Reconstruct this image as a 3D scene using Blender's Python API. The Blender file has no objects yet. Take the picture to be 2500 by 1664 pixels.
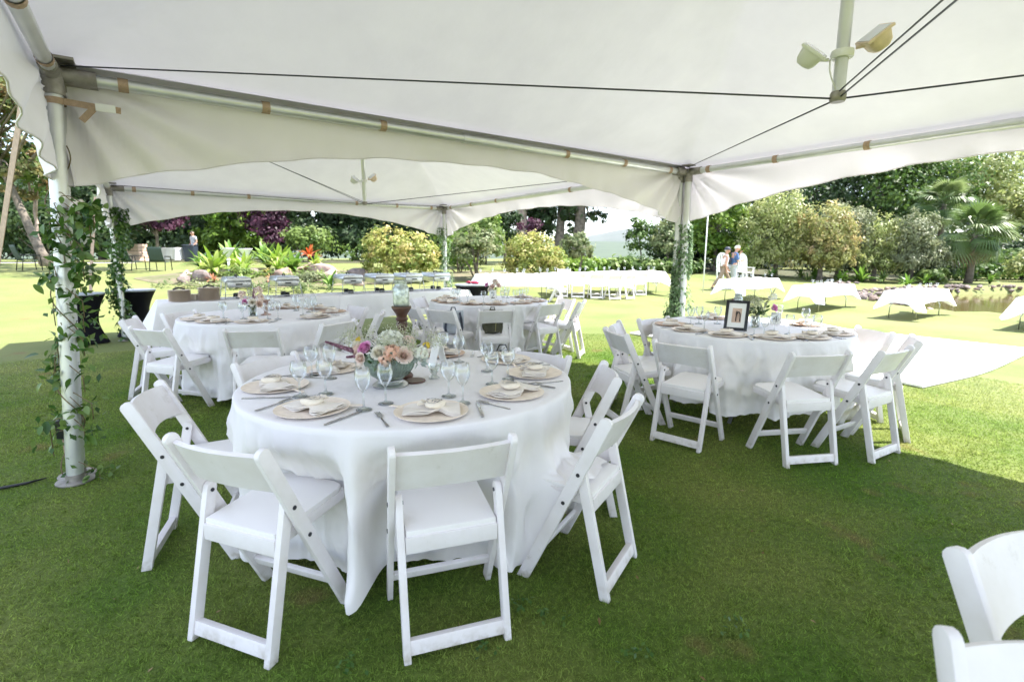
import bpy, bmesh, math, random
import numpy as np
from mathutils import Vector, Matrix, noise as mnoise

scene = bpy.context.scene
COL = scene.collection
R = math.radians
PI = math.pi

# ------------------------------------------------------------------ camera
cam_data = bpy.data.cameras.new('camera')
cam = bpy.data.objects.new('camera', cam_data)
COL.objects.link(cam)
_p, _r = R(9.584), R(0.157)
_fw = Vector((0, math.cos(_p), -math.sin(_p)))
_up = Vector((0, math.sin(_p), math.cos(_p)))
_rt = Vector((1, 0, 0))
_rt2 = _rt * math.cos(_r) + _up * math.sin(_r)
_up2 = -_rt * math.sin(_r) + _up * math.cos(_r)
_m = Matrix((_rt2, _up2, -_fw)).transposed().to_4x4()
_m.translation = (0, 0, 1.4056)
cam.matrix_world = _m
cam_data.sensor_width = 36
cam_data.lens = 17.92
cam_data.clip_start = 0.05
cam_data.clip_end = 6000
cam_data.dof.use_dof = True
cam_data.dof.focus_distance = 2.9
cam_data.dof.aperture_fstop = 3.2
scene.camera = cam

# ------------------------------------------------------------------ sky and sun
SUN_EL = R(57.5)
SUN_DIR = Vector((1.5, 0.35, 0)).normalized() * math.cos(SUN_EL) + Vector((0, 0, math.sin(SUN_EL)))
world = bpy.data.worlds.new('World')
scene.world = world
world.use_nodes = True
wn = world.node_tree
sky = wn.nodes.new('ShaderNodeTexSky')
sky.sky_type = 'NISHITA'
sky.sun_disc = False
sky.sun_elevation = SUN_EL
sky.sun_rotation = math.atan2(SUN_DIR.x, SUN_DIR.y)
sky.altitude = 300
sky.air_density = 1.0
sky.dust_density = 0.6
sky.ozone_density = 1.0
# thin bright cloud veils most of the sky: the clear blue is mixed towards its own grey
vm = wn.nodes.new('ShaderNodeMix'); vm.data_type = 'RGBA'; vm.inputs[0].default_value = 0.55
vm.inputs[7].default_value = (2.75, 2.78, 2.95, 1)
wn.links.new(sky.outputs[0], vm.inputs[6])
wn.links.new(vm.outputs[2], wn.nodes['Background'].inputs[0])
wn.nodes['Background'].inputs[1].default_value = 0.135
sun_data = bpy.data.lights.new('sun', 'SUN')
sun_data.energy = 3.05
sun_data.angle = R(0.53)
sun_data.color = (1.0, 0.955, 0.89)
sun = bpy.data.objects.new('sun', sun_data)
COL.objects.link(sun)
sun.rotation_euler = SUN_DIR.to_track_quat('Z', 'Y').to_euler()

scene.view_settings.view_transform = 'Standard'
scene.view_settings.look = 'None'
scene.view_settings.exposure = 2.45
scene.view_settings.gamma = 1.0
scene.view_settings.use_curve_mapping = False
scene.render.engine = 'CYCLES'
scene.cycles.use_denoising = True
scene.cycles.max_bounces = 8
scene.cycles.diffuse_bounces = 4
scene.cycles.glossy_bounces = 3
scene.cycles.transmission_bounces = 6
scene.cycles.transparent_max_bounces = 12
scene.cycles.caustics_reflective = False
scene.cycles.caustics_refractive = False
scene.cycles.sample_clamp_indirect = 6.0

# ------------------------------------------------------------------ helpers
def link(o, parent=None):
    COL.objects.link(o)
    if parent is not None:
        o.parent = parent
    return o

def empty(name, loc=(0, 0, 0), rz=0.0, parent=None):
    o = bpy.data.objects.new(name, None)
    o.empty_display_size = 0.1
    o.location = loc
    o.rotation_euler = (0, 0, rz)
    return link(o, parent)

def tag(o, label=None, cat=None, group=None, kind=None):
    if label: o['label'] = label
    if cat: o['category'] = cat
    if group: o['group'] = group
    if kind: o['kind'] = kind
    return o

def thing(name, label, cat, loc=(0, 0, 0), rz=0.0, group=None):
    return tag(empty(name, loc, rz), label, cat, group)

def put(name, data, parent=None, loc=None, rot=None, scale=None):
    o = bpy.data.objects.new(name, data)
    if loc is not None: o.location = loc
    if rot is not None: o.rotation_euler = rot
    if scale is not None: o.scale = (scale,) * 3 if isinstance(scale, (int, float)) else scale
    return link(o, parent)

def children_of(o):
    return [c for c in ALL if c.parent is o]

def copy_tree(o, loc=None, rz=None, label=None, parent=None):
    c = o.copy()
    COL.objects.link(c)
    c.parent = parent
    if loc is not None: c.location = loc
    if rz is not None: c.rotation_euler = (0, 0, rz)
    if label: c['label'] = label
    for ch in o.children:
        copy_tree(ch, parent=c)
    return c

class MB:
    """collects polygons for one mesh"""
    def __init__(self):
        self.v, self.f, self.mi = [], [], []
    def add(self, vs, fs, m=0):
        b = len(self.v)
        self.v += [tuple(p) for p in vs]
        self.f += [tuple(i + b for i in f) for f in fs]
        self.mi += [m] * len(fs)
        return self
    def box(self, c, s, rot=None, m=0):
        hx, hy, hz = s[0] / 2, s[1] / 2, s[2] / 2
        vs = [Vector((x, y, z)) for x in (-hx, hx) for y in (-hy, hy) for z in (-hz, hz)]
        if rot is not None: vs = [rot @ p for p in vs]
        c = Vector(c)
        return self.add([c + p for p in vs], [(0, 1, 3, 2), (4, 6, 7, 5), (0, 4, 5, 1), (2, 3, 7, 6), (0, 2, 6, 4), (1, 5, 7, 3)], m)
    def bar(self, a, b, w, h, up=(0, 0, 1), m=0):
        a, b = Vector(a), Vector(b)
        d = (b - a).normalized(); u = Vector(up)
        s = d.cross(u)
        if s.length < 1e-5: s = d.cross(Vector((1, 0, 0)))
        s.normalize(); u = s.cross(d)
        vs = [p + s * (i * w / 2) + u * (j * h / 2) for p in (a, b) for i, j in ((-1, -1), (1, -1), (1, 1), (-1, 1))]
        return self.add(vs, [(3, 2, 1, 0), (4, 5, 6, 7), (0, 1, 5, 4), (1, 2, 6, 5), (2, 3, 7, 6), (3, 0, 4, 7)], m)
    def tube(self, path, r, n=8, m=0, caps=True):
        path = [Vector(p) for p in path]
        k = len(path)
        rs = r if isinstance(r, (list, tuple)) else [r] * k
        vs = []; ref = None
        for i, p in enumerate(path):
            d = (path[min(i + 1, k - 1)] - path[max(i - 1, 0)])
            d = d.normalized() if d.length > 1e-9 else Vector((0, 0, 1))
            if ref is None:
                ref = d.orthogonal().normalized()
            ref = (ref - d * ref.dot(d))
            ref = ref.normalized() if ref.length > 1e-6 else d.orthogonal().normalized()
            bi = d.cross(ref)
            for j in range(n):
                a = 2 * PI * j / n
                vs.append(p + (ref * math.cos(a) + bi * math.sin(a)) * rs[i])
        fs = [(i * n + j, i * n + (j + 1) % n, (i + 1) * n + (j + 1) % n, (i + 1) * n + j) for i in range(k - 1) for j in range(n)]
        if caps:
            fs += [tuple(range(n - 1, -1, -1)), tuple((k - 1) * n + j for j in range(n))]
        return self.add(vs, fs, m)
    def lathe(self, prof, n=24, c=(0, 0, 0), m=0, mod=None):
        vs = []
        for r, z in prof:
            for j in range(n):
                a = 2 * PI * j / n
                rr = r if mod is None else r * mod(a, z)
                vs.append((c[0] + rr * math.cos(a), c[1] + rr * math.sin(a), c[2] + z))
        fs = [(i * n + j, i * n + (j + 1) % n, (i + 1) * n + (j + 1) % n, (i + 1) * n + j) for i in range(len(prof) - 1) for j in range(n)]
        if prof[0][0] > 1e-6: fs.append(tuple(range(n - 1, -1, -1)))
        if prof[-1][0] > 1e-6: fs.append(tuple((len(prof) - 1) * n + j for j in range(n)))
        return self.add(vs, fs, m)
    def shell(self, prof, n=24, c=(0, 0, 0), m=0, mod=None):
        b = len(self.f)
        self.lathe(prof, n, c, m, mod)
        nf = len(prof[:-1]) * n
        self.f = self.f[:b + nf]; self.mi = self.mi[:b + nf]
        return self
    def prism(self, pts, fn, t0, t1, m=0):
        k = len(pts)
        vs = [fn(p[0], p[1], t0) for p in pts] + [fn(p[0], p[1], t1) for p in pts]
        fs = [tuple(range(k - 1, -1, -1)), tuple(range(k, 2 * k))]
        fs += [(i, (i + 1) % k, k + (i + 1) % k, k + i) for i in range(k)]
        return self.add(vs, fs, m)
    def grid(self, fn, nu, nv, m=0, flip=False):
        vs = [fn(i / nu, j / nv) for i in range(nu + 1) for j in range(nv + 1)]
        fs = []
        for i in range(nu):
            for j in range(nv):
                q = (i * (nv + 1) + j, (i + 1) * (nv + 1) + j, (i + 1) * (nv + 1) + j + 1, i * (nv + 1) + j + 1)
                fs.append(q[::-1] if flip else q)
        return self.add(vs, fs, m)
    def slab(self, fn, nrm, t, nu, nv, m=0):
        """closed slab of thickness t around the sheet fn(u,v)"""
        A = [[Vector(fn(i / nu, j / nv)) for j in range(nv + 1)] for i in range(nu + 1)]
        N = Vector(nrm).normalized() * (t / 2)
        W = nv + 1
        vs = [p + N for r in A for p in r] + [p - N for r in A for p in r]
        o = (nu + 1) * W
        fs = []
        for i in range(nu):
            for j in range(nv):
                q = (i * W + j, (i + 1) * W + j, (i + 1) * W + j + 1, i * W + j + 1)
                fs += [q, tuple(o + x for x in q[::-1])]
        for i in range(nu):
            for j in (0, nv):
                a, b = i * W + j, (i + 1) * W + j
                q = (a, b, o + b, o + a)
                fs.append(q[::-1] if j == 0 else q)
        for j in range(nv):
            for i in (0, nu):
                a, b = i * W + j, i * W + j + 1
                q = (a, b, o + b, o + a)
                fs.append(q if i == 0 else q[::-1])
        return self.add(vs, fs, m)
    def rock(self, c, s, seed, sub=2, rough=0.25, flat=0.0):
        rnd = random.Random(seed)
        bm = bmesh.new(); bmesh.ops.create_icosphere(bm, subdivisions=sub, radius=1)
        ds = [(Vector((rnd.gauss(0, 1), rnd.gauss(0, 1), rnd.gauss(0, 1))).normalized(), rnd.uniform(.35, .8)) for _ in range(9)]
        vs = []
        for v in bm.verts:
            p = v.co.copy()
            for d, k in ds:
                e = p.dot(d) - k
                if e > 0: p -= d * e * .8
            p *= 1 + rnd.uniform(-rough, rough) * .35
            if flat and p.z < -flat: p.z = -flat
            vs.append((c[0] + p.x * s[0], c[1] + p.y * s[1], c[2] + p.z * s[2]))
        fs = [tuple(v.index for v in f.verts) for f in bm.faces]
        bm.free()
        return self.add(vs, fs)
    def mesh(self, name, mats=None, smooth=False, bevel=0.0, auto=None):
        me = bpy.data.meshes.new(name)
        me.from_pydata(self.v, [], self.f)
        for mm in (mats if isinstance(mats, (list, tuple)) else [mats]):
            if mm is not None: me.materials.append(mm)
        if any(self.mi): me.polygons.foreach_set('material_index', self.mi)
        if bevel:
            bm = bmesh.new(); bm.from_mesh(me)
            es = [e for e in bm.edges if len(e.link_faces) == 2 and e.calc_face_angle(0) > 0.6]
            bmesh.ops.bevel(bm, geom=es, offset=bevel, segments=2, affect='EDGES', profile=0.6, clamp_overlap=True)
            bm.to_mesh(me); bm.free()
        if smooth or bevel:
            me.polygons.foreach_set('use_smooth', [True] * len(me.polygons))
            ang = auto if auto is not None else (0.7 if bevel or smooth == 'auto' else None)
            if ang:
                try: me.set_sharp_from_angle(angle=ang)
                except Exception: pass
        me.update()
        return me
    def build(self, name, mats, parent=None, smooth=False, bevel=0.0, loc=None, auto=None):
        return put(name, self.mesh(name, mats, smooth, bevel, auto), parent, loc)

def sm01(t):
    t = np.clip(t, 0, 1)
    return t * t * (3 - 2 * t)
def sm(a, b, x):
    t = min(1, max(0, (x - a) / (b - a)))
    return t * t * (3 - 2 * t)

# ------------------------------------------------------------------ materials
def mat(name, col, rough=0.5, metal=0.0, var=0.0, vscale=8.0, bump=0.0, bscale=40.0, spec=0.5, col2=None, coord='Object', detail=4.0, sheen=0.0, trans=0.0, bdist=0.01, facealpha=None):
    m = bpy.data.materials.new(name); m.use_nodes = True
    nt = m.node_tree; b = nt.nodes['Principled BSDF']
    b.inputs['Roughness'].default_value = rough
    b.inputs['Metallic'].default_value = metal
    b.inputs['Specular IOR Level'].default_value = spec
    if sheen: b.inputs['Sheen Weight'].default_value = sheen
    c = tuple(col) + (1,)
    b.inputs['Base Color'].default_value = c
    tc = nt.nodes.new('ShaderNodeTexCoord')
    if var or col2:
        n = nt.nodes.new('ShaderNodeTexNoise')
        n.inputs['Scale'].default_value = vscale; n.inputs['Detail'].default_value = detail
        nt.links.new(tc.outputs[coord], n.inputs['Vector'])
        rp = nt.nodes.new('ShaderNodeValToRGB')
        rp.color_ramp.elements[0].position = .32; rp.color_ramp.elements[1].position = .68
        if col2: lo, hi = tuple(col2) + (1,), c
        else:
            lo = tuple(x * (1 - var) for x in col) + (1,); hi = tuple(min(1, x * (1 + var)) for x in col) + (1,)
        rp.color_ramp.elements[0].color = lo; rp.color_ramp.elements[1].color = hi
        nt.links.new(n.outputs['Fac'], rp.inputs[0]); nt.links.new(rp.outputs[0], b.inputs['Base Color'])
    if bump:
        n2 = nt.nodes.new('ShaderNodeTexNoise'); n2.inputs['Scale'].default_value = bscale; n2.inputs['Detail'].default_value = 5
        nt.links.new(tc.outputs[coord], n2.inputs['Vector'])
        bp = nt.nodes.new('ShaderNodeBump'); bp.inputs['Strength'].default_value = bump; bp.inputs['Distance'].default_value = bdist
        nt.links.new(n2.outputs['Fac'], bp.inputs['Height']); nt.links.new(bp.outputs[0], b.inputs['Normal'])
    if trans:
        out = nt.nodes['Material Output']
        t = nt.nodes.new('ShaderNodeBsdfTranslucent'); t.inputs[0].default_value = c
        if var or col2: nt.links.new(rp.outputs[0], t.inputs[0])
        mx = nt.nodes.new('ShaderNodeMixShader'); mx.inputs[0].default_value = trans
        nt.links.new(b.outputs[0], mx.inputs[1]); nt.links.new(t.outputs[0], mx.inputs[2])
        nt.links.new(mx.outputs[0], out.inputs['Surface'])
    return m

def leaf_mat(name, cols, trans=0.35, rough=0.45, spec=0.4, attr=True):
    """foliage: colour picked by the leaf's own random tint attribute"""
    m = bpy.data.materials.new(name); m.use_nodes = True
    nt = m.node_tree; b = nt.nodes['Principled BSDF']; out = nt.nodes['Material Output']
    b.inputs['Roughness'].default_value = rough
    b.inputs['Specular IOR Level'].default_value = spec
    if attr:
        a = nt.nodes.new('ShaderNodeAttribute'); a.attribute_name = 'tint'; src = a.outputs['Fac']
    else:
        a = nt.nodes.new('ShaderNodeObjectInfo'); src = a.outputs['Random']
    rp = nt.nodes.new('ShaderNodeValToRGB')
    el = rp.color_ramp.elements
    while len(el) < len(cols): el.new(0.5)
    for i, c in enumerate(cols):
        el[i].position = i / max(1, len(cols) - 1); el[i].color = tuple(c) + (1,)
    nt.links.new(src, rp.inputs[0]); nt.links.new(rp.outputs[0], b.inputs['Base Color'])
    t = nt.nodes.new('ShaderNodeBsdfTranslucent')
    nt.links.new(rp.outputs[0], t.inputs[0])
    mx = nt.nodes.new('ShaderNodeMixShader'); mx.inputs[0].default_value = trans
    nt.links.new(b.outputs[0], mx.inputs[1]); nt.links.new(t.outputs[0], mx.inputs[2])
    nt.links.new(mx.outputs[0], out.inputs['Surface'])
    return m

def glass_mat(name, tint=(1, 1, 1), refl=0.9, rough=0.0, body=0.0, bodycol=(.8, .9, .85)):
    """thin-walled glass: clear through the wall, mirror by Fresnel"""
    m = bpy.data.materials.new(name); m.use_nodes = True
    nt = m.node_tree; out = nt.nodes['Material Output']
    nt.nodes.remove(nt.nodes['Principled BSDF'])
    tr = nt.nodes.new('ShaderNodeBsdfTransparent'); tr.inputs[0].default_value = tuple(tint) + (1,)
    gl = nt.nodes.new('ShaderNodeBsdfGlossy'); gl.inputs['Roughness'].default_value = rough
    gl.inputs[0].default_value = (refl, refl, refl, 1)
    lw = nt.nodes.new('ShaderNodeLayerWeight'); lw.inputs['Blend'].default_value = 0.34
    mr = nt.nodes.new('ShaderNodeMapRange'); mr.inputs['To Min'].default_value = 0.07; mr.inputs['To Max'].default_value = 0.75
    nt.links.new(lw.outputs['Fresnel'], mr.inputs['Value'])
    mx = nt.nodes.new('ShaderNodeMixShader')
    nt.links.new(mr.outputs[0], mx.inputs[0]); nt.links.new(tr.outputs[0], mx.inputs[1]); nt.links.new(gl.outputs[0], mx.inputs[2])
    last = mx
    if body:
        df = nt.nodes.new('ShaderNodeBsdfDiffuse'); df.inputs[0].default_value = tuple(bodycol) + (1,)
        m2 = nt.nodes.new('ShaderNodeMixShader'); m2.inputs[0].default_value = body
        nt.links.new(mx.outputs[0], m2.inputs[1]); nt.links.new(df.outputs[0], m2.inputs[2]); last = m2
    nt.links.new(last.outputs[0], out.inputs['Surface'])
    return m

M = {}
M['resin'] = mat('white_resin', (.82, .785, .805), .42, col2=(.76, .72, .72), vscale=11, detail=9, bump=.06, bscale=50, spec=.4)
def scuff(m):
    """earth and grass smears on the feet, faint rub marks elsewhere, a slightly different white per piece"""
    nt = m.node_tree; b = nt.nodes['Principled BSDF']; src = b.inputs['Base Color'].links[0].from_socket
    tc = nt.nodes.new('ShaderNodeTexCoord'); sp = nt.nodes.new('ShaderNodeSeparateXYZ'); nt.links.new(tc.outputs['Object'], sp.inputs[0])
    mr = nt.nodes.new('ShaderNodeMapRange'); mr.inputs['From Min'].default_value = .075; mr.inputs['From Max'].default_value = .0; mr.inputs['To Max'].default_value = .95
    nt.links.new(sp.outputs['Z'], mr.inputs['Value'])
    oi = nt.nodes.new('ShaderNodeObjectInfo'); va = nt.nodes.new('ShaderNodeVectorMath'); va.operation = 'ADD'
    nt.links.new(tc.outputs['Object'], va.inputs[0]); nt.links.new(oi.outputs['Location'], va.inputs[1])
    n = nt.nodes.new('ShaderNodeTexNoise'); n.inputs['Scale'].default_value = 26; n.inputs['Detail'].default_value = 6; nt.links.new(va.outputs[0], n.inputs['Vector'])
    th = nt.nodes.new('ShaderNodeMapRange'); th.inputs['From Min'].default_value = .44; th.inputs['From Max'].default_value = .66; nt.links.new(n.outputs['Fac'], th.inputs['Value'])
    mu = nt.nodes.new('ShaderNodeMath'); mu.operation = 'MULTIPLY'; nt.links.new(mr.outputs[0], mu.inputs[0]); nt.links.new(th.outputs[0], mu.inputs[1])
    n2 = nt.nodes.new('ShaderNodeTexNoise'); n2.inputs['Scale'].default_value = 9; n2.inputs['Detail'].default_value = 9; n2.inputs['Roughness'].default_value = .75; nt.links.new(va.outputs[0], n2.inputs['Vector'])
    t2 = nt.nodes.new('ShaderNodeMapRange'); t2.inputs['From Min'].default_value = .60; t2.inputs['From Max'].default_value = .72; t2.inputs['To Max'].default_value = .38; nt.links.new(n2.outputs['Fac'], t2.inputs['Value'])
    mx = nt.nodes.new('ShaderNodeMath'); mx.operation = 'MAXIMUM'; nt.links.new(mu.outputs[0], mx.inputs[0]); nt.links.new(t2.outputs[0], mx.inputs[1])
    c = nt.nodes.new('ShaderNodeMix'); c.data_type = 'RGBA'; nt.links.new(mx.outputs[0], c.inputs[0]); nt.links.new(src, c.inputs[6]); c.inputs[7].default_value = (.40, .35, .27, 1)
    nt.links.new(c.outputs[2], b.inputs['Base Color'])
scuff(M['resin'])
M['pad'] = mat('white_vinyl_pad', (.84, .815, .81), .45, bump=.08, bscale=25)
M['bolt'] = mat('dark_bolt', (.06, .06, .07), .4, .8)
M['steel'] = mat('brushed_steel', (.55, .56, .57), .32, 1.0, var=.1, vscale=20)
M['alu'] = mat('aluminium_tube', (.66, .67, .67), .40, .7, var=.05, vscale=9, bump=.04, bscale=90)
M['fitting'] = mat('dull_fitting', (.30, .28, .25), .55, .5, var=.25, vscale=18)
M['grey_leg'] = mat('grey_table_leg', (.25, .26, .28), .5, .4)
M['strap'] = mat('tan_strap', (.42, .30, .21), .85, var=.15, vscale=60, bump=.3, bscale=300)
M['web'] = mat('ratchet_webbing', (.52, .38, .30), .8, var=.12, vscale=40, bump=.3, bscale=200)
M['cable'] = mat('steel_cable', (.07, .075, .085), .5, .5)
M['wood_brown'] = mat('turned_wood', (.075, .032, .022), .4, var=.35, vscale=25, bump=.1, bscale=60)
M['wood_pink'] = mat('washed_wood', (.42, .28, .23), .5, var=.25, vscale=25)
M['plywood'] = mat('pale_wood', (.88, .77, .66), .55, var=.08, vscale=30, bump=.06, bscale=120)
M['plywood2'] = mat('tan_wood', (.66, .48, .36), .55, var=.12, vscale=30, bump=.06, bscale=120)
M['linen'] = mat('ivory_linen', (.82, .76, .70), .85, var=.03, vscale=30, bump=.25, bscale=160, bdist=.003)
M['pouch'] = mat('cream_muslin', (.80, .72, .62), .9, var=.05, vscale=40, bump=.3, bscale=200, bdist=.003)
M['ink'] = mat('dark_ink', (.04, .045, .05), .7)
M['cutlery'] = mat('cutlery_steel', (.42, .42, .43), .22, 1.0)
M['glass'] = glass_mat('clear_glass', (.925, .945, .945), .95)
M['greenglass'] = glass_mat('green_ribbed_glass', (.66, .77, .70), .95, .04, body=.10, bodycol=(.42, .52, .45))
M['jarglass'] = glass_mat('jar_glass', (.9, .94, .92), .95)
M['mercury'] = mat('mercury_glass', (.60, .65, .63), .25, .5, col2=(.26, .30, .29), vscale=55, bump=.25, bscale=70)
M['black'] = mat('black_frame', (.012, .013, .016), .35)
M['spandex'] = mat('black_spandex', (.006, .006, .009), .75, var=.2, vscale=4, spec=.15)
M['white'] = mat('white_plain', (.82, .82, .80), .5)
M['paper'] = mat('white_card', (.82, .82, .80), .7)
M['bark'] = mat('bark', (.15, .125, .10), .9, var=.45, vscale=6, bump=.7, bscale=14, bdist=.05)
M['bark_pale'] = mat('pale_bark', (.34, .26, .22), .85, var=.35, vscale=5, bump=.6, bscale=10, bdist=.05)
M['stem'] = mat('green_stem', (.07, .10, .035), .6)
M['vine_stem'] = mat('vine_stem', (.16, .12, .06), .7)
# ------------------------------------------------------------------ terrain
def pond_e(x, y):
    """<1 inside the pond"""
    dx, dy = x - 20.4, y - 19.3
    c, s = math.cos(R(16)), math.sin(R(16))
    u, v = dx * c + dy * s, -dx * s + dy * c
    return np.sqrt((u / 7.4) ** 2 + (v / 3.5) ** 2)
def tz(x, y):
    x = np.asarray(x, float); y = np.asarray(y, float)
    s = np.maximum(0, -.55 * x + .83 * y - 11)
    z = .062 * np.where(s < 12, s, 12 + 4 * (1 - np.exp(-np.maximum(s - 12, 0) / 4)))
    z = z - .27 * sm01((x - 3.2) / 4.3) * (1 - sm01((y - 15) / 5))
    z = z - .75 * (1 - sm01((pond_e(x, y) - .86) / .22))
    d = np.hypot(x, y)
    z = z - 14 * sm01((d - 55) / 120)
    return z
def Z(x, y): return float(tz(x, y))

def lawn_nodes(m, bump=True, trans=0.0, gain=1.0):
    nt = m.node_tree; b = nt.nodes['Principled BSDF']
    b.inputs['Roughness'].default_value = .8; b.inputs['Specular IOR Level'].default_value = .12
    g = nt.nodes.new('ShaderNodeNewGeometry')
    def noise(sc, det=3):
        n = nt.nodes.new('ShaderNodeTexNoise'); n.inputs['Scale'].default_value = sc; n.inputs['Detail'].default_value = det
        nt.links.new(g.outputs['Position'], n.inputs['Vector']); return n.outputs['Fac']
    def ramp(src, a, bb, c0, c1):
        r = nt.nodes.new('ShaderNodeValToRGB'); r.color_ramp.elements[0].position = a; r.color_ramp.elements[1].position = bb
        r.color_ramp.elements[0].color = tuple(c0) + (1,); r.color_ramp.elements[1].color = tuple(c1) + (1,)
        nt.links.new(src, r.inputs[0]); return r.outputs[0]
    def mix(f, a, c):
        x = nt.nodes.new('ShaderNodeMix'); x.data_type = 'RGBA'
        nt.links.new(f, x.inputs[0])
        for s, i in ((a, 6), (c, 7)):
            if isinstance(s, tuple): x.inputs[i].default_value = s + (1,)
            else: nt.links.new(s, x.inputs[i])
        return x.outputs[2]
    base = ramp(noise(1.1, 5), .34, .64, (.058, .104, .016), (.112, .136, .034))
    fine = ramp(noise(38, 3), .3, .7, (.72, .74, .72), (1.25, 1.22, 1.25))
    mul = nt.nodes.new('ShaderNodeMix'); mul.data_type = 'RGBA'; mul.blend_type = 'MULTIPLY'; mul.inputs[0].default_value = 1
    nt.links.new(base, mul.inputs[6]); nt.links.new(fine, mul.inputs[7])
    # the turf mixes patchily towards tan with distance from the tables
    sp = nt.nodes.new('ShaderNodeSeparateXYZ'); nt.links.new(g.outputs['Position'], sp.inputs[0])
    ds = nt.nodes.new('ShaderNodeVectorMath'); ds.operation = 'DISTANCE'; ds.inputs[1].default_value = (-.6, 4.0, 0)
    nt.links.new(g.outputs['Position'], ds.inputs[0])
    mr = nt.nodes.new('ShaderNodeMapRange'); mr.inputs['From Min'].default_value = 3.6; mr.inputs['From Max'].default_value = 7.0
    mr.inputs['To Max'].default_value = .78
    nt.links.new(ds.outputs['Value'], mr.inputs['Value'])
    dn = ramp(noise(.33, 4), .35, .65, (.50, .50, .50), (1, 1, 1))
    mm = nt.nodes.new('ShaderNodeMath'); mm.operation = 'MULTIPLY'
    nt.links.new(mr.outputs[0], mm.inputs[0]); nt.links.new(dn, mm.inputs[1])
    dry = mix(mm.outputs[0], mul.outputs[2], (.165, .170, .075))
    # worn brown patches
    wn_ = ramp(noise(1.9, 5), .625, .74, (0, 0, 0), (.7, .7, .7))
    fin = mix(wn_, dry, (.150, .095, .050))
    gm = nt.nodes.new('ShaderNodeMix'); gm.data_type = 'RGBA'; gm.blend_type = 'MULTIPLY'; gm.inputs[0].default_value = 1
    nt.links.new(fin, gm.inputs[6]); gm.inputs[7].default_value = (gain, gain, gain, 1); fin = gm.outputs[2]
    nt.links.new(fin, b.inputs['Base Color'])
    if bump:
        bp = nt.nodes.new('ShaderNodeBump'); bp.inputs['Strength'].default_value = .7; bp.inputs['Distance'].default_value = .02
        nt.links.new(noise(90, 4), bp.inputs['Height']); nt.links.new(bp.outputs[0], b.inputs['Normal'])
    if trans:
        at = nt.nodes.new('ShaderNodeAttribute'); at.attribute_name = 'tint'
        tm = nt.nodes.new('ShaderNodeMix'); tm.data_type = 'RGBA'; tm.blend_type = 'MULTIPLY'; tm.inputs[0].default_value = 1
        nt.links.new(fin, tm.inputs[6]); nt.links.new(at.outputs['Fac'], tm.inputs[7]); fin = tm.outputs[2]; nt.links.new(fin, b.inputs['Base Color'])
        t = nt.nodes.new('ShaderNodeBsdfTranslucent'); nt.links.new(fin, t.inputs[0])
        mx = nt.nodes.new('ShaderNodeMixShader'); mx.inputs[0].default_value = trans
        nt.links.new(b.outputs[0], mx.inputs[1]); nt.links.new(t.outputs[0], mx.inputs[2])
        nt.links.new(mx.outputs[0], nt.nodes['Material Output'].inputs['Surface'])
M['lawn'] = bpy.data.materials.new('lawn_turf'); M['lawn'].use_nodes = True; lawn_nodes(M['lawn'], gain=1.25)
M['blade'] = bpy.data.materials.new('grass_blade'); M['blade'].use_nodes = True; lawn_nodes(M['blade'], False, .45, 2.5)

def axis(core, step, far):
    a = list(np.arange(core[0], core[1] + 1e-6, step))
    st = step; x = a[-1]
    while x < far: st *= 1.35; x += st; a.append(x)
    st = step; x = a[0]; lo = []
    while x > -far: st *= 1.35; x -= st; lo.append(x)
    return np.array(lo[::-1] + a)
def np_mesh(name, V, F, mats, smooth=True, tint=None, cols=None):
    """mesh from numpy arrays of same-sized faces"""
    me = bpy.data.meshes.new(name)
    k = F.shape[1]
    me.vertices.add(len(V)); me.vertices.foreach_set('co', V.astype(np.float32).ravel())
    me.loops.add(F.size); me.loops.foreach_set('vertex_index', F.astype(np.int32).ravel())
    me.polygons.add(len(F)); me.polygons.foreach_set('loop_start', np.arange(0, F.size, k, dtype=np.int32))
    me.polygons.foreach_set('loop_total', np.full(len(F), k, dtype=np.int32))
    if smooth: me.polygons.foreach_set('use_smooth', np.ones(len(F), dtype=bool))
    if tint is not None:
        at = me.attributes.new('tint', 'FLOAT', 'FACE'); at.data.foreach_set('value', tint.astype(np.float32))
    for mm in (mats if isinstance(mats, (list, tuple)) else [mats]): me.materials.append(mm)
    me.update(calc_edges=True); me.validate()
    return me

xs = axis((-42, 38), .5, 1900); ys = axis((-8, 62), .5, 1900)
X, Y = np.meshgrid(xs, ys, indexing='ij')
Vv = np.stack([X, Y, tz(X, Y)], -1).reshape(-1, 3)
nx, ny = len(xs), len(ys)
ii, jj = np.meshgrid(np.arange(nx - 1), np.arange(ny - 1), indexing='ij')
i0 = (ii * ny + jj).ravel()
Ff = np.stack([i0, i0 + ny, i0 + ny + 1, i0 + 1], 1)
tag(put('lawn', np_mesh('lawn', Vv, Ff, M['lawn'])), kind='structure')

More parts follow.
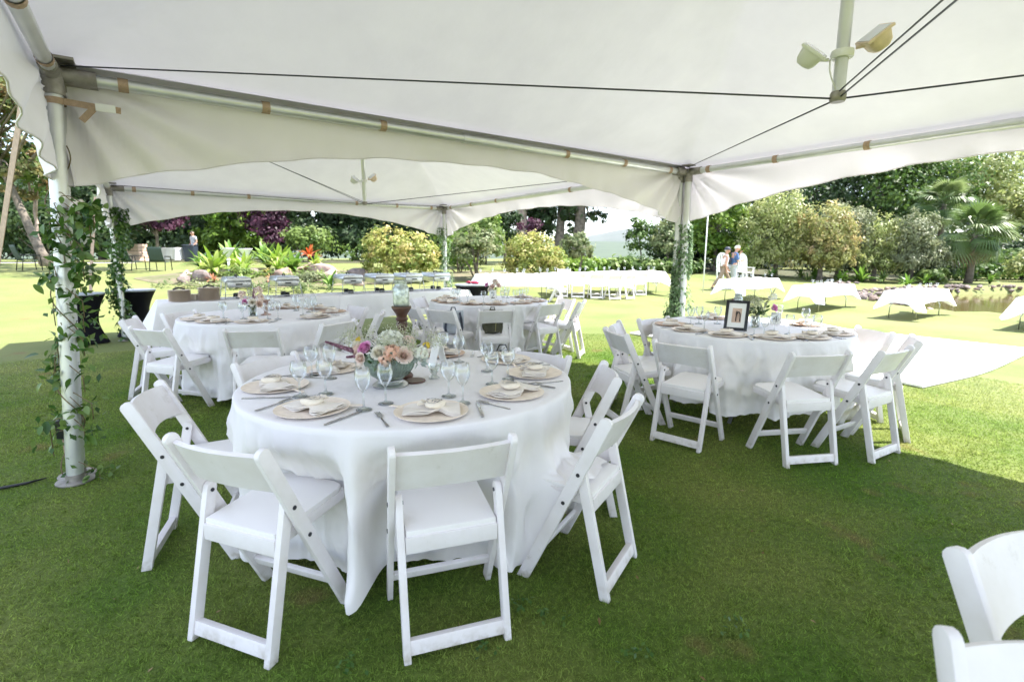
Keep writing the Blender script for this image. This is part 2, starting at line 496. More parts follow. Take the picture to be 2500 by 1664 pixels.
def sheet(name, outline, matl, lift, n=26, kind='structure'):
    """a sheet that follows the ground inside a blob outline: (cx,cy,rx,ry,rot,seed)"""
    cx, cy, rx, ry, rot, seed = outline
    rnd = random.Random(seed); ph = [rnd.uniform(0, 6.28) for _ in range(4)]
    mb = MB(); c, s = math.cos(rot), math.sin(rot); K = 64
    vs = []
    for i in range(n + 1):
        for j in range(K):
            a = 2 * PI * j / K
            w = 1 + .07 * math.sin(3 * a + ph[0]) + .05 * math.sin(5 * a + ph[1]) + .02 * math.sin(11 * a + ph[2])
            u, v = rx * w * math.cos(a) * i / n, ry * w * math.sin(a) * i / n
            x, y = cx + u * c - v * s, cy + u * s + v * c
            vs.append((x, y, Z(x, y) + lift(i / n, x, y)))
    fs = [(i * K + j, (i + 1) * K + j, (i + 1) * K + (j + 1) % K, i * K + (j + 1) % K) for i in range(n) for j in range(K)]
    mb.add(vs, fs)
    return tag(mb.build(name, matl, smooth=True), kind=kind)
M['soil'] = mat('bed_soil', (.17, .135, .09), .95, col2=(.08, .095, .03), vscale=2.2, bump=.8, bscale=9, bdist=.04)
M['leaf_litter'] = mat('bed_litter', (.085, .070, .035), .95, col2=(.035, .055, .018), vscale=1.6, bump=.8, bscale=9, bdist=.04)
def mound(h): return lambda t, x, y: .012 + h * (1 - t ** 2.2) if t < 1 else .012
sheet('garden_bed', (-8.2, 18.6, 4.6, 2.9, R(14), 3), M['soil'], mound(.28))
sheet('garden_bed', (.3, 22.4, 4.6, 2.6, R(12), 5), M['soil'], mound(.10))
sheet('garden_bed', (-17.5, 33, 11, 4.5, R(-18), 8), M['leaf_litter'], mound(.03))
sheet('garden_bed', (18.2, 31.2, 9.5, 3.2, R(4), 9), M['leaf_litter'], mound(.05))
sheet('garden_bed', (6.6, 29.0, 5.4, 2.0, R(8), 10), M['leaf_litter'], mound(.05))

# pond water
M['water'] = bpy.data.materials.new('pond_water'); M['water'].use_nodes = True
_b = M['water'].node_tree.nodes['Principled BSDF']
_b.inputs['Base Color'].default_value = (.115, .095, .035, 1); _b.inputs['Roughness'].default_value = .06; _b.inputs['IOR'].default_value = 1.33
_n = M['water'].node_tree.nodes.new('ShaderNodeTexNoise'); _n.inputs['Scale'].default_value = 2.2; _n.inputs['Detail'].default_value = 3
_g = M['water'].node_tree.nodes.new('ShaderNodeNewGeometry'); M['water'].node_tree.links.new(_g.outputs['Position'], _n.inputs['Vector'])
_u = M['water'].node_tree.nodes.new('ShaderNodeBump'); _u.inputs['Strength'].default_value = .12; _u.inputs['Distance'].default_value = .05
M['water'].node_tree.links.new(_n.outputs['Fac'], _u.inputs['Height']); M['water'].node_tree.links.new(_u.outputs[0], _b.inputs['Normal'])
mb = MB(); K = 72; c, s = math.cos(R(16)), math.sin(R(16))
vs = [(20.4 + 8.1 * math.cos(a) * c - 3.85 * math.sin(a) * s, 19.3 + 8.1 * math.cos(a) * s + 3.85 * math.sin(a) * c, -.285) for a in (2 * PI * k / K for k in range(K))]
mb.add(vs, [tuple(range(K))]); tag(mb.build('water', M['water']), kind='structure')

# pale garden path at the far left
M['path'] = mat('pale_path', (.55, .53, .50), .9, var=.1, vscale=3)
mb = MB()
mb.grid(lambda u, v: (-30 + 11.5 * u, 21.2 + 3.4 * u + 1.0 * v, Z(-30 + 11.5 * u, 21.2 + 3.4 * u + 1.0 * v) + .012), 24, 3)
tag(mb.build('path', M['path'], smooth=True), kind='structure')

# distant land: wooded plain rising to a ridge, and the mountain slope behind it
M['far_wood'] = mat('far_woodland', (.060, .085, .045), .95, col2=(.035, .055, .03), vscale=.03, detail=8, coord='Object')
M['mountain'] = mat('far_mountain', (.09, .10, .085), .95, col2=(.06, .075, .06), vscale=.004, detail=8)
rnd = random.Random(4)
def ridge_fn(r0, r1, z0, z1, seed, az0, az1, nu, nv, prof):
    ph = np.random.RandomState(seed).uniform(0, 6.28, 6)
    def fn(u, v):
        a = az0 + (az1 - az0) * u
        r = r0 + (r1 - r0) * v
        w = sum(math.sin(a * k + p) / q for k, p, q in ((9, ph[0], 2), (23, ph[1], 4), (61, ph[2], 9), (140, ph[3], 16)))
        z = z0 + (z1 - z0) * prof(u, v) + w * (z1 - z0) * .05 * v
        return (r * math.sin(a), r * math.cos(a), z)
    return fn
mb = MB(); mb.grid(ridge_fn(240, 1500, -16, 41.5, 2, R(-70), R(75), 160, 22, lambda u, v: v ** 1.25), 160, 22)
tag(mb.build('hills', M['far_wood'], smooth=True), kind='structure')
def mprof(u, v):
    a = -70 + 145 * u
    top = .28 + .72 * math.exp(-((a - 16.3) / 9) ** 2) + .18 * math.exp(-((a + 5) / 14) ** 2)
    return v * top
mb = MB(); mb.grid(ridge_fn(1900, 3200, -20, 178, 5, R(-70), R(75), 220, 18, mprof), 220, 18)
tag(mb.build('mountain', M['mountain'], smooth=True), kind='structure')

# white dance floor laid on the lawn beside the tent
D1 = Vector((.8120, .5837, 0)); D2 = Vector((-.5837, .8120, 0))
M['dance'] = mat('white_floor_panel', (.80, .80, .79), .45, var=.03, vscale=2)
N0 = Vector((4.62, 5.57, 0))
dfl = thing('dance_floor', 'large white dance floor laid flat on the lawn beside the tent', 'dance floor', (N0.x, N0.y, Z(N0.x, N0.y)))
zb = Z(N0.x, N0.y)
PX, PY = .985, 1.075
for i in range(6):
    for j in range(4):
        def pf(u, v, i=i, j=j):
            p = D1 * (PX * i + (PX - .006) * u) + D2 * (PY * j + (PY - .006) * v)
            x, y = N0.x + p.x, N0.y + p.y
            return (p.x, p.y, Z(x, y) - zb + .025)
        mb = MB(); mb.slab(pf, (0, 0, 1), .026, 2, 2); mb.build('panel', M['dance'], dfl)
# ------------------------------------------------------------------ frame tents
def canopy_mat():
    m = bpy.data.materials.new('white_canopy_vinyl'); m.use_nodes = True
    nt = m.node_tree; b = nt.nodes['Principled BSDF']; out = nt.nodes['Material Output']
    b.inputs['Base Color'].default_value = (.78, .80, .77, 1); b.inputs['Roughness'].default_value = .5; b.inputs['Specular IOR Level'].default_value = .25
    tc = nt.nodes.new('ShaderNodeTexCoord')
    n = nt.nodes.new('ShaderNodeTexNoise'); n.inputs['Scale'].default_value = 2.5; n.inputs['Detail'].default_value = 6
    nt.links.new(tc.outputs['Object'], n.inputs['Vector'])
    rp = nt.nodes.new('ShaderNodeValToRGB'); rp.color_ramp.elements[0].position = .3; rp.color_ramp.elements[1].position = .7
    rp.color_ramp.elements[0].color = (.60, .58, .61, 1); rp.color_ramp.elements[1].color = (.68, .66, .69, 1)
    nt.links.new(n.outputs['Fac'], rp.inputs[0]); nt.links.new(rp.outputs[0], b.inputs['Base Color'])
    n2 = nt.nodes.new('ShaderNodeTexNoise'); n2.inputs['Scale'].default_value = 5; n2.inputs['Detail'].default_value = 4
    nt.links.new(tc.outputs['Object'], n2.inputs['Vector'])
    bp = nt.nodes.new('ShaderNodeBump'); bp.inputs['Strength'].default_value = .22; bp.inputs['Distance'].default_value = .02
    nt.links.new(n2.outputs['Fac'], bp.inputs['Height']); nt.links.new(bp.outputs[0], b.inputs['Normal'])
    t = nt.nodes.new('ShaderNodeBsdfTranslucent'); t.inputs[0].default_value = (.80, .80, .84, 1)
    mx = nt.nodes.new('ShaderNodeMixShader'); mx.inputs[0].default_value = CANOPY_TRANS
    nt.links.new(b.outputs[0], mx.inputs[1]); nt.links.new(t.outputs[0], mx.inputs[2]); nt.links.new(mx.outputs[0], out.inputs['Surface'])
    return m
CANOPY_TRANS = .085
M['canopy'] = canopy_mat()
M['valance'] = mat('white_valance_vinyl', (.86, .82, .87), .5, var=.02, vscale=3, bump=.15, bscale=6, bdist=.02, trans=.13, spec=.3)
EAVE = 2.42; SIDE = 5.92; HS = SIDE / 2
PEAK = 4.35
def make_tent(label, centre, valances, leans, legshift):
    """local axes: x along D1, y along D2; corners at (+-HS, +-HS)"""
    t = thing('frame_tent', label, 'tent', (centre[0], centre[1], 0), math.atan2(D1.y, D1.x), 'white frame tents')
    def zc(x, y):
        a = max(abs(x), abs(y)) / HS
        b = min(abs(x), abs(y)) / HS
        q = 1 - a
        wr = .008 * math.sin(24 * math.atan2(HS - abs(y) + .05, HS - abs(x) + .05) + 3) * math.exp(-math.hypot(HS - abs(x), HS - abs(y)) * 1.1) * sm(0, .06, q)
        return EAVE + .055 + wr + (PEAK - EAVE) * (q ** 1.12) * .98 - .10 * math.sin(PI * min(1, a)) * (1 - b * b * .8) * .9
    mb = MB(); n = 96
    mb.grid(lambda u, v: (HS * (2 * u - 1) * 1.0205, HS * (2 * v - 1) * 1.0205, zc(HS * (2 * u - 1), HS * (2 * v - 1))), n, n)
    mb.build('canopy', M['canopy'], t, smooth='auto', auto=.5)
    cs = [(-HS, -HS), (HS, -HS), (HS, HS), (-HS, HS)]
    for k in range(4):
        a, b = Vector((*cs[k], 0)), Vector((*cs[(k + 1) % 4], 0))
        d = (b - a).normalized()
        nrm = Vector((d.y, -d.x, 0))
        A, B = a + Vector((0, 0, EAVE)), b + Vector((0, 0, EAVE))
        mb = MB(); mb.tube([A + d * .12, A + d * 2.9], .036, 14, caps=False); mb.tube([A + d * 2.9, B - d * .12], .036, 14, caps=False)
        mb.tube([A + d * 2.72, A + d * 3.08], .041, 14)
        bm_o = mb.build('eave_beam', M['alu'], t, smooth='auto', auto=.8)
        if k in valances:
            rnd = random.Random(k + int(centre[0] * 10))
            ph = [rnd.uniform(0, 6.28) for _ in range(6)]
            def vf(u, v):
                drop = .23 + .42 * abs(2 * u - 1) ** 2.1
                s_ = SIDE * u
                foot = v ** 1.5
                edge = math.exp(-min(u, 1 - u) * 9)
                pleat = .022 * math.sin(21 * u + ph[0]) + .014 * math.sin(47 * u + ph[1] + 2.5 * v) + .03 * edge * math.sin(60 * u + ph[2] + 3 * v)
                off = .0595 + foot * pleat + foot * .020 * math.sin(9 * u + ph[3])
                # tension folds fan out from the tied corners
                eu = min(u, 1 - u); fan = math.atan2(v * (drop + .02), eu * SIDE + .02)
                off += .042 * sm(.02, .25, v) * math.exp(-eu * 4.5) * math.sin(17 * fan + ph[5])
                off += .010 * v ** 4 * math.sin(95 * u + 4 * math.sin(13 * u + ph[1]))
                hem = .006 * math.sin(70 * u + ph[4])
                p = a + d * s_ + nrm * off
                return (p.x, p.y, EAVE + .056 - v * (drop + .026 + hem))
            mb = MB(); mb.grid(vf, 200, 16)
            vo = mb.build('valance', M['valance'], t, smooth=True)
            mb = MB()
            mb.tube([Vector(vf(i / 120, 1)) + nrm * .001 for i in range(121)], .0055, 6)
            mb.build('hem', M['valance'], vo, smooth=True)
            for q in (.055, .19, .335, .50, .665, .81, .945):
                p = A + d * (SIDE * q)
                w = .026
                mb = MB(); r = .0405
                pr = [(p + d * x) for x in (-w, w)]
                mb.tube(pr, r, 14, caps=False)
                mb.build('strap', M['strap'], t, smooth='auto', auto=.8)
    for k, (x, y) in enumerate(cs):
        lx, ly = leans[k]
        sx, sy = legshift[k]
        top = Vector((x + sx, y + sy, EAVE - .06)); foot = Vector((x + sx + lx, y + sy + ly, .012))
        mb = MB(); mb.tube([foot, foot.lerp(top, .40), foot.lerp(top, .405), top], .043, 18)
        leg = mb.build('leg', M['alu'], t, smooth='auto', auto=.8)
        mb = MB(); mb.lathe([(.10, 0), (.10, .008), (.05, .012), (.047, .05), (.044, .05)], 18, (foot.x, foot.y, .004))
        mb.build('foot_plate', M['fitting'], leg, smooth='auto', auto=.6)
        mb = MB(); c0 = Vector((x + sx * .5, y + sy * .5, EAVE))
        mb.tube([top + Vector((0, 0, -.06)), top + Vector((0, 0, .08))], .051, 16)
        for dv in ((1, 0), (0, 1)):
            dd = Vector((-math.copysign(1, x) * dv[0], -math.copysign(1, y) * dv[1], 0))
            mb.tube([c0, c0 + dd * .20], .0445, 16)
        mb.box(c0 + Vector((-math.copysign(.05, x), -math.copysign(.05, y), .07)), (.12, .12, .015))
        mb.build('corner_fitting', M['fitting'], t, smooth='auto', auto=.6)
    KB = 2.10
    mb = MB(); mb.tube([(0, 0, KB), (0, 0, 2.62), (0, 0, 2.625), (0, 0, PEAK - .02)], [.027, .027, .030, .030], 14)
    mb.build('king_pole', M['alu'], t, smooth='auto', auto=.8)
    mb = MB(); mb.lathe([(.029, 0), (.034, .01), (.034, .035), (.029, .045)], 14, (0, 0, KB - .005)); mb.build('pole_end', M['fitting'], t, smooth='auto', auto=.6)
    for k, (x, y) in enumerate(cs):
        mb = MB()
        e = Vector((x * .985, y * .985, EAVE + .045)); s0 = Vector((x * .008, y * .008, KB + .012))
        mb.tube([s0, e], .0042, 6)
        if k == 0:
            mb.tube([s0 + Vector((.02, .03, .02)), e + Vector((-.04, .06, .01))], .0035, 6)
        mb.build('cable', M['cable'], t, smooth=True)
    return t
C1 = (1.594, 2.310); 
P1 = Vector((-2.651, 3.149, 0)); P2 = Vector((2.156, 6.604, 0))
mid = (P1 + P2) / 2
DEEP = 1.066
c1 = mid - D2 * HS; c2 = mid + D2 * HS * DEEP
# corner order: 0 (-,-)  1 (+,-)  2 (+,+)  3 (-,+)
tent_near = make_tent('white frame tent overhead, with the floodlights over the empty lawn', c1, (0, 1, 2, 3), [(0, 0), (0, 0), (-.02, -.03), (-.15, -.03)], [(0, 0), (0, 0), (0, -.045), (0, -.045)])
tent_far = make_tent('white frame tent behind, sheltering the buffet and two rear tables', c2, (1, 2, 3), [(-.15, -.03), (-.02, -.03), (0, 0), (-.02, -.02)], [(0, .06), (0, .06), (0, 0), (0, 0)])
tent_far.scale = (1, DEEP, 1)

# floodlight pairs clamped on the king poles
M['lamp_ivory'] = mat('aged_ivory_plastic', (.80, .63, .48), .45, var=.12, vscale=20)
M['lamp_glass'] = mat('lamp_lens', (.75, .77, .78), .12, spec=.6)
def flood_pair(label, c, z, rz):
    t = thing('floodlight_pair', label, 'floodlight', (c.x, c.y, z), rz, 'floodlight pairs on the tent king poles'); t.scale = (.78, .78, .78)
    mb = MB(); mb.lathe([(.030, -.022), (.056, -.020), (.060, .004), (.056, .022), (.030, .024)], 24)
    mb.build('clamp', M['white'], t, smooth='auto', auto=.5)
    for s, ivory in ((-1, False), (1, True)):
        h = empty('lamp_head', (s * .165, 0, .035 + .025 * s), 0, t)
        mb = MB(); mb.tube([(-s * .10, 0, -.03), (-s * .05, 0, -.025), (0, 0, .0)], .010, 8)
        mb.build('arm', M['white'] if not ivory else M['lamp_ivory'], h, smooth=True)
        hd = MB()
        ax = Matrix.Rotation(R(-38 * s), 3, 'Y') @ Matrix.Rotation(R(24), 3, 'X')
        K = 20
        rings = [(.012, -.060), (.040, -.055), (.056, -.035), (.062, .0), (.066, .025)]
        vs = []
        for q, (r, zz) in enumerate(rings):
            for j in range(K):
                a = 2 * PI * j / K
                e = 2 + 2.5 * q / 4
                cx, cy = math.cos(a), math.sin(a)
                k2 = (abs(cx) ** e + abs(cy) ** e) ** (-1 / e)
                vs.append(ax @ Vector((r * cx * k2, r * cy * k2, zz)))
        hd.add(vs, [(i * K + j, i * K + (j + 1) % K, (i + 1) * K + (j + 1) % K, (i + 1) * K + j) for i in range(4) for j in range(K)] + [tuple(range(K - 1, -1, -1))])
        hd.build('housing', M['lamp_ivory'] if ivory else M['white'], h, smooth='auto', auto=.6)
        b = MB(); b.box(ax @ Vector((0, 0, .033)), (.148, .148, .016), ax); b.build('bezel', M['lamp_ivory'] if ivory else M['white'], h, bevel=.004)
        b = MB(); b.box(ax @ Vector((0, 0, .0425)), (.124, .124, .004), ax); b.build('lens', M['lamp_glass'], h)
    mb = MB(); mb.tube([(-.06, 0, -.02), (-.058, -.01, -.08), (-.045, -.02, -.13), (-.02, -.025, -.19)], .004, 6); mb.build('wire', M['white'], t, smooth=True)
    return t
flood_pair('white and ivory floodlights clamped to the king pole of the tent overhead', c1, 2.295, R(-20))
flood_pair('small white floodlights on the king pole of the tent behind, over the rear tables', c2, 2.42, R(15))

# webbing with its buckle round the corner leg, and the guy straps
def webbing(name, label, cat, pts, w, th, mtl, group=None, up=(0, 0, 1)):
    t = thing(name, label, cat, pts[0], 0, group)
    mb = MB(); p0 = Vector(pts[0])
    for a, b in zip(pts[:-1], pts[1:]): mb.bar(Vector(a) - p0, Vector(b) - p0, w, th, up)
    mb.build('webbing', mtl, t)
    return t
pb = P1 - D2 * .045 + Vector((0, 0, 2.265))
bk = thing('buckle_strap', 'tan buckle strap tied round the top of the vine wrapped corner leg', 'strap', pb)
mb = MB(); mb.tube([(0, 0, -.018), (0, 0, .018)], .049, 18, caps=False); mb.build('band', M['strap'], bk, smooth='auto', auto=.8)
e = D1 * .20 - D2 * .06 + Vector((0, 0, -.015))
mb = MB(); mb.bar(D1 * .04 - D2 * .03, e, .004, .036); mb.bar(e + D1 * .06, e + D1 * .10 + Vector((0, 0, -.003)), .004, .036); mb.build('tail', M['strap'], bk)
mb = MB(); mb.bar(e - D1 * .02 - D2 * .004, e + D1 * .075 - D2 * .004, .012, .044); mb.build('buckle', M['white'], bk, bevel=.004)
mb = MB(); mb.bar(e - D1 * .02, e - D1 * .09 + Vector((0, 0, -.085)), .004, .034); mb.build('loose_end', M['strap'], bk)
g1 = webbing('guy_strap', 'wide pale webbing guy strap slanting down at the left edge beside the corner leg', 'guy strap', [(-2.78, 3.12, 2.40), (-3.73, 3.69, 1.20), (-4.675, 4.256, .02)], .052, .004, M['web'], 'tent guy straps', up=(.2, -.9, .5))
mb = MB(); mb.tube([(-1.895, 1.136, -2.40), (-1.90, 1.14, -2.22)], .015, 8); mb.build('stake', M['fitting'], g1)
g2 = webbing('guy_strap', 'narrow tan guy strap with a ratchet behind the vines, beside the black cocktail table', 'guy strap', [(-6.30, 7.95, 2.25), (-6.52, 7.96, 1.15), (-6.70, 7.97, .02)], .05, .004, M['web'], 'tent guy straps', up=(0, -1, 0))
mb = MB(); mb.box((-.21, -.02, -1.08), (.075, .03, .13)); mb.build('ratchet', M['fitting'], g2, bevel=.006)
mb = MB(); mb.tube([(-.40, .02, -2.25), (-.39, .02, -2.0)], .015, 8); mb.build('stake', M['fitting'], g2)
# ------------------------------------------------------------------ folding chairs
def chair_parts():
    F, T = Vector((0, .166, 0)), Vector((0, -.205, .785))
    ax = (T - F).normalized(); nn = Vector((0, ax.z, -ax.y))   # nn: towards the sitter
    def side(x0, x1):
        L = (T - F).length; w = .026
        pts = []
        # bottom cut flat on the ground
        k = ax.y / ax.z
        pts.append((F.y - w / ax.z, 0.0)); pts.append((F.y + w / ax.z, 0.0))
        for q in range(7):
            a = -PI / 2 + PI * q / 6
            p = T - ax * w * .8 + nn * (w * -math.sin(a)) + ax * (w * math.cos(a) * .8)
            pts.append((p.y, p.z))
        mb = MB(); mb.prism(pts, lambda y, z, x: (x, y, z), x0, x1)
        return mb.mesh('front_leg', M['resin'], bevel=.0035)
    D = {}
    D['front_leg'] = [side(-.2205, -.1985), side(.1985, .2205)]
    # rear legs: from the rear foot up to the pivot on the long leg
    def rear(x0, x1):
        a, b = Vector((0, -.208, 0)), Vector((0, -.086, .545))
        d = (b - a).normalized(); n2 = Vector((0, d.z, -d.y)); w = .021
        pts = [(a.y - w, 0), (a.y + w, 0)]
        for q in range(7):
            g = -PI / 2 + PI * q / 6
            p = b + n2 * (-math.sin(g) * w) + d * (math.cos(g) * w)
            pts.append((p.y, p.z))
        mb = MB(); mb.prism(pts, lambda y, z, x: (x, y, z), x0, x1)
        return mb.mesh('rear_leg', M['resin'], bevel=.0035)
    D['rear_leg'] = [rear(-.1965, -.1705), rear(.1705, .1965)]
    mb = MB(); mb.bar((-.1725, -.198, .046), (.1725, -.198, .046), .030, .052, (0, .2, 1)); D['rear_rail'] = [mb.mesh('rear_rail', M['resin'], bevel=.004)]
    st = F + (T - F) * .165
    mb = MB(); mb.bar((-.1995, st.y, st.z), (.1995, st.y, st.z), .020, .040, ax); D['stretcher'] = [mb.mesh('stretcher', M['resin'], bevel=.003)]
    # seat frame, slightly higher in front
    def sz(y): return .405 + (y + .13) * .07
    mb = MB()
    for s in (-1, 1): mb.bar((s * .158, -.128, sz(-.128)), (s * .158, .235, sz(.235)), .022, .040)
    mb.bar((-.169, -.128, sz(-.128) - .012), (.169, -.128, sz(-.128) - .012), .026, .062)
    mb.bar((-.155, .240, sz(.24)), (.155, .240, sz(.24)), .022, .036)
    D['seat_frame'] = [mb.mesh('seat_frame', M['resin'], bevel=.004)]
    out = [(-.166, -.132), (.166, -.132), (.166, .20), (.150, .238), (.11, .250), (-.11, .250), (-.150, .238), (-.166, .20)]
    mb = MB(); mb.prism(out, lambda x, y, t: (x, y, sz(y) + t), .017, .040); D['seat'] = [mb.mesh('seat', M['pad'], bevel=.007)]
    def bf(u, v):
        x = -.1995 + .399 * u
        q = 1 - (x / .1995) ** 2
        st_ = -.030 + .020 * q; sb = -.200 + .030 * q
        s = st_ + (sb - st_) * v
        p = T + ax * s - nn * (.030 * q - .002)
        return (x, p.y, p.z)
    mb = MB(); mb.slab(bf, nn, .017, 14, 4); D['backrest'] = [mb.mesh('backrest', M['resin'], smooth='auto', auto=.9)]
    bl = []
    for p in (Vector((0, -.088, .535)), Vector((0, -.025, .400))):
        for s in (-1, 1):
            mb = MB(); K = 8
            vs = [(s * (.2205 + h), p.y + .0085 * math.cos(2 * PI * j / K), p.z + .0085 * math.sin(2 * PI * j / K)) for h in (-.002, .0025) for j in range(K)]
            mb.add(vs, [(j, (j + 1) % K, K + (j + 1) % K, K + j) for j in range(K)] + [tuple(range(K, 2 * K)), tuple(range(K - 1, -1, -1))])
            bl.append(mb.mesh('bolt', M['bolt']))
            # and inside, where the pivot shows
            mb = MB(); vs = [(s * (.1695 + h), p.y + .0075 * math.cos(2 * PI * j / K), p.z + .0075 * math.sin(2 * PI * j / K)) for h in (.002, -.0025) for j in range(K)]
            mb.add(vs, [(j, (j + 1) % K, K + (j + 1) % K, K + j) for j in range(K)] + [tuple(range(K, 2 * K)), tuple(range(K - 1, -1, -1))])
            if p.z > .5: bl.append(mb.mesh('bolt', M['bolt']))
    D['bolt'] = bl
    return D
CH = chair_parts()
def chair(x, y, th, label, group, bolts=True):
    t = thing('folding_chair', label, 'chair', (x, y, Z(x, y)), th - PI / 2, group)
    for nm, ds in CH.items():
        if nm == 'bolt' and not bolts: continue
        for d in ds: put(nm, d, t)
    return t

RT = .843
TABLES = {
 'near': ((-.535, 2.649), 'the nearest round table', 'chairs at the nearest round table'),
 'vines': ((-2.646, 5.491), 'the rear left round table', 'chairs at the table by the vines'),
 'two': ((-.331, 7.338), 'the number 2 table', 'chairs at the table with number 2'),
 'frame': ((2.165, 4.645), 'the picture frame table', 'chairs at the table with the picture frame'),
}
CHAIRS = {
 'near': [(-.933, 1.816, 1.213, ''),
          (-.256, 1.832, 1.894, ''), (.302, 2.161, 2.608, ''), (.352, 2.774, 3.12, ''), (.07, 3.124, 4.002, ''), (-1.334, 2.98, 5.83, ''), (-1.507, 2.339, 6.607, '')],
 'vines': [(-3.062, 4.521, 1.233), (-3.595, 5.054, .383), (-2.243, 4.468, 1.74), (-3.497, 5.571, -.239), (-1.817, 4.871, 2.706), (-2.052, 6.177, 3.948), (-1.645, 5.583, 3.235)],
 'two': [(-.739, 6.105, .982), (-1.076, 6.378, .539), (-.229, 6.115, 1.822), (.40, 6.86, 2.28), (.625, 7.434, 3.589), (.782, 7.1, 2.828), (-1.211, 7.492, 6.007)],
 'frame': [(1.361, 3.786, .826), (1.06, 4.282, .221), (1.147, 4.65, 5.931), (1.545, 4.99, -1.0), (1.996, 3.478, 1.734), (2.53, 3.596, 2.114), (2.95, 3.987, 2.578), (2.94, 4.36, 3.15)],
}
CLAB = {
 'near': ['white folding chair at the front left of {t}, turned away', 'white folding chair square on at the front of {t}',
          'white folding chair right of {t}, with cloth pulled over its seat', 'white folding chair right of {t}, behind the cloth covered seat',
          'white folding chair behind {t}, right of the rear wine glasses', 'white folding chair behind {t} on the left, only its backrest visible', 'white folding chair at the left end of {t}, seen side on'],
 'vines': ['white folding chair at the front left of {t}, turned away', 'white folding chair at the left end of {t}, seen side on', 'white folding chair square on before {t}, its back edges worn',
           'white folding chair behind {t}, in front of the plate stacks', 'white folding chair right of {t}, before the candlestick', 'white folding chair at the rear right of {t}, facing the camera', 'white folding chair edge on at the right end of {t}'],
 'two': ['white folding chair with the grey backpack on its seat', 'white folding chair left of the one holding the grey backpack', 'white folding chair with the olive backpack on its seat',
         'shaded white folding chair at the front right of {t}', 'sunlit white folding chair facing left beside {t}', 'outermost sunlit white folding chair right of {t}, edge on', 'white folding chair at the left end of {t}, before the buffet cloth'],
 'frame': ['white folding chair square on at the front left of {t}', 'white folding chair at the left end of {t}, seen side on', 'white folding chair half hidden beyond the side on one at {t}', 'white folding chair behind {t} on the left, before the dance floor',
           'white folding chair at the front of {t}, whole back frame in view', 'white folding chair right of {t}, foot at the shadow edge', 'white folding chair right of {t}, half in sun, half hidden', 'bright sunlit white folding chair behind {t}, against the dance floor'],
}
for key, ((tx, ty), tdesc, grp) in TABLES.items():
    for (cx, cy, th, *_), lab in zip(CHAIRS[key], CLAB[key]):
        chair(cx, cy, th, lab.format(t=tdesc), grp)
    tb = thing('round_table', {'near': 'nearest round banquet table, under white cloth with the flower bowl', 'vines': 'round banquet table under white cloth by the vine wrapped corner leg',
               'two': 'round banquet table under white cloth bearing the number 2 card', 'frame': 'round banquet table under white cloth bearing the black picture frame'}[key], 'table', (tx, ty, 0), .4, 'round banquet tables')
    mb = MB(); mb.lathe([(.80, .722), (.82, .728), (.82, .752), (.80, .756)], 48); mb.build('tabletop', M['plywood2'], tb, smooth='auto', auto=.6)
    for s in (-1, 1):
        for q in (-1, 1):
            mb = MB(); mb.tube([(s * .30, q * .30, .722), (s * .36, q * .33, .40), (s * .50, q * .34, .006)], .016, 10); mb.build('leg', M['grey_leg'], tb, smooth=True)
        mb = MB(); mb.tube([(s * .36, -.33, .40), (s * .36, .33, .40)], .012, 8); mb.build('leg_brace', M['grey_leg'], tb, smooth=True)

# table linen
M['cloth'] = mat('white_tablecloth', (.89, .865, .875), .85, var=.015, vscale=3, bump=.20, bscale=16, bdist=.012, sheen=.1)
def cloth_mat():
    m = M['cloth']; nt = m.node_tree; b = nt.nodes['Principled BSDF']; out = nt.nodes['Material Output']
    t = nt.nodes.new('ShaderNodeBsdfTranslucent'); t.inputs[0].default_value = (.85, .84, .83, 1)
    mx = nt.nodes.new('ShaderNodeMixShader'); mx.inputs[0].default_value = .08
    nt.links.new(b.outputs[0], mx.inputs[1]); nt.links.new(t.outputs[0], mx.inputs[2]); nt.links.new(mx.outputs[0], out.inputs['Surface'])
    # soft upright wrinkles and crush marks in the linen
    tc = nt.nodes.new('ShaderNodeTexCoord'); mp = nt.nodes.new('ShaderNodeMapping'); mp.inputs['Scale'].default_value = (7, 7, 1.6)
    nz = nt.nodes.new('ShaderNodeTexNoise'); nz.inputs['Scale'].default_value = 1.5; nz.inputs['Detail'].default_value = 3; nz.inputs['Distortion'].default_value = .8
    nt.links.new(tc.outputs['Object'], mp.inputs[0]); nt.links.new(mp.outputs[0], nz.inputs['Vector'])
    b2 = nt.nodes.new('ShaderNodeBump'); b2.inputs['Strength'].default_value = .16; b2.inputs['Distance'].default_value = .03
    old = b.inputs['Normal'].links[0].from_socket
    nt.links.new(nz.outputs['Fac'], b2.inputs['Height']); nt.links.new(old, b2.inputs['Normal']); nt.links.new(b2.outputs[0], b.inputs['Normal']); nt.links.new(b2.outputs[0], t.inputs['Normal'])
cloth_mat()
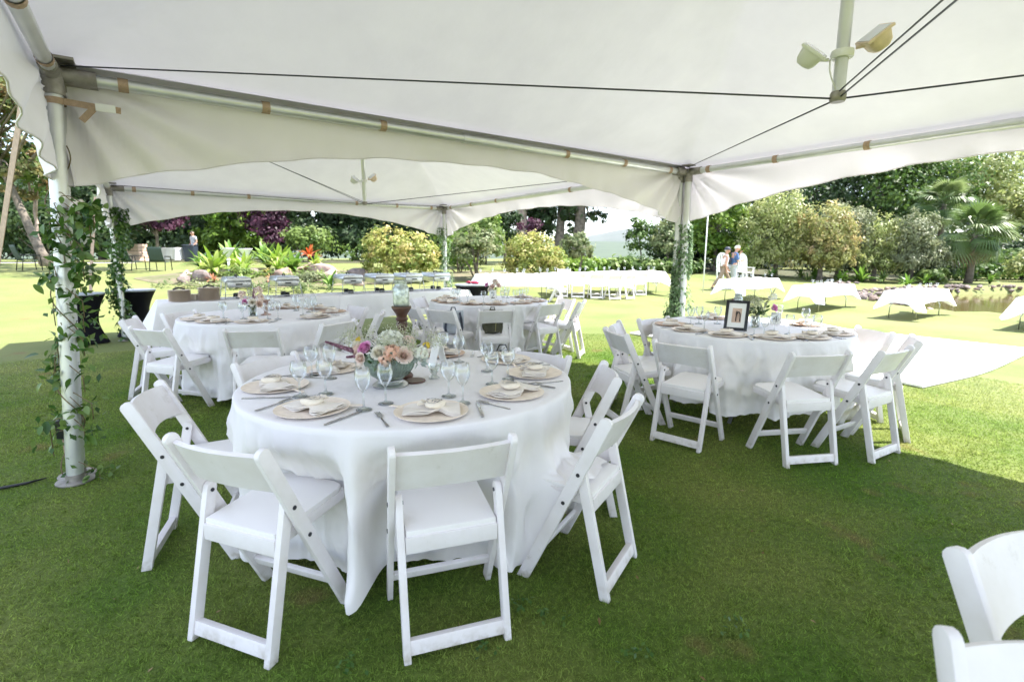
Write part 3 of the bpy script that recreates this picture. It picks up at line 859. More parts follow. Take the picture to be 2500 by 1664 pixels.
def round_cloth(key, label, seed, drop, over=(), hemamp=.03):
    (tx, ty) = TABLES[key][0]
    rnd = random.Random(seed)
    NP, NT = 480, 30
    fr = [(rnd.choice((7, 8, 9, 11, 12, 13, 15, 17)), rnd.uniform(0, 6.28), rnd.uniform(.5, 1)) for _ in range(5)]
    fr2 = [(rnd.choice((23, 27, 31)), rnd.uniform(0, 6.28), .35) for _ in range(2)]
    def fold(a, t):
        s = sum(w * math.sin(k * a + p + .35 * math.sin(2.2 * t + p)) for k, p, w in fr) / 2.2
        s2 = sum(w * (1 - 2 * abs(math.sin(k * .5 * a + p + .5 * t))) for k, p, w in fr2)
        s = s / (1 + abs(s)) * 1.9
        return s + s2 * .55 * t ** .6
    cre = [(rnd.choice((11, 13, 14, 16, 17)), rnd.uniform(0, 6.28), 1.0), (rnd.choice((19, 22, 25)), rnd.uniform(0, 6.28), .7), (rnd.choice((31, 37, 41)), rnd.uniform(0, 6.28), .4)]
    ch = []
    for idx, c in enumerate(CHAIRS[key]):
        ch.append((c[0] - tx, c[1] - ty, c[2], idx in over))
    z0 = .7615
    rings = [(r * RT, z0 + .0) for r in (0, .15, .3, .45, .6, .75, .88, .95, .978)] + [(RT * .992, z0 - .0015), (RT, z0 - .006)]
    vs = []
    rr = random.Random(seed + 5); wr = [(rr.uniform(3, 8), rr.uniform(0, 6.28), rr.uniform(0, 6.28)) for _ in range(5)]
    def topz(x, y): return .0012 * sum(math.sin(k * (x * math.cos(q) + y * math.sin(q)) * 2 + p) for k, q, p in wr)
    for r, z in rings:
        for j in range(NP):
            a = 2 * PI * j / NP
            x, y = r * math.cos(a), r * math.sin(a)
            vs.append((x, y, z + (topz(x, y) if r < RT * .96 else 0)))
    for i in range(1, NT + 1):
        t = i / NT
        for j in range(NP):
            a = 2 * PI * j / NP
            L = drop * t * (1 + .035 * math.sin(4 * a + seed))
            A = .085 * (t ** .7) * min(1, .4 + t)
            r = RT + .006 + .035 * t + A * fold(a, t)
            z = z0 - .008 - L
            if i == NT: z += .006 * abs(math.sin(40 * a)) - hemamp * .35 * fold(a, 1)
            elif t > .6: z -= hemamp * .35 * fold(a, t) * (t - .6) / .4
            x, y = r * math.cos(a), r * math.sin(a)
            for cx, cy, th, ov in ch:
                fx, fy = math.cos(th), math.sin(th)
                dx, dy = x - cx, y - cy
                ly = dx * fx + dy * fy; lx = dx * fy - dy * fx
                if not -.45 < lx < .45 or ly < -.6 or ly > .8: continue
                w = 1 - (sm(.14, .20, abs(lx)) if ov else sm(.19, .34, abs(lx)))
                if w <= 0: continue
                if ov:
                    # the cloth lies pulled out over the seat
                    zo = max(.470, z0 - .008 - min(L, .30)) - .02 * (abs(lx) / .25) ** 2
                    ex = max(0, L - .22)
                    tgt = RT + .01 + ex * .42
                    wob = .012 * math.sin(30 * a + 9 * t)
                    k = w ** 1.2
                    z = z + (zo + wob - z) * k
                    rad = math.hypot(x, y); s_ = 1 + (tgt - rad) / rad * k
                    x *= s_; y *= s_
                else:
                    need = .262 if z < .49 else .262 * max(0, (z0 - z) / (z0 - .49)) ** .8 - .05
                    if ly < need:
                        # push straight towards the table's axis
                        mv = (need - ly) * w
                        x += fx * mv; y += fy * mv
            # sharp soft-edged creases, also where the chairs push the cloth in
            rd_ = 0
            for k, ph, wt in cre:
                c_ = math.cos(k * (a + .10 * math.sin(3 * a + ph) + .16 * math.sin(ph) * t) + ph)
                rd_ += wt * (max(0, c_) ** 3 - .25)
            amp = .024 * min(1, t * 3.2) ** .8 * (.7 + .3 * math.sin(5 * a + seed))
            q_ = mnoise.noise((x * 4.2 + seed, y * 4.2, z * 3.1)); q2_ = mnoise.noise((x * 9.5, y * 9.5 + seed, z * 6.0 + 7))
            cr_ = .026 * (max(0, 1 - abs(q_) * 3.2) ** 2) + .011 * (max(0, 1 - abs(q2_) * 3.2) ** 2)
            rad = math.hypot(x, y); s_ = 1 + (amp * rd_ + cr_ * min(1, t * 4) - .008) / rad
            x *= s_; y *= s_
            z = max(z, .012)
            vs.append((x, y, z))
    n = len(rings) + NT
    fs = [(i * NP + j, i * NP + (j + 1) % NP, (i + 1) * NP + (j + 1) % NP, (i + 1) * NP + j) for i in range(1, n - 1) for j in range(NP)]
    fs += [(0, NP + j, NP + (j + 1) % NP) for j in range(NP)]
    mb = MB(); mb.add(vs, fs)
    o = mb.build('tablecloth', M['cloth'], smooth=True, loc=(tx, ty, 0))
    o.data.flip_normals() if hasattr(o.data, 'flip_normals') else None
    bm = bmesh.new(); bm.from_mesh(o.data)
    for _ in range(1):
        vv = [v for v in bm.verts if v.co.z < z0 - .012]
        bmesh.ops.smooth_vert(bm, verts=vv, factor=.25, use_axis_x=True, use_axis_y=True, use_axis_z=True)
    bmesh.ops.delete(bm, geom=[v for v in bm.verts if not v.link_faces], context='VERTS')
    bmesh.ops.recalc_face_normals(bm, faces=bm.faces)
    bm.to_mesh(o.data); bm.free()
    return tag(o, label, 'tablecloth', 'round white tablecloths')
round_cloth('near', 'white tablecloth with crumpled folds on the nearest round table, pulled over one chair seat', 11, .70, over=(2,))
round_cloth('vines', 'white tablecloth hanging to the grass on the round table by the vine wrapped leg', 23, .70)
round_cloth('two', 'white tablecloth on the round table with the number 2 card, behind the backpacks', 37, .70)
round_cloth('frame', 'white tablecloth with a wavy hem on the round table with the picture frame', 41, .58)

# two more chairs whose backs stand at the lower right corner
chair(1.225, .888, R(-72), 'white folding chair at the lower right corner, with the larger curved back', 'chairs at the lower right corner')
chair(.908, .535, R(-101), 'white folding chair at the lower right corner, only a rounded upright top in view', 'chairs at the lower right corner')
# ------------------------------------------------------------------ place settings
TOPZ = .7635
def lathe_mesh(name, prof, matl, n=24, auto=.6):
    mb = MB(); mb.lathe(prof, n); return mb.mesh(name, matl, smooth='auto', auto=auto)
# wine glass (thin wall, one surface)
def glass_mesh(h, rb, name):
    bw = h * .52
    prof = [(.0, .0), (.032, .001), (.033, .003), (.012, .008), (.0045, .016), (.004, .030), (.0042, h * .42), (.008, h * .45)]
    for q in range(1, 10):
        t = q / 9
        r = rb * (math.sin(PI * (.10 + .62 * t)) / math.sin(PI * .5)) ** .9
        prof.append((r, h * .45 + (h - h * .45) * t))
    mb = MB(); mb.shell(prof, 20)
    return mb.mesh(name, M['glass'], smooth=True)
G_BOWL = glass_mesh(.165, .037, 'bowl')
G_TALL = glass_mesh(.180, .034, 'bowl')
def foot_mesh():
    mb = MB(); mb.lathe([(0, .0003), (.0335, .0006), (.0335, .0022), (.02, .0042), (0, .007)], 20); return mb.mesh('foot', M['glass'], smooth='auto', auto=.5)
G_FOOT = foot_mesh()
def wine_glass(x, y, label, z=TOPZ, tall=False, group='wine glasses', parts=True):
    t = thing('wine_glass', label, 'wine glass', (x, y, z), random.uniform(0, 6), group)
    put('bowl', G_TALL if tall else G_BOWL, t)
    if parts: put('foot', G_FOOT, t)
    return t

def disc_mesh(mtl):
    mb = MB(); mb.lathe([(0, .004), (.105, .004), (.135, .0075), (.150, .0125), (.1525, .0135), (.1515, .0105), (.13, .0035), (.10, .0), (0, .0)], 40)
    return mb.mesh('disc', mtl, smooth='auto', auto=.6)
DISC = {'a': disc_mesh(M['plywood']), 'b': disc_mesh(M['plywood2'])}  # b: tan copy, the darker look of back-lit discs put into the colour
def handle_mesh(mtl):
    mb = MB(); mb.bar((.135, 0, .010), (.205, 0, .006), .016, .005); return mb.mesh('handle', mtl, bevel=.0015)
HAND = {'a': handle_mesh(M['plywood']), 'b': handle_mesh(M['plywood2'])}
def napkin_mesh(seed):
    rnd = random.Random(seed)
    p = [rnd.uniform(0, 6.28) for _ in range(4)]
    mb = MB()
    def outline(u, v):
        x = -.115 + .23 * u; y = -.072 + .144 * v
        y += .022 * (u - .5) * (1 if v > .5 else -1)
        return x, y
    for L in range(3):
        def f(u, v, L=L):
            x, y = outline(u, v)
            pinch = math.exp(-((u - .62) / .13) ** 2)
            y *= 1 - .42 * pinch
            z = .010 + L * .0055 + .010 * pinch + .0035 * math.sin(9 * u + p[0] + L) * math.sin(7 * v + p[1]) + .004 * (abs(2 * v - 1) ** 3) * math.sin(5 * u + p[2])
            s = 1 - .05 * L
            return (x * s + .006 * L, y * s - .004 * L, z)
        mb.slab(f, (0, 0, 1), .0028, 16, 10)
    return mb.mesh('napkin', M['linen'], smooth='auto', auto=.9)
NAPS = [napkin_mesh(k) for k in range(3)]
def pouch_mesh():
    mb = MB()
    def f(u, v):
        a = 2 * PI * u; t = v
        # drawstring pouch lying flat: body, neck, flared ruffle
        prof = [(0, 0.0), (.030, .003), (.043, .016), (.045, .04), (.040, .060), (.012, .076), (.010, .082), (.024, .098), (.027, .104)]
        k = t * (len(prof) - 1); i = min(int(k), len(prof) - 2); q = k - i
        r = prof[i][0] * (1 - q) + prof[i + 1][0] * q; y = prof[i][1] * (1 - q) + prof[i + 1][1] * q
        r *= 1 + (.16 * math.sin(7 * a) if t > .6 else .02 * math.sin(5 * a))
        return (r * math.cos(a), y - .045, .024 + r * .36 * math.sin(a))
    mb.grid(f, 28, 24); return mb.mesh('bag', M['pouch'], smooth=True)
POUCH = pouch_mesh()
def ink_mesh():
    mb = MB(); rnd = random.Random(3)
    for row in range(3):
        y = -.012 - row * .013 + .012
        x = -.024
        pts = []
        while x < .024:
            pts.append(Vector((x, y + rnd.uniform(-.0045, .0045), 0))); x += rnd.uniform(.002, .0042)
        pts = [Vector((p.x, p.y - .004, .0246 + .36 * math.sqrt(max(0, .0445 ** 2 - p.x ** 2)))) for p in pts]
        mb.tube(pts, .0007, 4)
    K = 26
    ring = [Vector((.033 * math.cos(2 * PI * k / K), -.006 + .030 * math.sin(2 * PI * k / K), 0)) for k in range(K + 1)]
    ring = [Vector((p.x, p.y, .0246 + .36 * math.sqrt(max(0, .0445 ** 2 - p.x ** 2)))) for p in ring]
    mb.tube(ring, .0006, 4)
    return mb.mesh('print', M['ink'])
INK = ink_mesh()
def ribbon_mesh():
    mb = MB()
    mb.tube([(.011 * math.cos(a), .034, .024 + .006 * math.sin(a)) for a in (2 * PI * k / 10 for k in range(11))], .0022, 5)
    for s in (-1, 1):
        mb.tube([(s * .006, .034, .030), (s * .022, .045, .034), (s * .030, .034, .030), (s * .010, .033, .031)], .0016, 5)
        mb.tube([(s * .005, .034, .030), (s * .020, .020, .028), (s * .035, .012, .022)], .0014, 5)
    return mb.mesh('ribbon', M['linen'], smooth=True)
RIB = ribbon_mesh()
def knife_mesh():
    mb = MB()
    pts = [(-.105, -.0045), (-.02, -.0055), (0, -.0048), (.005, -.0075), (.07, -.0085), (.100, -.003), (.104, .002), (.09, .0055), (0, .0055), (-.02, .0055), (-.105, .006), (-.109, .001)]
    mb.prism(pts, lambda x, y, t: (x, y, t * (1.6 if x < 0 else 1)), .0006, .0034)
    return mb.mesh('knife', M['cutlery'], bevel=.0006)
def fork_mesh():
    mb = MB()
    mb.prism([(-.095, -.006), (-.03, -.0035), (.02, -.003), (.035, -.010), (.052, -.0105), (.052, .0105), (.035, .010), (.02, .003), (-.03, .0035), (-.095, .006), (-.099, 0)], lambda x, y, t: (x, y, t + .004 * max(0, (x) / .05) ** 2), .0006, .0026)
    for k in range(4):
        y = -.0088 + k * .00587
        mb.bar((.050, y, .006), (.093, y, .0045), .0028, .002)
    return mb.mesh('fork', M['cutlery'])
KNIFE, FORK = knife_mesh(), fork_mesh()
rnd = random.Random(77)
def setting(table, az, rad, place, wood='a', pouch_rot=None, glasses=None):
    (tx, ty), td, _ = TABLES[table]
    a = R(az); ca, sa = math.cos(a), math.sin(a)
    def P(r, s):   # r outwards, s sideways (to the sitter's right)
        return tx + ca * r - sa * s, ty + sa * r + ca * s
    g = td.replace('the ', '')
    x, y = P(rad, 0); rz = a + PI / 2 + rnd.uniform(-.25, .25)
    ch = thing('charger_plate', f'pale wooden charger disc at the {place} of {td}', 'charger plate', (x, y, TOPZ), rz, 'charger plates on the ' + g)
    put('disc', DISC[wood], ch); put('handle', HAND[wood], ch, rot=(0, 0, rnd.choice((.45, .55, 2.6))))
    n = put('napkin', rnd.choice(NAPS), None, (x, y, TOPZ + .003), (0, 0, rz + rnd.uniform(-.35, .35)))
    tag(n, f'folded ivory napkin on the {place} charger of {td}', 'napkin', 'napkins on the ' + g)
    fp = thing('favor_pouch', f'small tied cream pouch with dark script, {place} of {td}', 'pouch', (x + rnd.uniform(-.015, .015), y + rnd.uniform(-.015, .015), TOPZ + .020), (pouch_rot if pouch_rot is not None else rz + rnd.uniform(-1.2, 1.2)), 'favour pouches on the ' + g)
    put('bag', POUCH, fp); put('print', INK, fp); put('ribbon', RIB, fp)
    kx, ky = P(rad + .02, .20)
    k = put('knife', KNIFE, None, (kx, ky, TOPZ + .0005), (0, 0, a + PI + rnd.uniform(-.2, .2)))
    tag(k, f'steel knife beside the {place} charger of {td}', 'knife', 'knives on the ' + g)
    fx, fy = P(rad + .03, -.20)
    f = put('fork', FORK, None, (fx, fy, TOPZ + .0005), (0, 0, a + PI + rnd.uniform(-.25, .25)))
    tag(f, f'steel fork beside the {place} charger of {td}', 'fork', 'forks on the ' + g)
    if glasses is None:
        for q, (r_, s_) in enumerate(((rad - .24, .10), (rad - .20, .19))):
            gx, gy = P(r_ + rnd.uniform(-.03, .03), s_ + rnd.uniform(-.03, .03))
            wine_glass(gx, gy, f'{"inner" if q == 0 else "outer"} wine glass at the {place} of {td}', tall=bool(q), group='wine glasses on the ' + g)
for az, rad, pl in ((243, .66, 'front left place'), (288, .66, 'front middle place'), (328, .63, 'front right place'), (6, .66, 'right place'), (41, .66, 'rear right place'), (83, .62, 'rear middle place'), (162, .50, 'rear left place'), (200, .66, 'left place')):
    setting('near', az, rad, pl, 'a' if az not in (83,) else 'b', glasses=False)
for q, (x, y, pl) in enumerate(((-.97, 2.26, 'by the left charger, front one'), (-1.07, 2.66, 'by the left charger, rear one'), (-.87, 2.31, 'second from the left along the front'), (-.95, 2.60, 'behind the left pair'), (-.62, 2.06, 'just right of the front left knife'), (-.55, 2.15, 'overlapping the green bowl'),
        (-.89, 2.84, 'left of the green bowl, under the purple spike'), (-.43, 3.14, 'rear, left of the two before the wooden charger'), (-.32, 3.03, 'rear, right of the two before the wooden charger'), (-.29, 2.27, 'right of the bowl, behind another glass'), (-.215, 2.16, 'tallest, right of the bowl'), (-.14, 2.79, 'rear right, the left of three'), (-.10, 2.50, 'rear right, front of three'), (-.02, 2.60, 'rear right, the right of three'))):
    wine_glass(x, y, f'wine glass on the nearest round table, {pl}', tall=q in (4, 5, 10, 3), group='wine glasses on the nearest round table')
for az, rad, pl in ((172, .68, 'rear left place'), (203, .68, 'left place'), (233, .68, 'front left place'), (262, .68, 'front middle place'), (287, .68, 'front right place'), (318, .68, 'right place'), (10, .62, 'rear right place'), (100, .60, 'rear middle place')):
    setting('frame', az, rad, pl, 'a' if az > 190 else 'b', glasses=True)
for x, y, pl in ((1.68, 4.76, 'left rear, first of a row'), (1.78, 4.82, 'left rear, second of a row'), (1.69, 4.44, 'alone near the left edge'), (1.96, 4.83, 'behind the frame'), (1.97, 4.10, 'before the frame, left of a touching pair'), (2.03, 4.06, 'before the frame, right of a touching pair'),
        (2.29, 4.17, 'front right, before the folded card'), (2.24, 4.31, 'right of the frame, beside the card'), (2.42, 4.12, 'front right, left of a pair'), (2.50, 4.14, 'front right, right of a pair'), (2.62, 4.98, 'far right rear'), (2.70, 4.66, 'right edge rear')):
    wine_glass(x, y, f'wine glass on the picture frame table, {pl}', group='wine glasses on the picture frame table')
for az, pl in ((218, 'front left place'), (253, 'front middle place'), (281, 'front right place'), (312, 'right front place'), (342, 'right place'), (43, 'rear right place'), (162, 'rear left place'), (194, 'left place')):
    setting('two', az, .68, pl, 'b')
for az, pl in ((222, 'front left place'), (249, 'front inner place'), (283, 'front middle place'), (338, 'right place'), (21, 'rear right place'), (57, 'rear middle place'), (97, 'rear left place')):
    setting('vines', az, .66, pl, 'a' if az > 200 else 'b')

# ------------------------------------------------------------------ flowers
def ramp_leaf(name, cols, tr=.3): return leaf_mat(name, cols, tr, .6, .2)
M['rose_blush'] = leaf_mat('rose_blush', [(.80, .58, .50), (.86, .71, .63), (.88, .79, .73)], .3, .6, .2)
M['rose_cream'] = leaf_mat('rose_cream', [(.78, .72, .58), (.85, .80, .70), (.88, .86, .78)], .3, .6, .2)
M['peony'] = leaf_mat('magenta_peony', [(.66, .16, .46), (.76, .32, .58), (.84, .56, .72)], .3, .6, .2)
M['stock'] = leaf_mat('apricot_stock', [(.80, .42, .28), (.84, .55, .42), (.88, .68, .56)], .3, .6, .2)
M['hydrangea'] = leaf_mat('hydrangea', [(.72, .76, .58), (.82, .84, .74), (.88, .88, .84)], .3, .6, .2)
M['filler'] = leaf_mat('filler_green', [(.30, .36, .16), (.58, .60, .40), (.80, .78, .70)], .3, .6, .2)
M['spike'] = leaf_mat('purple_spike', [(.22, .10, .15), (.36, .18, .25), (.50, .32, .38)], .3, .6, .2)
M['yellow_fl'] = leaf_mat('yellow_flower', [(.75, .55, .06), (.85, .70, .15)], .3, .6, .2)
M['bouq_leaf'] = leaf_mat('bouquet_leaf', [(.025, .06, .02), (.06, .12, .03), (.12, .17, .06)], .25, .5, .3)
M['silver_leaf'] = leaf_mat('silver_leaf', [(.24, .30, .27), (.38, .44, .41), (.50, .55, .52)], .25, .6, .2)

def quads_mesh(name, Cn, N, U, sx, sy, tint, matl, cup=0.0):
    """leaf-shaped quads: centre, normal, up axis, half sizes"""
    n = len(Cn)
    N = N / (np.linalg.norm(N, axis=1, keepdims=True) + 1e-9)
    U = U - N * (U * N).sum(1, keepdims=True); U = U / (np.linalg.norm(U, axis=1, keepdims=True) + 1e-9)
    S = np.cross(N, U)
    sx = np.broadcast_to(np.asarray(sx, float), (n,))[:, None]; sy = np.broadcast_to(np.asarray(sy, float), (n,))[:, None]
    V = np.stack([Cn - U * sy, Cn + S * sx - U * sy * .1 + N * cup * sx, Cn + U * sy, Cn - S * sx - U * sy * .1 + N * cup * sx], 1).reshape(-1, 3)
    F = np.arange(n * 4).reshape(n, 4)
    return np_mesh(name, V, F, matl, smooth=False, tint=tint)

def rose_mesh(r, matl, seed, layers=9, name='rose'):
    rnd = random.Random(seed); mb = MB(); tint = []
    for L in range(layers):
        t = L / (layers - 1)
        k = 3 + int(3 * t)
        for q in range(k):
            a0 = 2 * PI * q / k + L * 1.1 + rnd.uniform(-.15, .15)
            rr = r * (.07 + .87 * t); h = r * (1.02 - .40 * t ** 1.5); wd = (2.5 / k) * 1.15
            nf0 = len(mb.f)
            def f(u, v):
                a = a0 + (u - .5) * wd * 2
                open_ = rr * (.45 + .55 * v) * (1 + .16 * t * max(0, v - .7) / .3)
                edge = (1 - (2 * u - 1) ** 2) * .14 * r
                z = -r * .35 + (h + r * .35 - .10 * r) * v + edge * v - .20 * r * t * max(0, v - .75) / .25
                return (open_ * math.cos(a), open_ * math.sin(a), z)
            mb.grid(f, 6, 4)
            tint += [min(1, max(0, .25 + .55 * t + rnd.uniform(-.12, .12)))] * (len(mb.f) - nf0)
    me = mb.mesh(name, matl, smooth=True)
    at = me.attributes.new('tint', 'FLOAT', 'FACE'); at.data.foreach_set('value', np.array(tint, np.float32))
    return me
def puff_mesh(name, r, n, s, matl, seed, squash=1.0, shape='ball'):
    rs = np.random.RandomState(seed)
    d = rs.normal(size=(n, 3)); d /= np.linalg.norm(d, axis=1, keepdims=True)
    d[:, 2] = np.where(d[:, 2] < -.35, -d[:, 2], d[:, 2])
    rad = r * (rs.uniform(.75, 1.02, n) if shape == 'ball' else rs.uniform(.1, 1, n) ** .6)
    P = d * rad[:, None]; P[:, 2] *= squash
    nr = d + rs.normal(size=(n, 3)) * .45
    return quads_mesh(name, P, nr, rs.normal(size=(n, 3)), s, s, np.clip(rs.uniform(0, 1, n) * .6 + .4 * (rad / r), 0, 1), matl, .25)
def spike_mesh(name, L, w, n, matl, seed, s=.006):
    rs = np.random.RandomState(seed); t = rs.uniform(0, 1, n); a = rs.uniform(0, 6.28, n)
    r = w * (1 - t) ** .6 * rs.uniform(.5, 1, n)
    P = np.stack([r * np.cos(a), r * np.sin(a), t * L], 1)
    return quads_mesh(name, P, np.stack([np.cos(a), np.sin(a), .5 + 0 * a], 1), rs.normal(size=(n, 3)), s, s * 1.3, rs.uniform(0, 1, n), matl, .2)
def leafset_mesh(name, n, spread, size, matl, seed, up=.5):
    rs = np.random.RandomState(seed); a = rs.uniform(0, 6.28, n); e = rs.uniform(-.2, 1.0, n)
    d = np.stack([np.cos(a) * np.cos(e), np.sin(a) * np.cos(e), np.sin(e)], 1)
    P = d * (spread * rs.uniform(.35, 1, n))[:, None]
    return quads_mesh(name, P, np.stack([-np.sin(e) * np.cos(a), -np.sin(e) * np.sin(a), np.cos(e)], 1) + rs.normal(size=(n, 3)) * .3, d, size * .45, size, rs.uniform(0, 1, n), matl, .15)
def aim(o, d):
    o.rotation_euler = Vector(d).to_track_quat('Z', 'Y').to_euler(); return o
def baby_mesh(name, n, seed, h, w):
    """baby's breath: fine stems with tiny white flowers"""
    rs = np.random.RandomState(seed); t = rs.uniform(0.2, 1, n) ** .6
    a = rs.uniform(0, 6.28, n)
    P = np.stack([w * t * np.cos(a) * rs.uniform(.1, 1, n), w * t * np.sin(a) * rs.uniform(.1, 1, n), h * t * rs.uniform(.6, 1, n)], 1)
    return quads_mesh(name, P, rs.normal(size=(n, 3)), rs.normal(size=(n, 3)), .0028, .0028, rs.uniform(0, 1, n), M['filler'], .2)

# near table: ribbed green bowl, bouquet, candlestick with mercury jar
bx, by = -.605, 2.47
bw = thing('flower_bowl', 'ribbed green glass bowl on a silver foot, holding the large bouquet', 'bowl', (bx, by, TOPZ)); bw.scale = (1.1, 1.1, 1.0)
mb = MB(); mb.lathe([(0, 0), (.078, 0), (.080, .006), (.072, .014), (.058, .020), (.052, .028), (.056, .034), (0, .036)], 40); mb.build('foot', M['steel'], bw, smooth='auto', auto=.5)
mb = MB(); mb.shell([(.02, .036), (.060, .040), (.085, .060), (.103, .090), (.112, .125), (.114, .150), (.111, .150), (.108, .125), (.098, .092), (.080, .065), (.02, .045)], 108, mod=lambda a, z: 1 + .026 * math.cos(36 * a)); mb.build('bowl', M['greenglass'], bw, smooth='auto', auto=.9)
rs_ = random.Random(5)
mb = MB()
for k in range(26):
    a = rs_.uniform(0, 6.28); r0 = rs_.uniform(.01, .06); a2 = a + rs_.uniform(1.5, 4.5); r1 = rs_.uniform(.03, .085)
    mb.tube([(r0 * math.cos(a), r0 * math.sin(a), .048), (r1 * math.cos(a2), r1 * math.sin(a2), .15)], .003, 5)
stems = mb.mesh('stems', M['stem'], smooth=True)
bq = thing('bouquet', 'bouquet of blush roses, magenta peony, white hydrangea and purple spike in green bowl', 'bouquet', (bx, by, TOPZ))
put('stems', stems, bq)
# px directions: x right, -y towards the camera
def fl(parent, mesh, name, x, y, z, tilt=None):
    if parent is bq: x, y, z = x * 1.22, y * 1.1, (.15 + (z - .15) * .58 if z > .15 else z)
    o = put(name, mesh, parent, (x, y, z))
    d = Vector(tilt) if tilt is not None else Vector((x, y, .09))
    return aim(o, d)
ROSE_B = rose_mesh(.042, M['rose_blush'], 1); ROSE_C = rose_mesh(.038, M['rose_cream'], 2, name='rose'); PEONY = rose_mesh(.036, M['peony'], 3, 10, 'peony')
fl(bq, ROSE_B, 'rose', .072, -.075, .175, (.35, -.85, .5))
fl(bq, ROSE_C, 'rose', -.022, -.078, .195, (-.2, -.8, .55)).scale = (.95,) * 3
fl(bq, ROSE_B, 'rose', -.112, -.010, .190, (-.8, -.35, .5)).scale = (1.0,) * 3
fl(bq, ROSE_C, 'rose', -.13, .03, .225, (-.7, -.3, .8)).scale = (.9,) * 3
fl(bq, PEONY, 'peony', -.082, -.045, .222, (-.45, -.65, .7))
fl(bq, ROSE_B, 'rose', -.092, -.075, .155, (-.5, -.85, .1)).scale = (.7,) * 3
fl(bq, puff_mesh('hydrangea', .068, 240, .011, M['hydrangea'], 4, .8), 'hydrangea', .0, .025, .262, (0, -.2, 1))
fl(bq, puff_mesh('stock', .040, 90, .011, M['stock'], 6, 1.3), 'stock', .028, -.080, .195, (.05, -.7, .9))
fl(bq, puff_mesh('stock', .030, 60, .010, M['stock'], 7, 1.3), 'stock', .005, -.095, .150, (-.05, -1, .1))
fl(bq, puff_mesh('white_stock', .036, 80, .010, M['hydrangea'], 8, 1.2), 'white_stock', .132, -.045, .180, (.7, -.6, .4))
fl(bq, puff_mesh('pink_filler', .032, 80, .007, M['rose_blush'], 9, 1), 'pink_filler', .075, .03, .262, (.4, -.1, 1))
fl(bq, puff_mesh('yellow_flower', .018, 40, .006, M['yellow_fl'], 10, 1), 'yellow_flower', .150, .0, .238, (.7, -.2, .6))
fl(bq, puff_mesh('yellow_flower', .014, 30, .006, M['yellow_fl'], 12, 1), 'yellow_flower', -.13, .03, .275, (-.6, -.2, .8))
tag(fl(bq, puff_mesh('green_filler', .075, 500, .0032, M['filler'], 13, .8, 'fill'), 'green_filler', .0, -.045, .240, (0, -.6, .8)), kind='stuff')
tag(fl(bq, puff_mesh('green_filler', .060, 420, .0032, M['filler'], 14, .8, 'fill'), 'green_filler', .090, -.045, .225, (.4, -.6, .8)), kind='stuff')
for k, (x, y, tl) in enumerate(((-.08, .05, (-.45, .1, 1)), (.06, .06, (.2, .2, 1)), (.14, .03, (.75, 0, .8)), (-.14, .06, (-.8, .1, .8)), (.0, .09, (0, .35, 1)))):
    o = fl(bq, baby_mesh('babys_breath', 420, 20 + k, .13, .085), 'babys_breath', x, y, .19, tl); tag(o, kind='stuff')
o = fl(bq, spike_mesh('purple_spike', .165, .013, 360, M['spike'], 30), 'purple_spike', -.12, -.02, .185, (-.93, .02, .30))
fl(bq, spike_mesh('purple_spike', .075, .010, 140, M['spike'], 31), 'purple_spike', -.10, -.03, .160, (-.9, -.2, -.05))
tag(fl(bq, leafset_mesh('leaves', 70, .13, .026, M['bouq_leaf'], 32), 'leaves', 0, -.01, .135, (0, -.1, 1)), kind='stuff')
tag(fl(bq, leafset_mesh('silver_leaves', 16, .045, .02, M['silver_leaf'], 33), 'silver_leaves', .125, -.05, .135, (.7, -.6, -.2)), kind='stuff')

def candlestick(x, y, h, r, matl, label, z=TOPZ):
    t = thing('candlestick', label, 'candlestick', (x, y, z))
    prof = [(0, 0), (r * 1.15, 0), (r * 1.2, h * .03), (r * 1.0, h * .06), (r * .55, h * .09), (r * .42, h * .16), (r * .40, h * .36), (r * .52, h * .46), (r * .36, h * .50), (r * .50, h * .53), (r * .55, h * .56), (r * .42, h * .60), (r * .55, h * .70), (r * .72, h * .76), (r * .60, h * .79), (r * .80, h * .82), (r * .62, h * .85), (r * .70, h * .89), (r * 1.12, h * .96), (r * 1.2, h * .975), (r * 1.2, h), (0, h)]
    b = []
    for (a0, z0), (a1, z1) in zip(prof[:-1], prof[1:]): b += [(a0, z0)]
    b.append(prof[-1])
    mb = MB(); mb.lathe(b, 28); mb.build('shaft', matl, t, smooth='auto', auto=.5)
    return t
def mason_jar(x, y, z, label, s=1.0, fill='mercury'):
    t = thing('mason_jar', label, 'jar', (x, y, z))
    prof = [(0, 0), (.036, 0), (.041, .006), (.042, .02), (.042, .085), (.039, .098), (.031, .108), (.031, .112), (.034, .114), (.034, .118), (.031, .120), (.032, .132), (.030, .134)]
    mb = MB(); mb.shell([(r * s, q * s) for r, q in prof], 28); mb.build('glass', M[fill], t, smooth='auto', auto=.8)
    mb = MB()
    for k in (0, 1): mb.tube([(.0335 * s * math.cos(2 * PI * j / 24), .0335 * s * math.sin(2 * PI * j / 24), (.123 + .006 * k) * s) for j in range(25)], .0012 * s, 5)
    mb.build('thread', M[fill], t, smooth=True)
    return t
candlestick(-.575, 2.64, .378, .042, M['wood_brown'], 'dark brown turned wooden candlestick behind the bouquet on the nearest table')
mason_jar(-.575, 2.64, TOPZ + .379, 'silvered glass jar on top of the dark brown candlestick', 1.0)
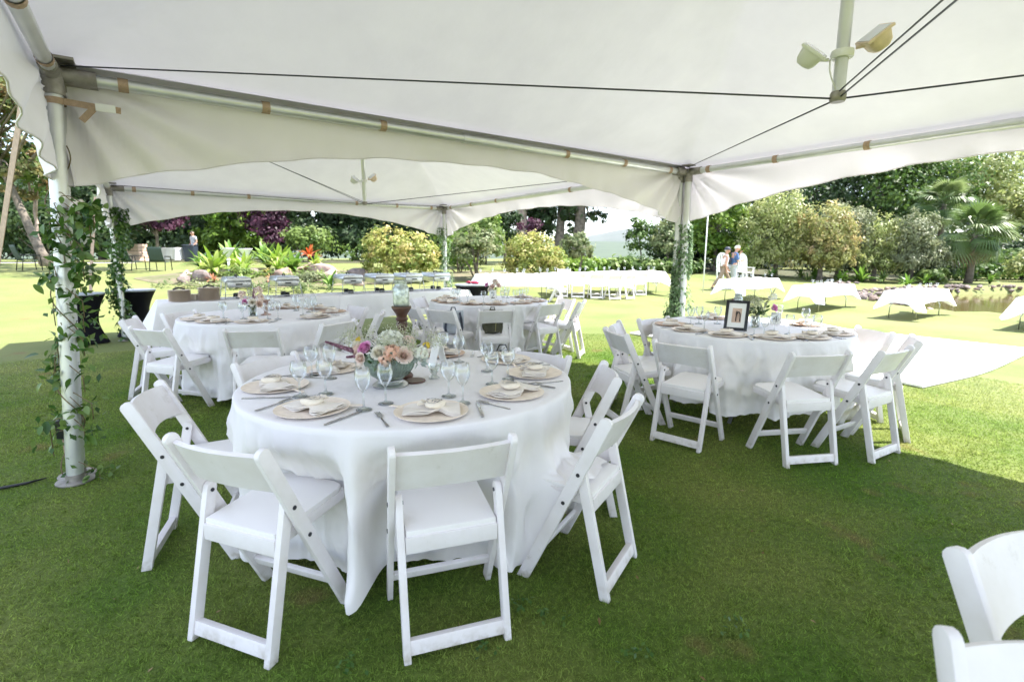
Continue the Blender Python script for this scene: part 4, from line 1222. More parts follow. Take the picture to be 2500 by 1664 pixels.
# clear A-frame card holder and a low glass behind the bowl
t = thing('card_holder', 'white edged folded table card seen edge on beside the bouquet', 'table card', (-.435, 2.93, TOPZ), R(40))
mb = MB(); mb.bar((-.045, 0, 0), (-.005, 0, .135), .075, .003, (1, 0, 0)); mb.bar((.045, 0, 0), (.005, 0, .135), .075, .003, (1, 0, 0)); mb.build('panel', M['paper'], t)
t = thing('tealight_holder', 'low clear glass candle holder right of the green bowl', 'candle holder', (-.41, 2.62, TOPZ))
mb = MB(); mb.shell([(.028, 0), (.030, .003), (.018, .012), (.014, .024), (.022, .034), (.030, .060), (.033, .075)], 24); mb.build('glass', M['jarglass'], t, smooth='auto', auto=.8)
mb = MB(); mb.lathe([(0, .036), (.019, .036), (.019, .050), (0, .050)], 16); mb.build('candle', M['white'], t)
t = thing('coaster', 'dark brown round wooden disc just behind the green bowl', 'coaster', (-.50, 2.545, TOPZ))
mb = MB(); mb.lathe([(0, .0005), (.055, .0005), (.057, .005), (.055, .009), (0, .009)], 28); mb.build('disc', M['wood_brown'], t, smooth='auto', auto=.6)

# rear left table: jar of roses, washed wood candlestick
def jar_bouquet(x, y, lab_j, lab_b, flowers, z=TOPZ, h=.10, r=.040):
    j = thing('flower_jar', lab_j, 'jar', (x, y, z))
    mb = MB(); mb.shell([(.0, 0), (r * .9, 0), (r, .006), (r, h * .8), (r * .8, h * .9), (r * .82, h)], 24); mb.build('glass', M['jarglass'], j, smooth='auto', auto=.8)
    mb = MB(); rq = random.Random(int(x * 1000))
    for k in range(14):
        a = rq.uniform(0, 6.28); b = rq.uniform(0, 6.28)
        mb.tube([(r * .6 * math.cos(a), r * .6 * math.sin(a), .008), (r * .55 * math.cos(b), r * .55 * math.sin(b), h)], .0035, 5)
    b = thing('bouquet', lab_b, 'bouquet', (x, y, z))
    mb.build('stems', M['stem'], b, smooth=True)
    tag(fl(b, leafset_mesh('leaves', 40, .09, .022, M['bouq_leaf'], int(abs(y) * 100)), 'leaves', 0, 0, h, (0, 0, 1)), kind='stuff')
    for mesh, nm, fx, fy, fz, d in flowers:
        o = fl(b, mesh, nm, fx, fy, fz, d)
        if nm in ('green_filler', 'babys_breath', 'big_leaves', 'twig'): tag(o, kind='stuff')
    return b
STK = puff_mesh('stock', .045, 90, .013, M['rose_blush'], 41, 1.5)
jar_bouquet(-2.72, 5.32, 'small glass jar of stems on the rear left round table', 'bouquet with one magenta and one cream rose, peach stock, on the rear left table', [
    (PEONY, 'peony', -.035, -.06, .15, (-.4, -.8, .3)), (ROSE_C, 'rose', .035, -.06, .15, (.3, -.85, .3)), (STK, 'stock', .07, 0, .24, (.2, 0, 1)), (STK, 'stock', .06, .02, .17, (.7, -.2, .6)), (STK, 'stock', -.09, .02, .20, (-.5, 0, .8)),
    (spike_mesh('purple_spike', .14, .02, 200, M['spike'], 44), 'purple_spike', .02, 0, .16, (.1, 0, 1)), (puff_mesh('green_filler', .06, 260, .005, M['filler'], 45, 1.2, 'fill'), 'green_filler', -.01, .02, .22, (0, 0, 1)), (ROSE_B, 'rose', .085, -.03, .13, (.8, -.5, .2))])
candlestick(-2.64, 5.44, .16, .045, M['wood_pink'], 'washed pinkish wooden candlestick beside the magenta rose, rear left table')
# number 2 table
jar_bouquet(-.27, 7.60, 'small glass jar behind the number 2 card', 'small bouquet of pink and apricot roses behind the number 2 card', [
    (ROSE_B, 'rose', -.02, -.04, .17, (-.2, -.8, .6)), (PEONY, 'peony', -.10, -.02, .20, (-.7, -.5, .5)), (ROSE_B, 'rose', .06, -.03, .19, (.5, -.6, .6)), (STK, 'stock', .02, 0, .22, (0, 0, 1)), (puff_mesh('green_filler', .07, 260, .006, M['filler'], 46, 1.1, 'fill'), 'green_filler', .03, .02, .22, (0, 0, 1)), (ROSE_C, 'rose', -.05, -.03, .13, (-.4, -.8, .2))])
# number cards: folded tents of white card
def text_mesh(txt, size, matl, name):
    cu = bpy.data.curves.new(name, 'FONT'); cu.body = txt; cu.size = size; cu.align_x = 'CENTER'; cu.align_y = 'CENTER'; cu.extrude = .0006
    tmp = bpy.data.objects.new(name, cu); COL.objects.link(tmp)
    dg = bpy.context.evaluated_depsgraph_get(); me = bpy.data.meshes.new_from_object(tmp.evaluated_get(dg))
    bpy.data.objects.remove(tmp); me.materials.clear(); me.materials.append(matl); me.name = name
    return me
def number_card(x, y, num, label, rz, w=.10, h=.15, dark=False):
    t = thing('number_card', label, 'table card', (x, y, TOPZ), rz)
    for s in (-1, 1):
        mb = MB(); mb.bar((0, s * .035, 0), (0, s * .002, h), w, .002, (0, 1, 0)); mb.build('panel', M['paper'], t)
    o = put('number', text_mesh(num, h * .85, M['ink'], 'number'), t, (0, -.0205, h * .48)); o.rotation_euler = (math.atan2(h, .033), 0, 0)
    return t
number_card(-.275, 7.25, '2', 'white table card with a large black 2', R(3))
number_card(2.50, 4.80, '4', 'small white folded card with a dark 4, right of the flowers', R(-38), .085, .11)
# picture frame table
fr = thing('picture_frame', 'tilted black picture frame holding a small print, on the right round table', 'picture frame', (1.93, 4.37, TOPZ + .002), R(-33))
tl = Matrix.Rotation(R(-17), 3, 'X')
W_, H_ = .19, .265
mb = MB()
for cx, cz, sx, sz in ((-W_ / 2 + .0125, H_ / 2, .025, H_), (W_ / 2 - .0125, H_ / 2, .025, H_)): mb.box(tl @ Vector((cx, 0, cz)), (sx, .018, sz), tl)
for cz in (.0125, H_ - .0125): mb.box(tl @ Vector((0, 0, cz)), (W_ - .05, .018, .025), tl)
mb.build('frame', M['black'], fr, bevel=.003)
mb = MB(); mb.box(tl @ Vector((0, .002, H_ / 2)), (W_ - .05, .006, H_ - .05), tl); mb.build('mat_board', M['paper'], fr)
M['print_tan'] = mat('tan_print', (.58, .42, .33), .7, var=.12, vscale=30)
mb = MB(); mb.box(tl @ Vector((0, -.0018, H_ / 2)), (.075, .002, .125), tl); mb.build('print', M['print_tan'], fr)
mb = MB()
arch = [tl @ Vector((.013 + .016 * math.cos(a), -.0034, .118 + .045 * math.sin(a))) for a in [PI * k / 10 for k in range(11)]]
arch = [tl @ Vector((.029, -.0034, .08))] + arch + [tl @ Vector((-.003, -.0034, .08))]
mb.tube(arch, .0048, 6); mb.build('figure', M['ink'], fr, smooth=True)
mb = MB(); mb.bar((0, .02, .16), (0, .085, .0), .05, .003, (1, 0, 0)); mb.build('easel_back', M['black'], fr)
cs_ = candlestick(2.05, 4.62, .17, .040, M['steel'], 'pale glass candlestick behind the picture frame')
for c in cs_.children: c.data.materials[0] = M['mercury']
mason_jar(2.05, 4.62, TOPZ + .171, 'silvered glass jar behind the black picture frame', .95)
mb_ = jar_bouquet(2.22, 4.62, 'small mirrored jar right of the picture frame', 'wild bouquet with one pink dahlia and green twigs, beside the picture frame', [
    (PEONY, 'dahlia', .13, -.05, .175, (.6, -.7, .4)), (baby_mesh('babys_breath', 500, 61, .20, .14), 'babys_breath', 0, 0, .13, (-.1, 0, 1)), (puff_mesh('green_filler', .10, 420, .005, M['filler'], 62, 1, 'fill'), 'green_filler', .0, 0, .17, (-.2, 0, 1)),
    (puff_mesh('white_stock', .035, 60, .010, M['hydrangea'], 63, 1.4), 'white_stock', .14, 0, .26, (.5, 0, 1)), (leafset_mesh('big_leaves', 60, .13, .03, M['bouq_leaf'], 64), 'big_leaves', .02, -.02, .12, (.2, -.3, 1)), (spike_mesh('twig', .24, .012, 120, M['filler'], 65), 'twig', .05, 0, .13, (.5, 0, 1)), (spike_mesh('twig', .22, .012, 120, M['spike'], 66), 'twig', -.06, 0, .12, (-.75, 0, .6))])

# backpacks on the chair seats of the number 2 table
M['pack_grey'] = mat('grey_nylon', (.42, .45, .50), .6, var=.2, vscale=9, bump=.3, bscale=20)
M['pack_olive'] = mat('olive_canvas', (.075, .075, .045), .8, var=.35, vscale=9, bump=.3, bscale=20)
M['pack_strap'] = mat('dark_blue_strap', (.05, .06, .09), .6)
M['cord'] = mat('yellow_green_cord', (.42, .40, .16), .7)
def pack(x, y, th, label, m1, m2, flap):
    t = thing('backpack', label, 'backpack', (x, y, Z(x, y) + .446), th)
    def blob(w, d, h, e, z0, yo=0):
        mb = MB(); K, J = 24, 10
        vs = []
        for i in range(J + 1):
            q = i / J; s = (1 - abs(2 * q - 1) ** 3.2) ** .5 * (1 - .12 * q)
            for j in range(K):
                a = 2 * PI * j / K; c, sn = math.cos(a), math.sin(a)
                k = (abs(c) ** e + abs(sn) ** e) ** (-1 / e)
                vs.append((w / 2 * c * k * max(.05, s), yo + d / 2 * sn * k * max(.05, s), z0 + h * q + .006 * math.sin(5 * a + 7 * q)))
        mb.add(vs, [(i * K + j, i * K + (j + 1) % K, (i + 1) * K + (j + 1) % K, (i + 1) * K + j) for i in range(J) for j in range(K)])
        return mb
    blob(.27, .15, .30, 4, 0).build('body', m1, t, smooth=True)
    blob(.20, .07, .15, 4, .02, -.085).build('pocket', m1, t, smooth=True)
    mb = MB(); mb.slab(lambda u, v: (-.12 + .24 * u, -.082 - .012 * math.sin(PI * u) - .02 * v, .30 - .12 * v), (0, 1, .3), .012, 8, 4); mb.build('flap', m1, t, smooth=True)
    for s in (-1, 1):
        mb = MB()
        pts = [(s * .07, -.085, .29), (s * .085, -.135, .22), (s * .10, -.13, .10), (s * .09, -.09, .02)]
        for a, b in zip(pts[:-1], pts[1:]): mb.bar(a, b, .028, .006, (0, 1, 0))
        mb.build('shoulder_strap', m2, t)
    mb = MB(); mb.tube([(-.03, 0, .29), (-.02, -.01, .33), (.02, -.01, .33), (.03, 0, .29)], .007, 6); mb.build('handle', m2, t, smooth=True)
    if flap:
        mb = MB(); mb.tube([(-.05, -.10, .27), (-.03, -.125, .20), (.0, -.12, .25), (.03, -.13, .17), (.02, -.13, .05)], .004, 5); mb.build('drawcord', M['cord'], t, smooth=True)
pack(-.715, 6.17, R(8), 'grey backpack with dark straps on the seat of a white chair', M['pack_grey'], M['pack_strap'], False)
pack(-.24, 6.21, R(8), 'olive backpack with yellow green cords on the seat of a white chair', M['pack_olive'], M['pack_olive'], True)
t = thing('satchel', 'small dark blue bag on the grass under the olive backpack chair', 'bag', (-.12, 6.32, 0), .4)
mb = MB(); mb.box((0, 0, .11), (.22, .10, .22)); mb.build('body', M['pack_strap'], t, bevel=.03)
mb = MB(); mb.tube([(-.08, 0, .21), (-.04, 0, .29), (.04, 0, .29), (.08, 0, .21)], .008, 6); mb.build('strap', M['black'], t, smooth=True)
# ------------------------------------------------------------------ rectangular tables
def rect_cloth(L, W, drop, seed, name='tablecloth', corner=.14):
    """cloth over a rectangular top: flat, then a skirt with hanging corner folds"""
    rnd = random.Random(seed); p = [rnd.uniform(0, 6.28) for _ in range(4)]
    hx, hy = L / 2 + .006, W / 2 + .006
    per = []
    nx_, ny_ = 40, 16
    for i in range(nx_): per.append((-hx + 2 * hx * i / nx_, -hy, 0, -1))
    for i in range(ny_): per.append((hx, -hy + 2 * hy * i / ny_, 1, 0))
    for i in range(nx_): per.append((hx - 2 * hx * i / nx_, hy, 0, 1))
    for i in range(ny_): per.append((-hx, hy - 2 * hy * i / ny_, -1, 0))
    n = len(per); NT = 10
    vs = []
    for t in range(NT + 1):
        q = t / NT
        for k, (x, y, ax, ay) in enumerate(per):
            cd = min(math.hypot(abs(x) - hx, abs(y) - hy), .5)        # distance to the nearest corner
            cf = math.exp(-(cd / .13) ** 2)
            ox, oy = ax, ay
            if cf > .02:
                ox += cf * .8 * math.copysign(1, x); oy += cf * .8 * math.copysign(1, y)
            s = per[k][0] + per[k][1] * 1.7
            out = q * (.05 + .10 * cf) + q * .016 * math.sin(11 * s + p[0] + q) * (1 - cf) + q * .010 * math.sin(23 * s + p[1])
            dz = q * drop * (1 + .03 * math.sin(3 * s + p[2])) + q * corner * cf
            vs.append((x + ox * out, y + oy * out, -dz - (.004 if q == 0 else 0)))
    fs = [(t * n + j, t * n + (j + 1) % n, (t + 1) * n + (j + 1) % n, (t + 1) * n + j) for t in range(NT) for j in range(n)]
    b = len(vs)
    def top(u, v): return (-hx * .992 + 2 * hx * .992 * u, -hy * .985 + 2 * hy * .985 * v, .001 * math.sin(9 * u + p[3]) * math.sin(7 * v))
    mb = MB(); mb.add(vs, fs)
    topv = [(x * .992, y * .985, .001) for x, y, _, _ in per]
    mb.add(topv + [(0, 0, .001)], [(j, (j + 1) % n, n) for j in range(n)])
    # lip between the flat top and the skirt
    b2 = len(vs)
    mb.f += [(b2 + j, b2 + (j + 1) % n, (j + 1) % n, j) for j in range(n)]; mb.mi += [0] * n
    me = mb.mesh(name, M['cloth'])
    bm = bmesh.new(); bm.from_mesh(me); bmesh.ops.recalc_face_normals(bm, faces=bm.faces); bm.to_mesh(me); bm.free()
    me.polygons.foreach_set('use_smooth', [True] * len(me.polygons))
    try: me.set_sharp_from_angle(angle=1.0)
    except Exception: pass
    return me
def rect_table(cx, cy, ang, L, W, tlabel, clabel, seed, h=.74, drop=.34, corner=.14, g=None):
    z = Z(cx, cy) if g is None else g
    t = thing('trestle_table', tlabel, 'table', (cx, cy, z), ang, 'long folding tables')
    mb = MB(); mb.box((0, 0, h - .018), (L, W, .03)); mb.build('tabletop', M['plywood2'], t, bevel=.004)
    for s in (-1, 1):
        x0 = s * (L / 2 - .30)
        for q in (-1, 1):
            mb = MB(); mb.tube([(x0, q * W * .22, h - .035), (x0, q * W * .22, h - .16), (x0 + s * .02, q * W * .40, .30), (x0 + s * .02, q * W * .40, .0)], .013, 8)
            mb.build('leg', M['steel'], t, smooth=True)
        mb = MB(); mb.tube([(x0, -W * .22, h - .16), (x0, W * .22, h - .16)], .011, 8); mb.build('leg_brace', M['steel'], t, smooth=True)
    c = put('tablecloth', rect_cloth(L, W, drop, seed, corner=corner), None, (cx, cy, z + h + .003), (0, 0, ang))
    tag(c, clabel, 'tablecloth', 'long white tablecloths')
    return z + h + .004
AN = math.atan2(D1.y, D1.x)
def along(S, s, t): return S + D1 * s + D2 * t
# buffet: two tables end to end under the far tent
SB = Vector((-4.78, 6.85, 0))
zt = None
for k, (s, lt, lc) in enumerate(((1.215, 'buffet table under the white cloth, plate stack end', 'white cloth on the buffet end with the plate stacks'), (3.665, 'buffet table under the white cloth, chafing dish end', 'white cloth on the buffet under the row of chafing dishes'))):
    p = along(SB, s, .38)
    zt = rect_table(p.x, p.y, AN, 2.42, .76, lt, lc, 50 + k, drop=.40, corner=.10, g=.004 * k)
ZB = .75
def chafer_parts():
    D = []
    L, W = .56, .33
    mb = MB()
    pts = [(-W / 2, 0), (-W / 2 + .02, -.085), (W / 2 - .02, -.085), (W / 2, 0)]
    mb.prism([(-W / 2 + .018, .165), (W / 2 - .018, .165), (W / 2, .255), (-W / 2, .255)], lambda x, z, t: (x, t, z), -L / 2 + .01, L / 2 - .01); D.append(('pan', mb.mesh('pan', M['steel'], bevel=.006)))
    mb = MB(); mb.prism([(-W / 2 - .012, .256), (W / 2 + .012, .256), (W / 2 - .015, .315), (-W / 2 + .015, .315)], lambda x, z, t: (x, t, z), -L / 2 - .008, L / 2 + .008); D.append(('lid', mb.mesh('lid', M['steel'], bevel=.012)))
    mb = MB(); mb.tube([(0, -.07, .316), (0, -.06, .345), (0, .06, .345), (0, .07, .316)], .008, 6); D.append(('handle', mb.mesh('handle', M['black'], smooth=True)))
    mb = MB(); mb.box((0, -L / 2 - .004, .215), (.085, .012, .022)); D.append(('grip', mb.mesh('grip', M['black'], bevel=.003)))
    mb = MB()
    for s in (-1, 1):
        for q in (-1, 1): mb.tube([(s * (W / 2 + .004), q * (L / 2 - .03), .25), (s * (W / 2 + .03), q * (L / 2 + .01), .006)], .006, 6)
        mb.tube([(s * (W / 2 + .006), -L / 2, .245), (s * (W / 2 + .006), L / 2, .245)], .006, 6)
        mb.tube([(-W / 2, s * (L / 2 + .004), .245), (W / 2, s * (L / 2 + .004), .245)], .006, 6)
    mb.tube([(-W / 2, -L / 2, .03), (W / 2, -L / 2, .03)], .005, 6); mb.tube([(-W / 2, L / 2, .03), (W / 2, L / 2, .03)], .005, 6)
    D.append(('stand', mb.mesh('stand', M['steel'], smooth=True)))
    for q in (-.12, .12):
        mb = MB(); mb.lathe([(0, 0), (.042, 0), (.044, .004), (.044, .05), (.036, .056), (.03, .062), (0, .062)], 16, (0, q, .002)); D.append(('burner', mb.mesh('burner', M['black'], smooth='auto', auto=.6)))
    return D
CD = chafer_parts()
for q, (s, lab) in enumerate(((1.02, 'steel chafing dish beside the plate stacks, first on the buffet'), (1.70, 'steel chafing dish just right of the peach bouquet on the buffet'), (2.72, 'steel chafing dish, left of the row of four on the buffet'), (3.27, 'steel chafing dish, second of the row of four'), (3.82, 'steel chafing dish, third of the row of four, behind the silvered jar'), (4.38, 'steel chafing dish at the far right end of the buffet'))):
    p = along(SB, s, .40)
    t = thing('chafing_dish', lab, 'chafing dish', (p.x, p.y, ZB + (.004 if q > 1 else .0) + .002), AN, 'chafing dishes on the buffet')
    for nm, me in CD: put(nm, me, t)
M['plate_tan'] = mat('tan_plate', (.74, .62, .52), .6, var=.08, vscale=20)
mb = MB(); mb.lathe([(0, 0), (.10, 0), (.14, .008), (.142, .0105), (0, .0105)], 28); PLM = mb.mesh('plate', M['plate_tan'], smooth='auto', auto=.5)
for st, (s, tt, n, nm) in enumerate(((.27, .16, 14, 'left'), (.63, .16, 16, 'right'))):
    p = along(SB, s, tt)
    for k in range(n):
        o = put('stacked_plate', PLM, None, (p.x + random.uniform(-.003, .003), p.y + random.uniform(-.003, .003), ZB + .002 + k * .0112))
        tag(o, f'tan plate in the {nm} plate stack at the buffet end', 'plate', f'{nm} plate stack on the buffet')
    t = thing('tongs', f'dark serving tongs lying on the {nm} plate stack', 'tongs', (p.x, p.y, ZB + .004 + n * .0112), .3)
    mb = MB(); mb.tube([(-.07, .012, .008), (0, .02, .030), (.06, .01, .012), (.0, -.01, .032), (-.07, -.012, .008)], .012, 7); mb.build('arm', M['black'], t, smooth=True)
p = along(SB, .45, .30)
mb = MB()
for k in range(6): mb.box((0, 0, .008 + k * .014), (.13, .13, .012))
o = mb.build('napkin_stack', M['pouch'], None, loc=(p.x, p.y, ZB + .002)); tag(o, 'low tan napkin stack between the two plate stacks', 'napkins', None, 'stuff'); 

# spandex covered cocktail tables
def cocktail(x, y, h, r, label, seed):
    t = thing('cocktail_table', label, 'cocktail table', (x, y, Z(x, y)), seed * .4, 'black cocktail tables')
    mb = MB()
    K, J = 48, 20
    vs = []
    for i in range(J + 1):
        q = i / J
        waist = r * (.58 + .42 * abs((q - .42) / .58) ** 1.9) if q > .42 else r * (.58 + .30 * ((.42 - q) / .42) ** 1.6)
        lobes = max(0, 1 - q / .5)
        for j in range(K):
            a = 2 * PI * j / K
            rr = waist * (1 + lobes * .34 * (max(0, math.cos(2 * a)) ** 2 + max(0, -math.cos(2 * a)) ** 2 - .6) + .01 * math.sin(8 * a + 5 * q))
            vs.append((rr * math.cos(a), rr * math.sin(a), .02 + (h - .05) * q))
    mb.add(vs, [(i * K + j, i * K + (j + 1) % K, (i + 1) * K + (j + 1) % K, (i + 1) * K + j) for i in range(J) for j in range(K)])
    mb.build('cover', M['spandex'], t, smooth=True)
    mb = MB(); mb.lathe([(0, h - .03), (r * 1.0, h - .03), (r * 1.03, h - .022), (r * 1.03, h - .006), (r * 1.0, h), (0, h)], 40); mb.build('tabletop', M['top_grey'], t, smooth='auto', auto=.6)
    for k in range(4):
        a = k * PI / 2
        mb = MB(); mb.bar((0, 0, .012), (r * .95 * math.cos(a), r * .95 * math.sin(a), .012), .06, .02); mb.build('foot', M['black'], t, bevel=.004)
    return t
M['top_grey'] = mat('grey_table_top', (.30, .33, .36), .3, .3)
cocktail(-6.70, 7.95, .80, .28, 'black spandex cocktail table behind the vines, nearer the corner leg', 1)
cocktail(-6.52, 8.80, .80, .31, 'black spandex cocktail table with grey top, left of the plate stacks', 2)
cocktail(-.76, 10.06, .84, .36, 'black spandex cocktail table behind the number 2 table', 3)
M['red_cloth'] = mat('crimson_cloth', (.45, .03, .08), .8)
t = thing('red_bundle', 'crimson folded cloth bundle on the black cocktail table behind number 2', 'cloth bundle', (-.72, 10.0, Z(-.76, 10.06) + .842))
mb = MB(); mb.rock((0, 0, .035), (.12, .07, .04), 5, 2, .3, .8); mb.build('fold', M['red_cloth'], t, smooth=True)
mb = MB(); mb.rock((-.13, .03, .03), (.07, .06, .035), 6, 2, .3, .8); mb.build('fold', M['red_cloth'], t, smooth=True)

# long tables out on the lawn
GL = []
LT = [
 ((11.94, 11.01), 'sunlit folding table at the far right edge beside the pond', 'long white cloth on the table cut by the right edge', 'right edge table', 70),
 ((10.55, 13.25), 'sunlit folding table, nearest whole one before the pond', 'long white cloth on the table nearest the pond', 'table nearest the pond', 71),
 ((9.0, 15.0), 'sunlit folding table between the pond table and the walking couple', 'long white cloth on the middle lawn table', 'middle lawn table', 72),
 ((7.40, 16.6), 'sunlit folding table before the walking couple', 'long white cloth on the table before the walking couple', 'table before the couple', 73)]
for (nx0, ny0), tl_, cl_, nm, sd in LT:
    p = Vector((nx0, ny0, 0)) + D1 * 1.20 + D2 * .38
    zt = rect_table(p.x, p.y, AN, 2.42, .76, tl_, cl_, sd, drop=.30, corner=.20)
    GL.append((p, AN, zt, nm))
for cx, cy, an, tl_, cl_, nm, sd in ((4.15, 18.1, R(12), 'sunlit folding table right of the sunlit chair row', 'white cloth on the table right of the sunlit chair row', 'table right of the chair row', 74), (2.45, 16.75, R(6), 'sunlit folding table behind the sunlit chair row', 'white cloth on the table behind the sunlit chair row', 'table behind the chair row', 75), (.10, 15.2, R(10), 'sunlit folding table behind the number 2 table', 'white cloth on the sunlit table behind number 2', 'sunlit table behind number 2', 76)):
    zt = rect_table(cx, cy, an, 2.3, .76, tl_, cl_, sd, drop=.34, corner=.16)
    GL.append((Vector((cx, cy, 0)), an, zt, nm))
rq = random.Random(9)
for p, an, zt, nm in GL:
    dx, dy = Vector((math.cos(an), math.sin(an), 0)), Vector((-math.sin(an), math.cos(an), 0))
    for k in range(7):
        w = p + dx * (-1.0 + 2.0 * k / 6 + rq.uniform(-.08, .08)) + dy * rq.uniform(-.25, .25)
        wine_glass(w.x, w.y, f'one of the wine glasses on the {nm}', zt + .002, bool(k % 2), f'wine glasses on the {nm}', True)
    for k in range(6):
        w = p + dx * (-.95 + 1.9 * k / 5) + dy * (.24 if k % 2 else -.24)
        o = put('napkin', NAPS[k % 3], None, (w.x, w.y, zt), (0, 0, an + rq.uniform(-.5, .5)), 1.15); tag(o, f'one of the folded napkins on the {nm}', 'napkin', f'napkins on the {nm}')
    w = p + dx * rq.uniform(-.3, .3)
    mason_jar(w.x, w.y, zt + .002, f'small jar standing in the middle of the {nm}', .8, 'jarglass')
for q, (x, y, th) in enumerate(((1.55, 16.15, 88), (2.08, 16.15, 82), (2.62, 16.1, 95), (3.15, 16.05, 104), (3.62, 16.3, 128), (1.28, 15.05, 168), (4.35, 17.55, 98), (1.75, 17.45, 262))):
    chair(x, y, R(th), ['sunlit white folding chair, first of the row on the open lawn', 'sunlit white folding chair, second of the row on the open lawn', 'sunlit white folding chair, third of the row on the open lawn', 'sunlit white folding chair, fourth of the row on the open lawn', 'sunlit white folding chair at the right end of the row, angled', 'sunlit white folding chair edge on, left of the row', 'sunlit white folding chair tucked under the table right of the row', 'sunlit white folding chair on the far side of the row table'][q], 'sunlit chairs on the open lawn', bolts=False)

# slim white pole on the lawn
t = tag(MB().tube([(0, 0, 0), (0, 0, 1.7), (0, 0, 3.4)], .022, 10).build('slim_pole', M['white'], None, smooth=True, loc=(7.2, 19.28, Z(7.2, 19.28))), 'slim white pole standing upright on the lawn right of the tent', 'pole')

# tall arched garden chairs of white slats
def arch_chair(x, y, rz, label):
    t = thing('slat_chair', label, 'garden chair', (x, y, Z(x, y)), rz, 'white arched slat chairs')
    mb = MB()
    for s in (-1, 1): mb.bar((s * .27, .02, 0), (s * .27, .12, .95), .05, .05)
    K = 12
    for k in range(K):
        a0, a1 = PI * k / K, PI * (k + 1) / K
        mb.bar((.27 * math.cos(a0), .12 + .03 * math.sin(a0), .95 + .33 * math.sin(a0)), (.27 * math.cos(a1), .12 + .03 * math.sin(a1), .95 + .33 * math.sin(a1)), .05, .05, (0, 1, 0))
    mb.build('frame', M['white'], t)
    for k in range(4):
        x0 = -.165 + .11 * k
        mb = MB(); mb.bar((x0, .06, .42), (x0, .13, .95 + .33 * math.sqrt(1 - (x0 / .27) ** 2)), .065, .02, (0, 1, 0)); mb.build('slat', M['white'], t)
    for k in range(4):
        mb = MB(); mb.bar((-.27, -.44 + .13 * k, .40 + .005 * k), (.27, -.44 + .13 * k, .40 + .005 * k), .11, .022); mb.build('seat_slat', M['white'], t)
    for s in (-1, 1):
        mb = MB(); mb.bar((s * .27, -.44, 0), (s * .27, -.44, .62), .05, .05); mb.build('leg', M['white'], t)
        mb = MB(); mb.bar((s * .28, -.50, .63), (s * .28, .10, .63), .08, .022); mb.build('armrest', M['white'], t)
arch_chair(11.05, 24.7, R(12), 'tall white arched slat chair right of the walking couple')
arch_chair(10.0, 24.4, R(12), 'tall white arched slat chair mostly hidden behind the walking couple')

# dark green sling chairs and lounger on the left lawn
M['sling'] = mat('green_sling', (.035, .060, .045), .7, var=.1, vscale=30)
M['frame_dark'] = mat('dark_metal_frame', (.02, .025, .025), .45, .4)
def sling_chair(x, y, rz, label, L=.55):
    t = thing('sling_chair', label, 'garden chair', (x, y, Z(x, y)), rz, 'dark green garden chairs'); t.scale = (.88, .88, .88)
    for s in (-1, 1):
        mb = MB(); mb.tube([(s * .30, -.28, 0), (s * .30, -.26, .58), (s * .30, .24, .60), (s * .30, .34, 0)], .018, 8); mb.build('side_frame', M['frame_dark'], t, smooth=True)
        mb = MB(); mb.bar((s * .30, -.28, .61), (s * .30, .26, .62), .05, .02); mb.build('armrest', M['frame_dark'], t, bevel=.005)
    mb = MB(); mb.slab(lambda u, v: (-.28 + .56 * u, -.26 + .52 * v, .40 - .03 * math.sin(PI * v)), (0, 0, 1), .014, 6, 6); mb.build('seat', M['sling'], t, smooth=True)
    mb = MB(); mb.slab(lambda u, v: (-.28 + .56 * u, .26 + .20 * v + .03 * math.sin(PI * v), .40 + .60 * v), (0, 1, -.3), .014, 6, 6); mb.build('backrest', M['sling'], t, smooth=True)
sling_chair(-16.99, 18.14, R(150), 'dark green garden chair at the far left under the leaning tree')
sling_chair(-16.0, 18.7, R(205), 'dark green garden chair just right of the leaning trunk')
sling_chair(-14.17, 19.31, R(160), 'dark green garden chair seen past the vine wrapped rear leg')
sling_chair(-13.3, 19.5, R(190), 'dark green garden chair left of the rock garden')

# catering corner far behind at the left
cx, cy = -18.85, 28.55
o = put('draped_table', rect_cloth(1.5, .7, .62, 91, corner=.05), None, (cx, cy, Z(cx, cy) + .76), (0, 0, R(-12))); tag(o, 'white draped serving table in the shade of the purple tree', 'table')
t = thing('wooden_crate', 'brown wooden crate left of the white draped table, under the trees', 'crate', (-20.6, 28.4, Z(-20.6, 28.4)), R(-10))
for k in range(5):
    mb = MB(); mb.box((0, 0, .10 + .19 * k), (.80, .6, .17)); mb.build('plank', M['plywood2'], t, bevel=.01)
M['bin'] = mat('dark_bin', (.02, .03, .045), .5)
t = thing('wheelie_bin', 'dark wheeled bin in front of the person under the trees', 'bin', (-17.72, 28.5, Z(-17.72, 28.5)), R(10))
mb = MB(); mb.prism([(-.24, 0), (.24, 0), (.29, .85), (-.29, .85)], lambda x, z, y: (x, y, z), -.28, .28); mb.build('body', M['bin'], t, bevel=.02)
mb = MB(); mb.slab(lambda u, v: (-.31 + .62 * u, -.32 + .64 * v, .88 + .04 * math.sin(PI * v)), (0, 0, 1), .03, 4, 5); mb.build('lid', M['bin'], t, smooth=True)
for s in (-1, 1):
    mb = MB(); mb.tube([(s * .22, .30, .09), (s * .28, .30, .09)], .09, 14); mb.build('wheel', M['black'], t, smooth='auto', auto=.6)

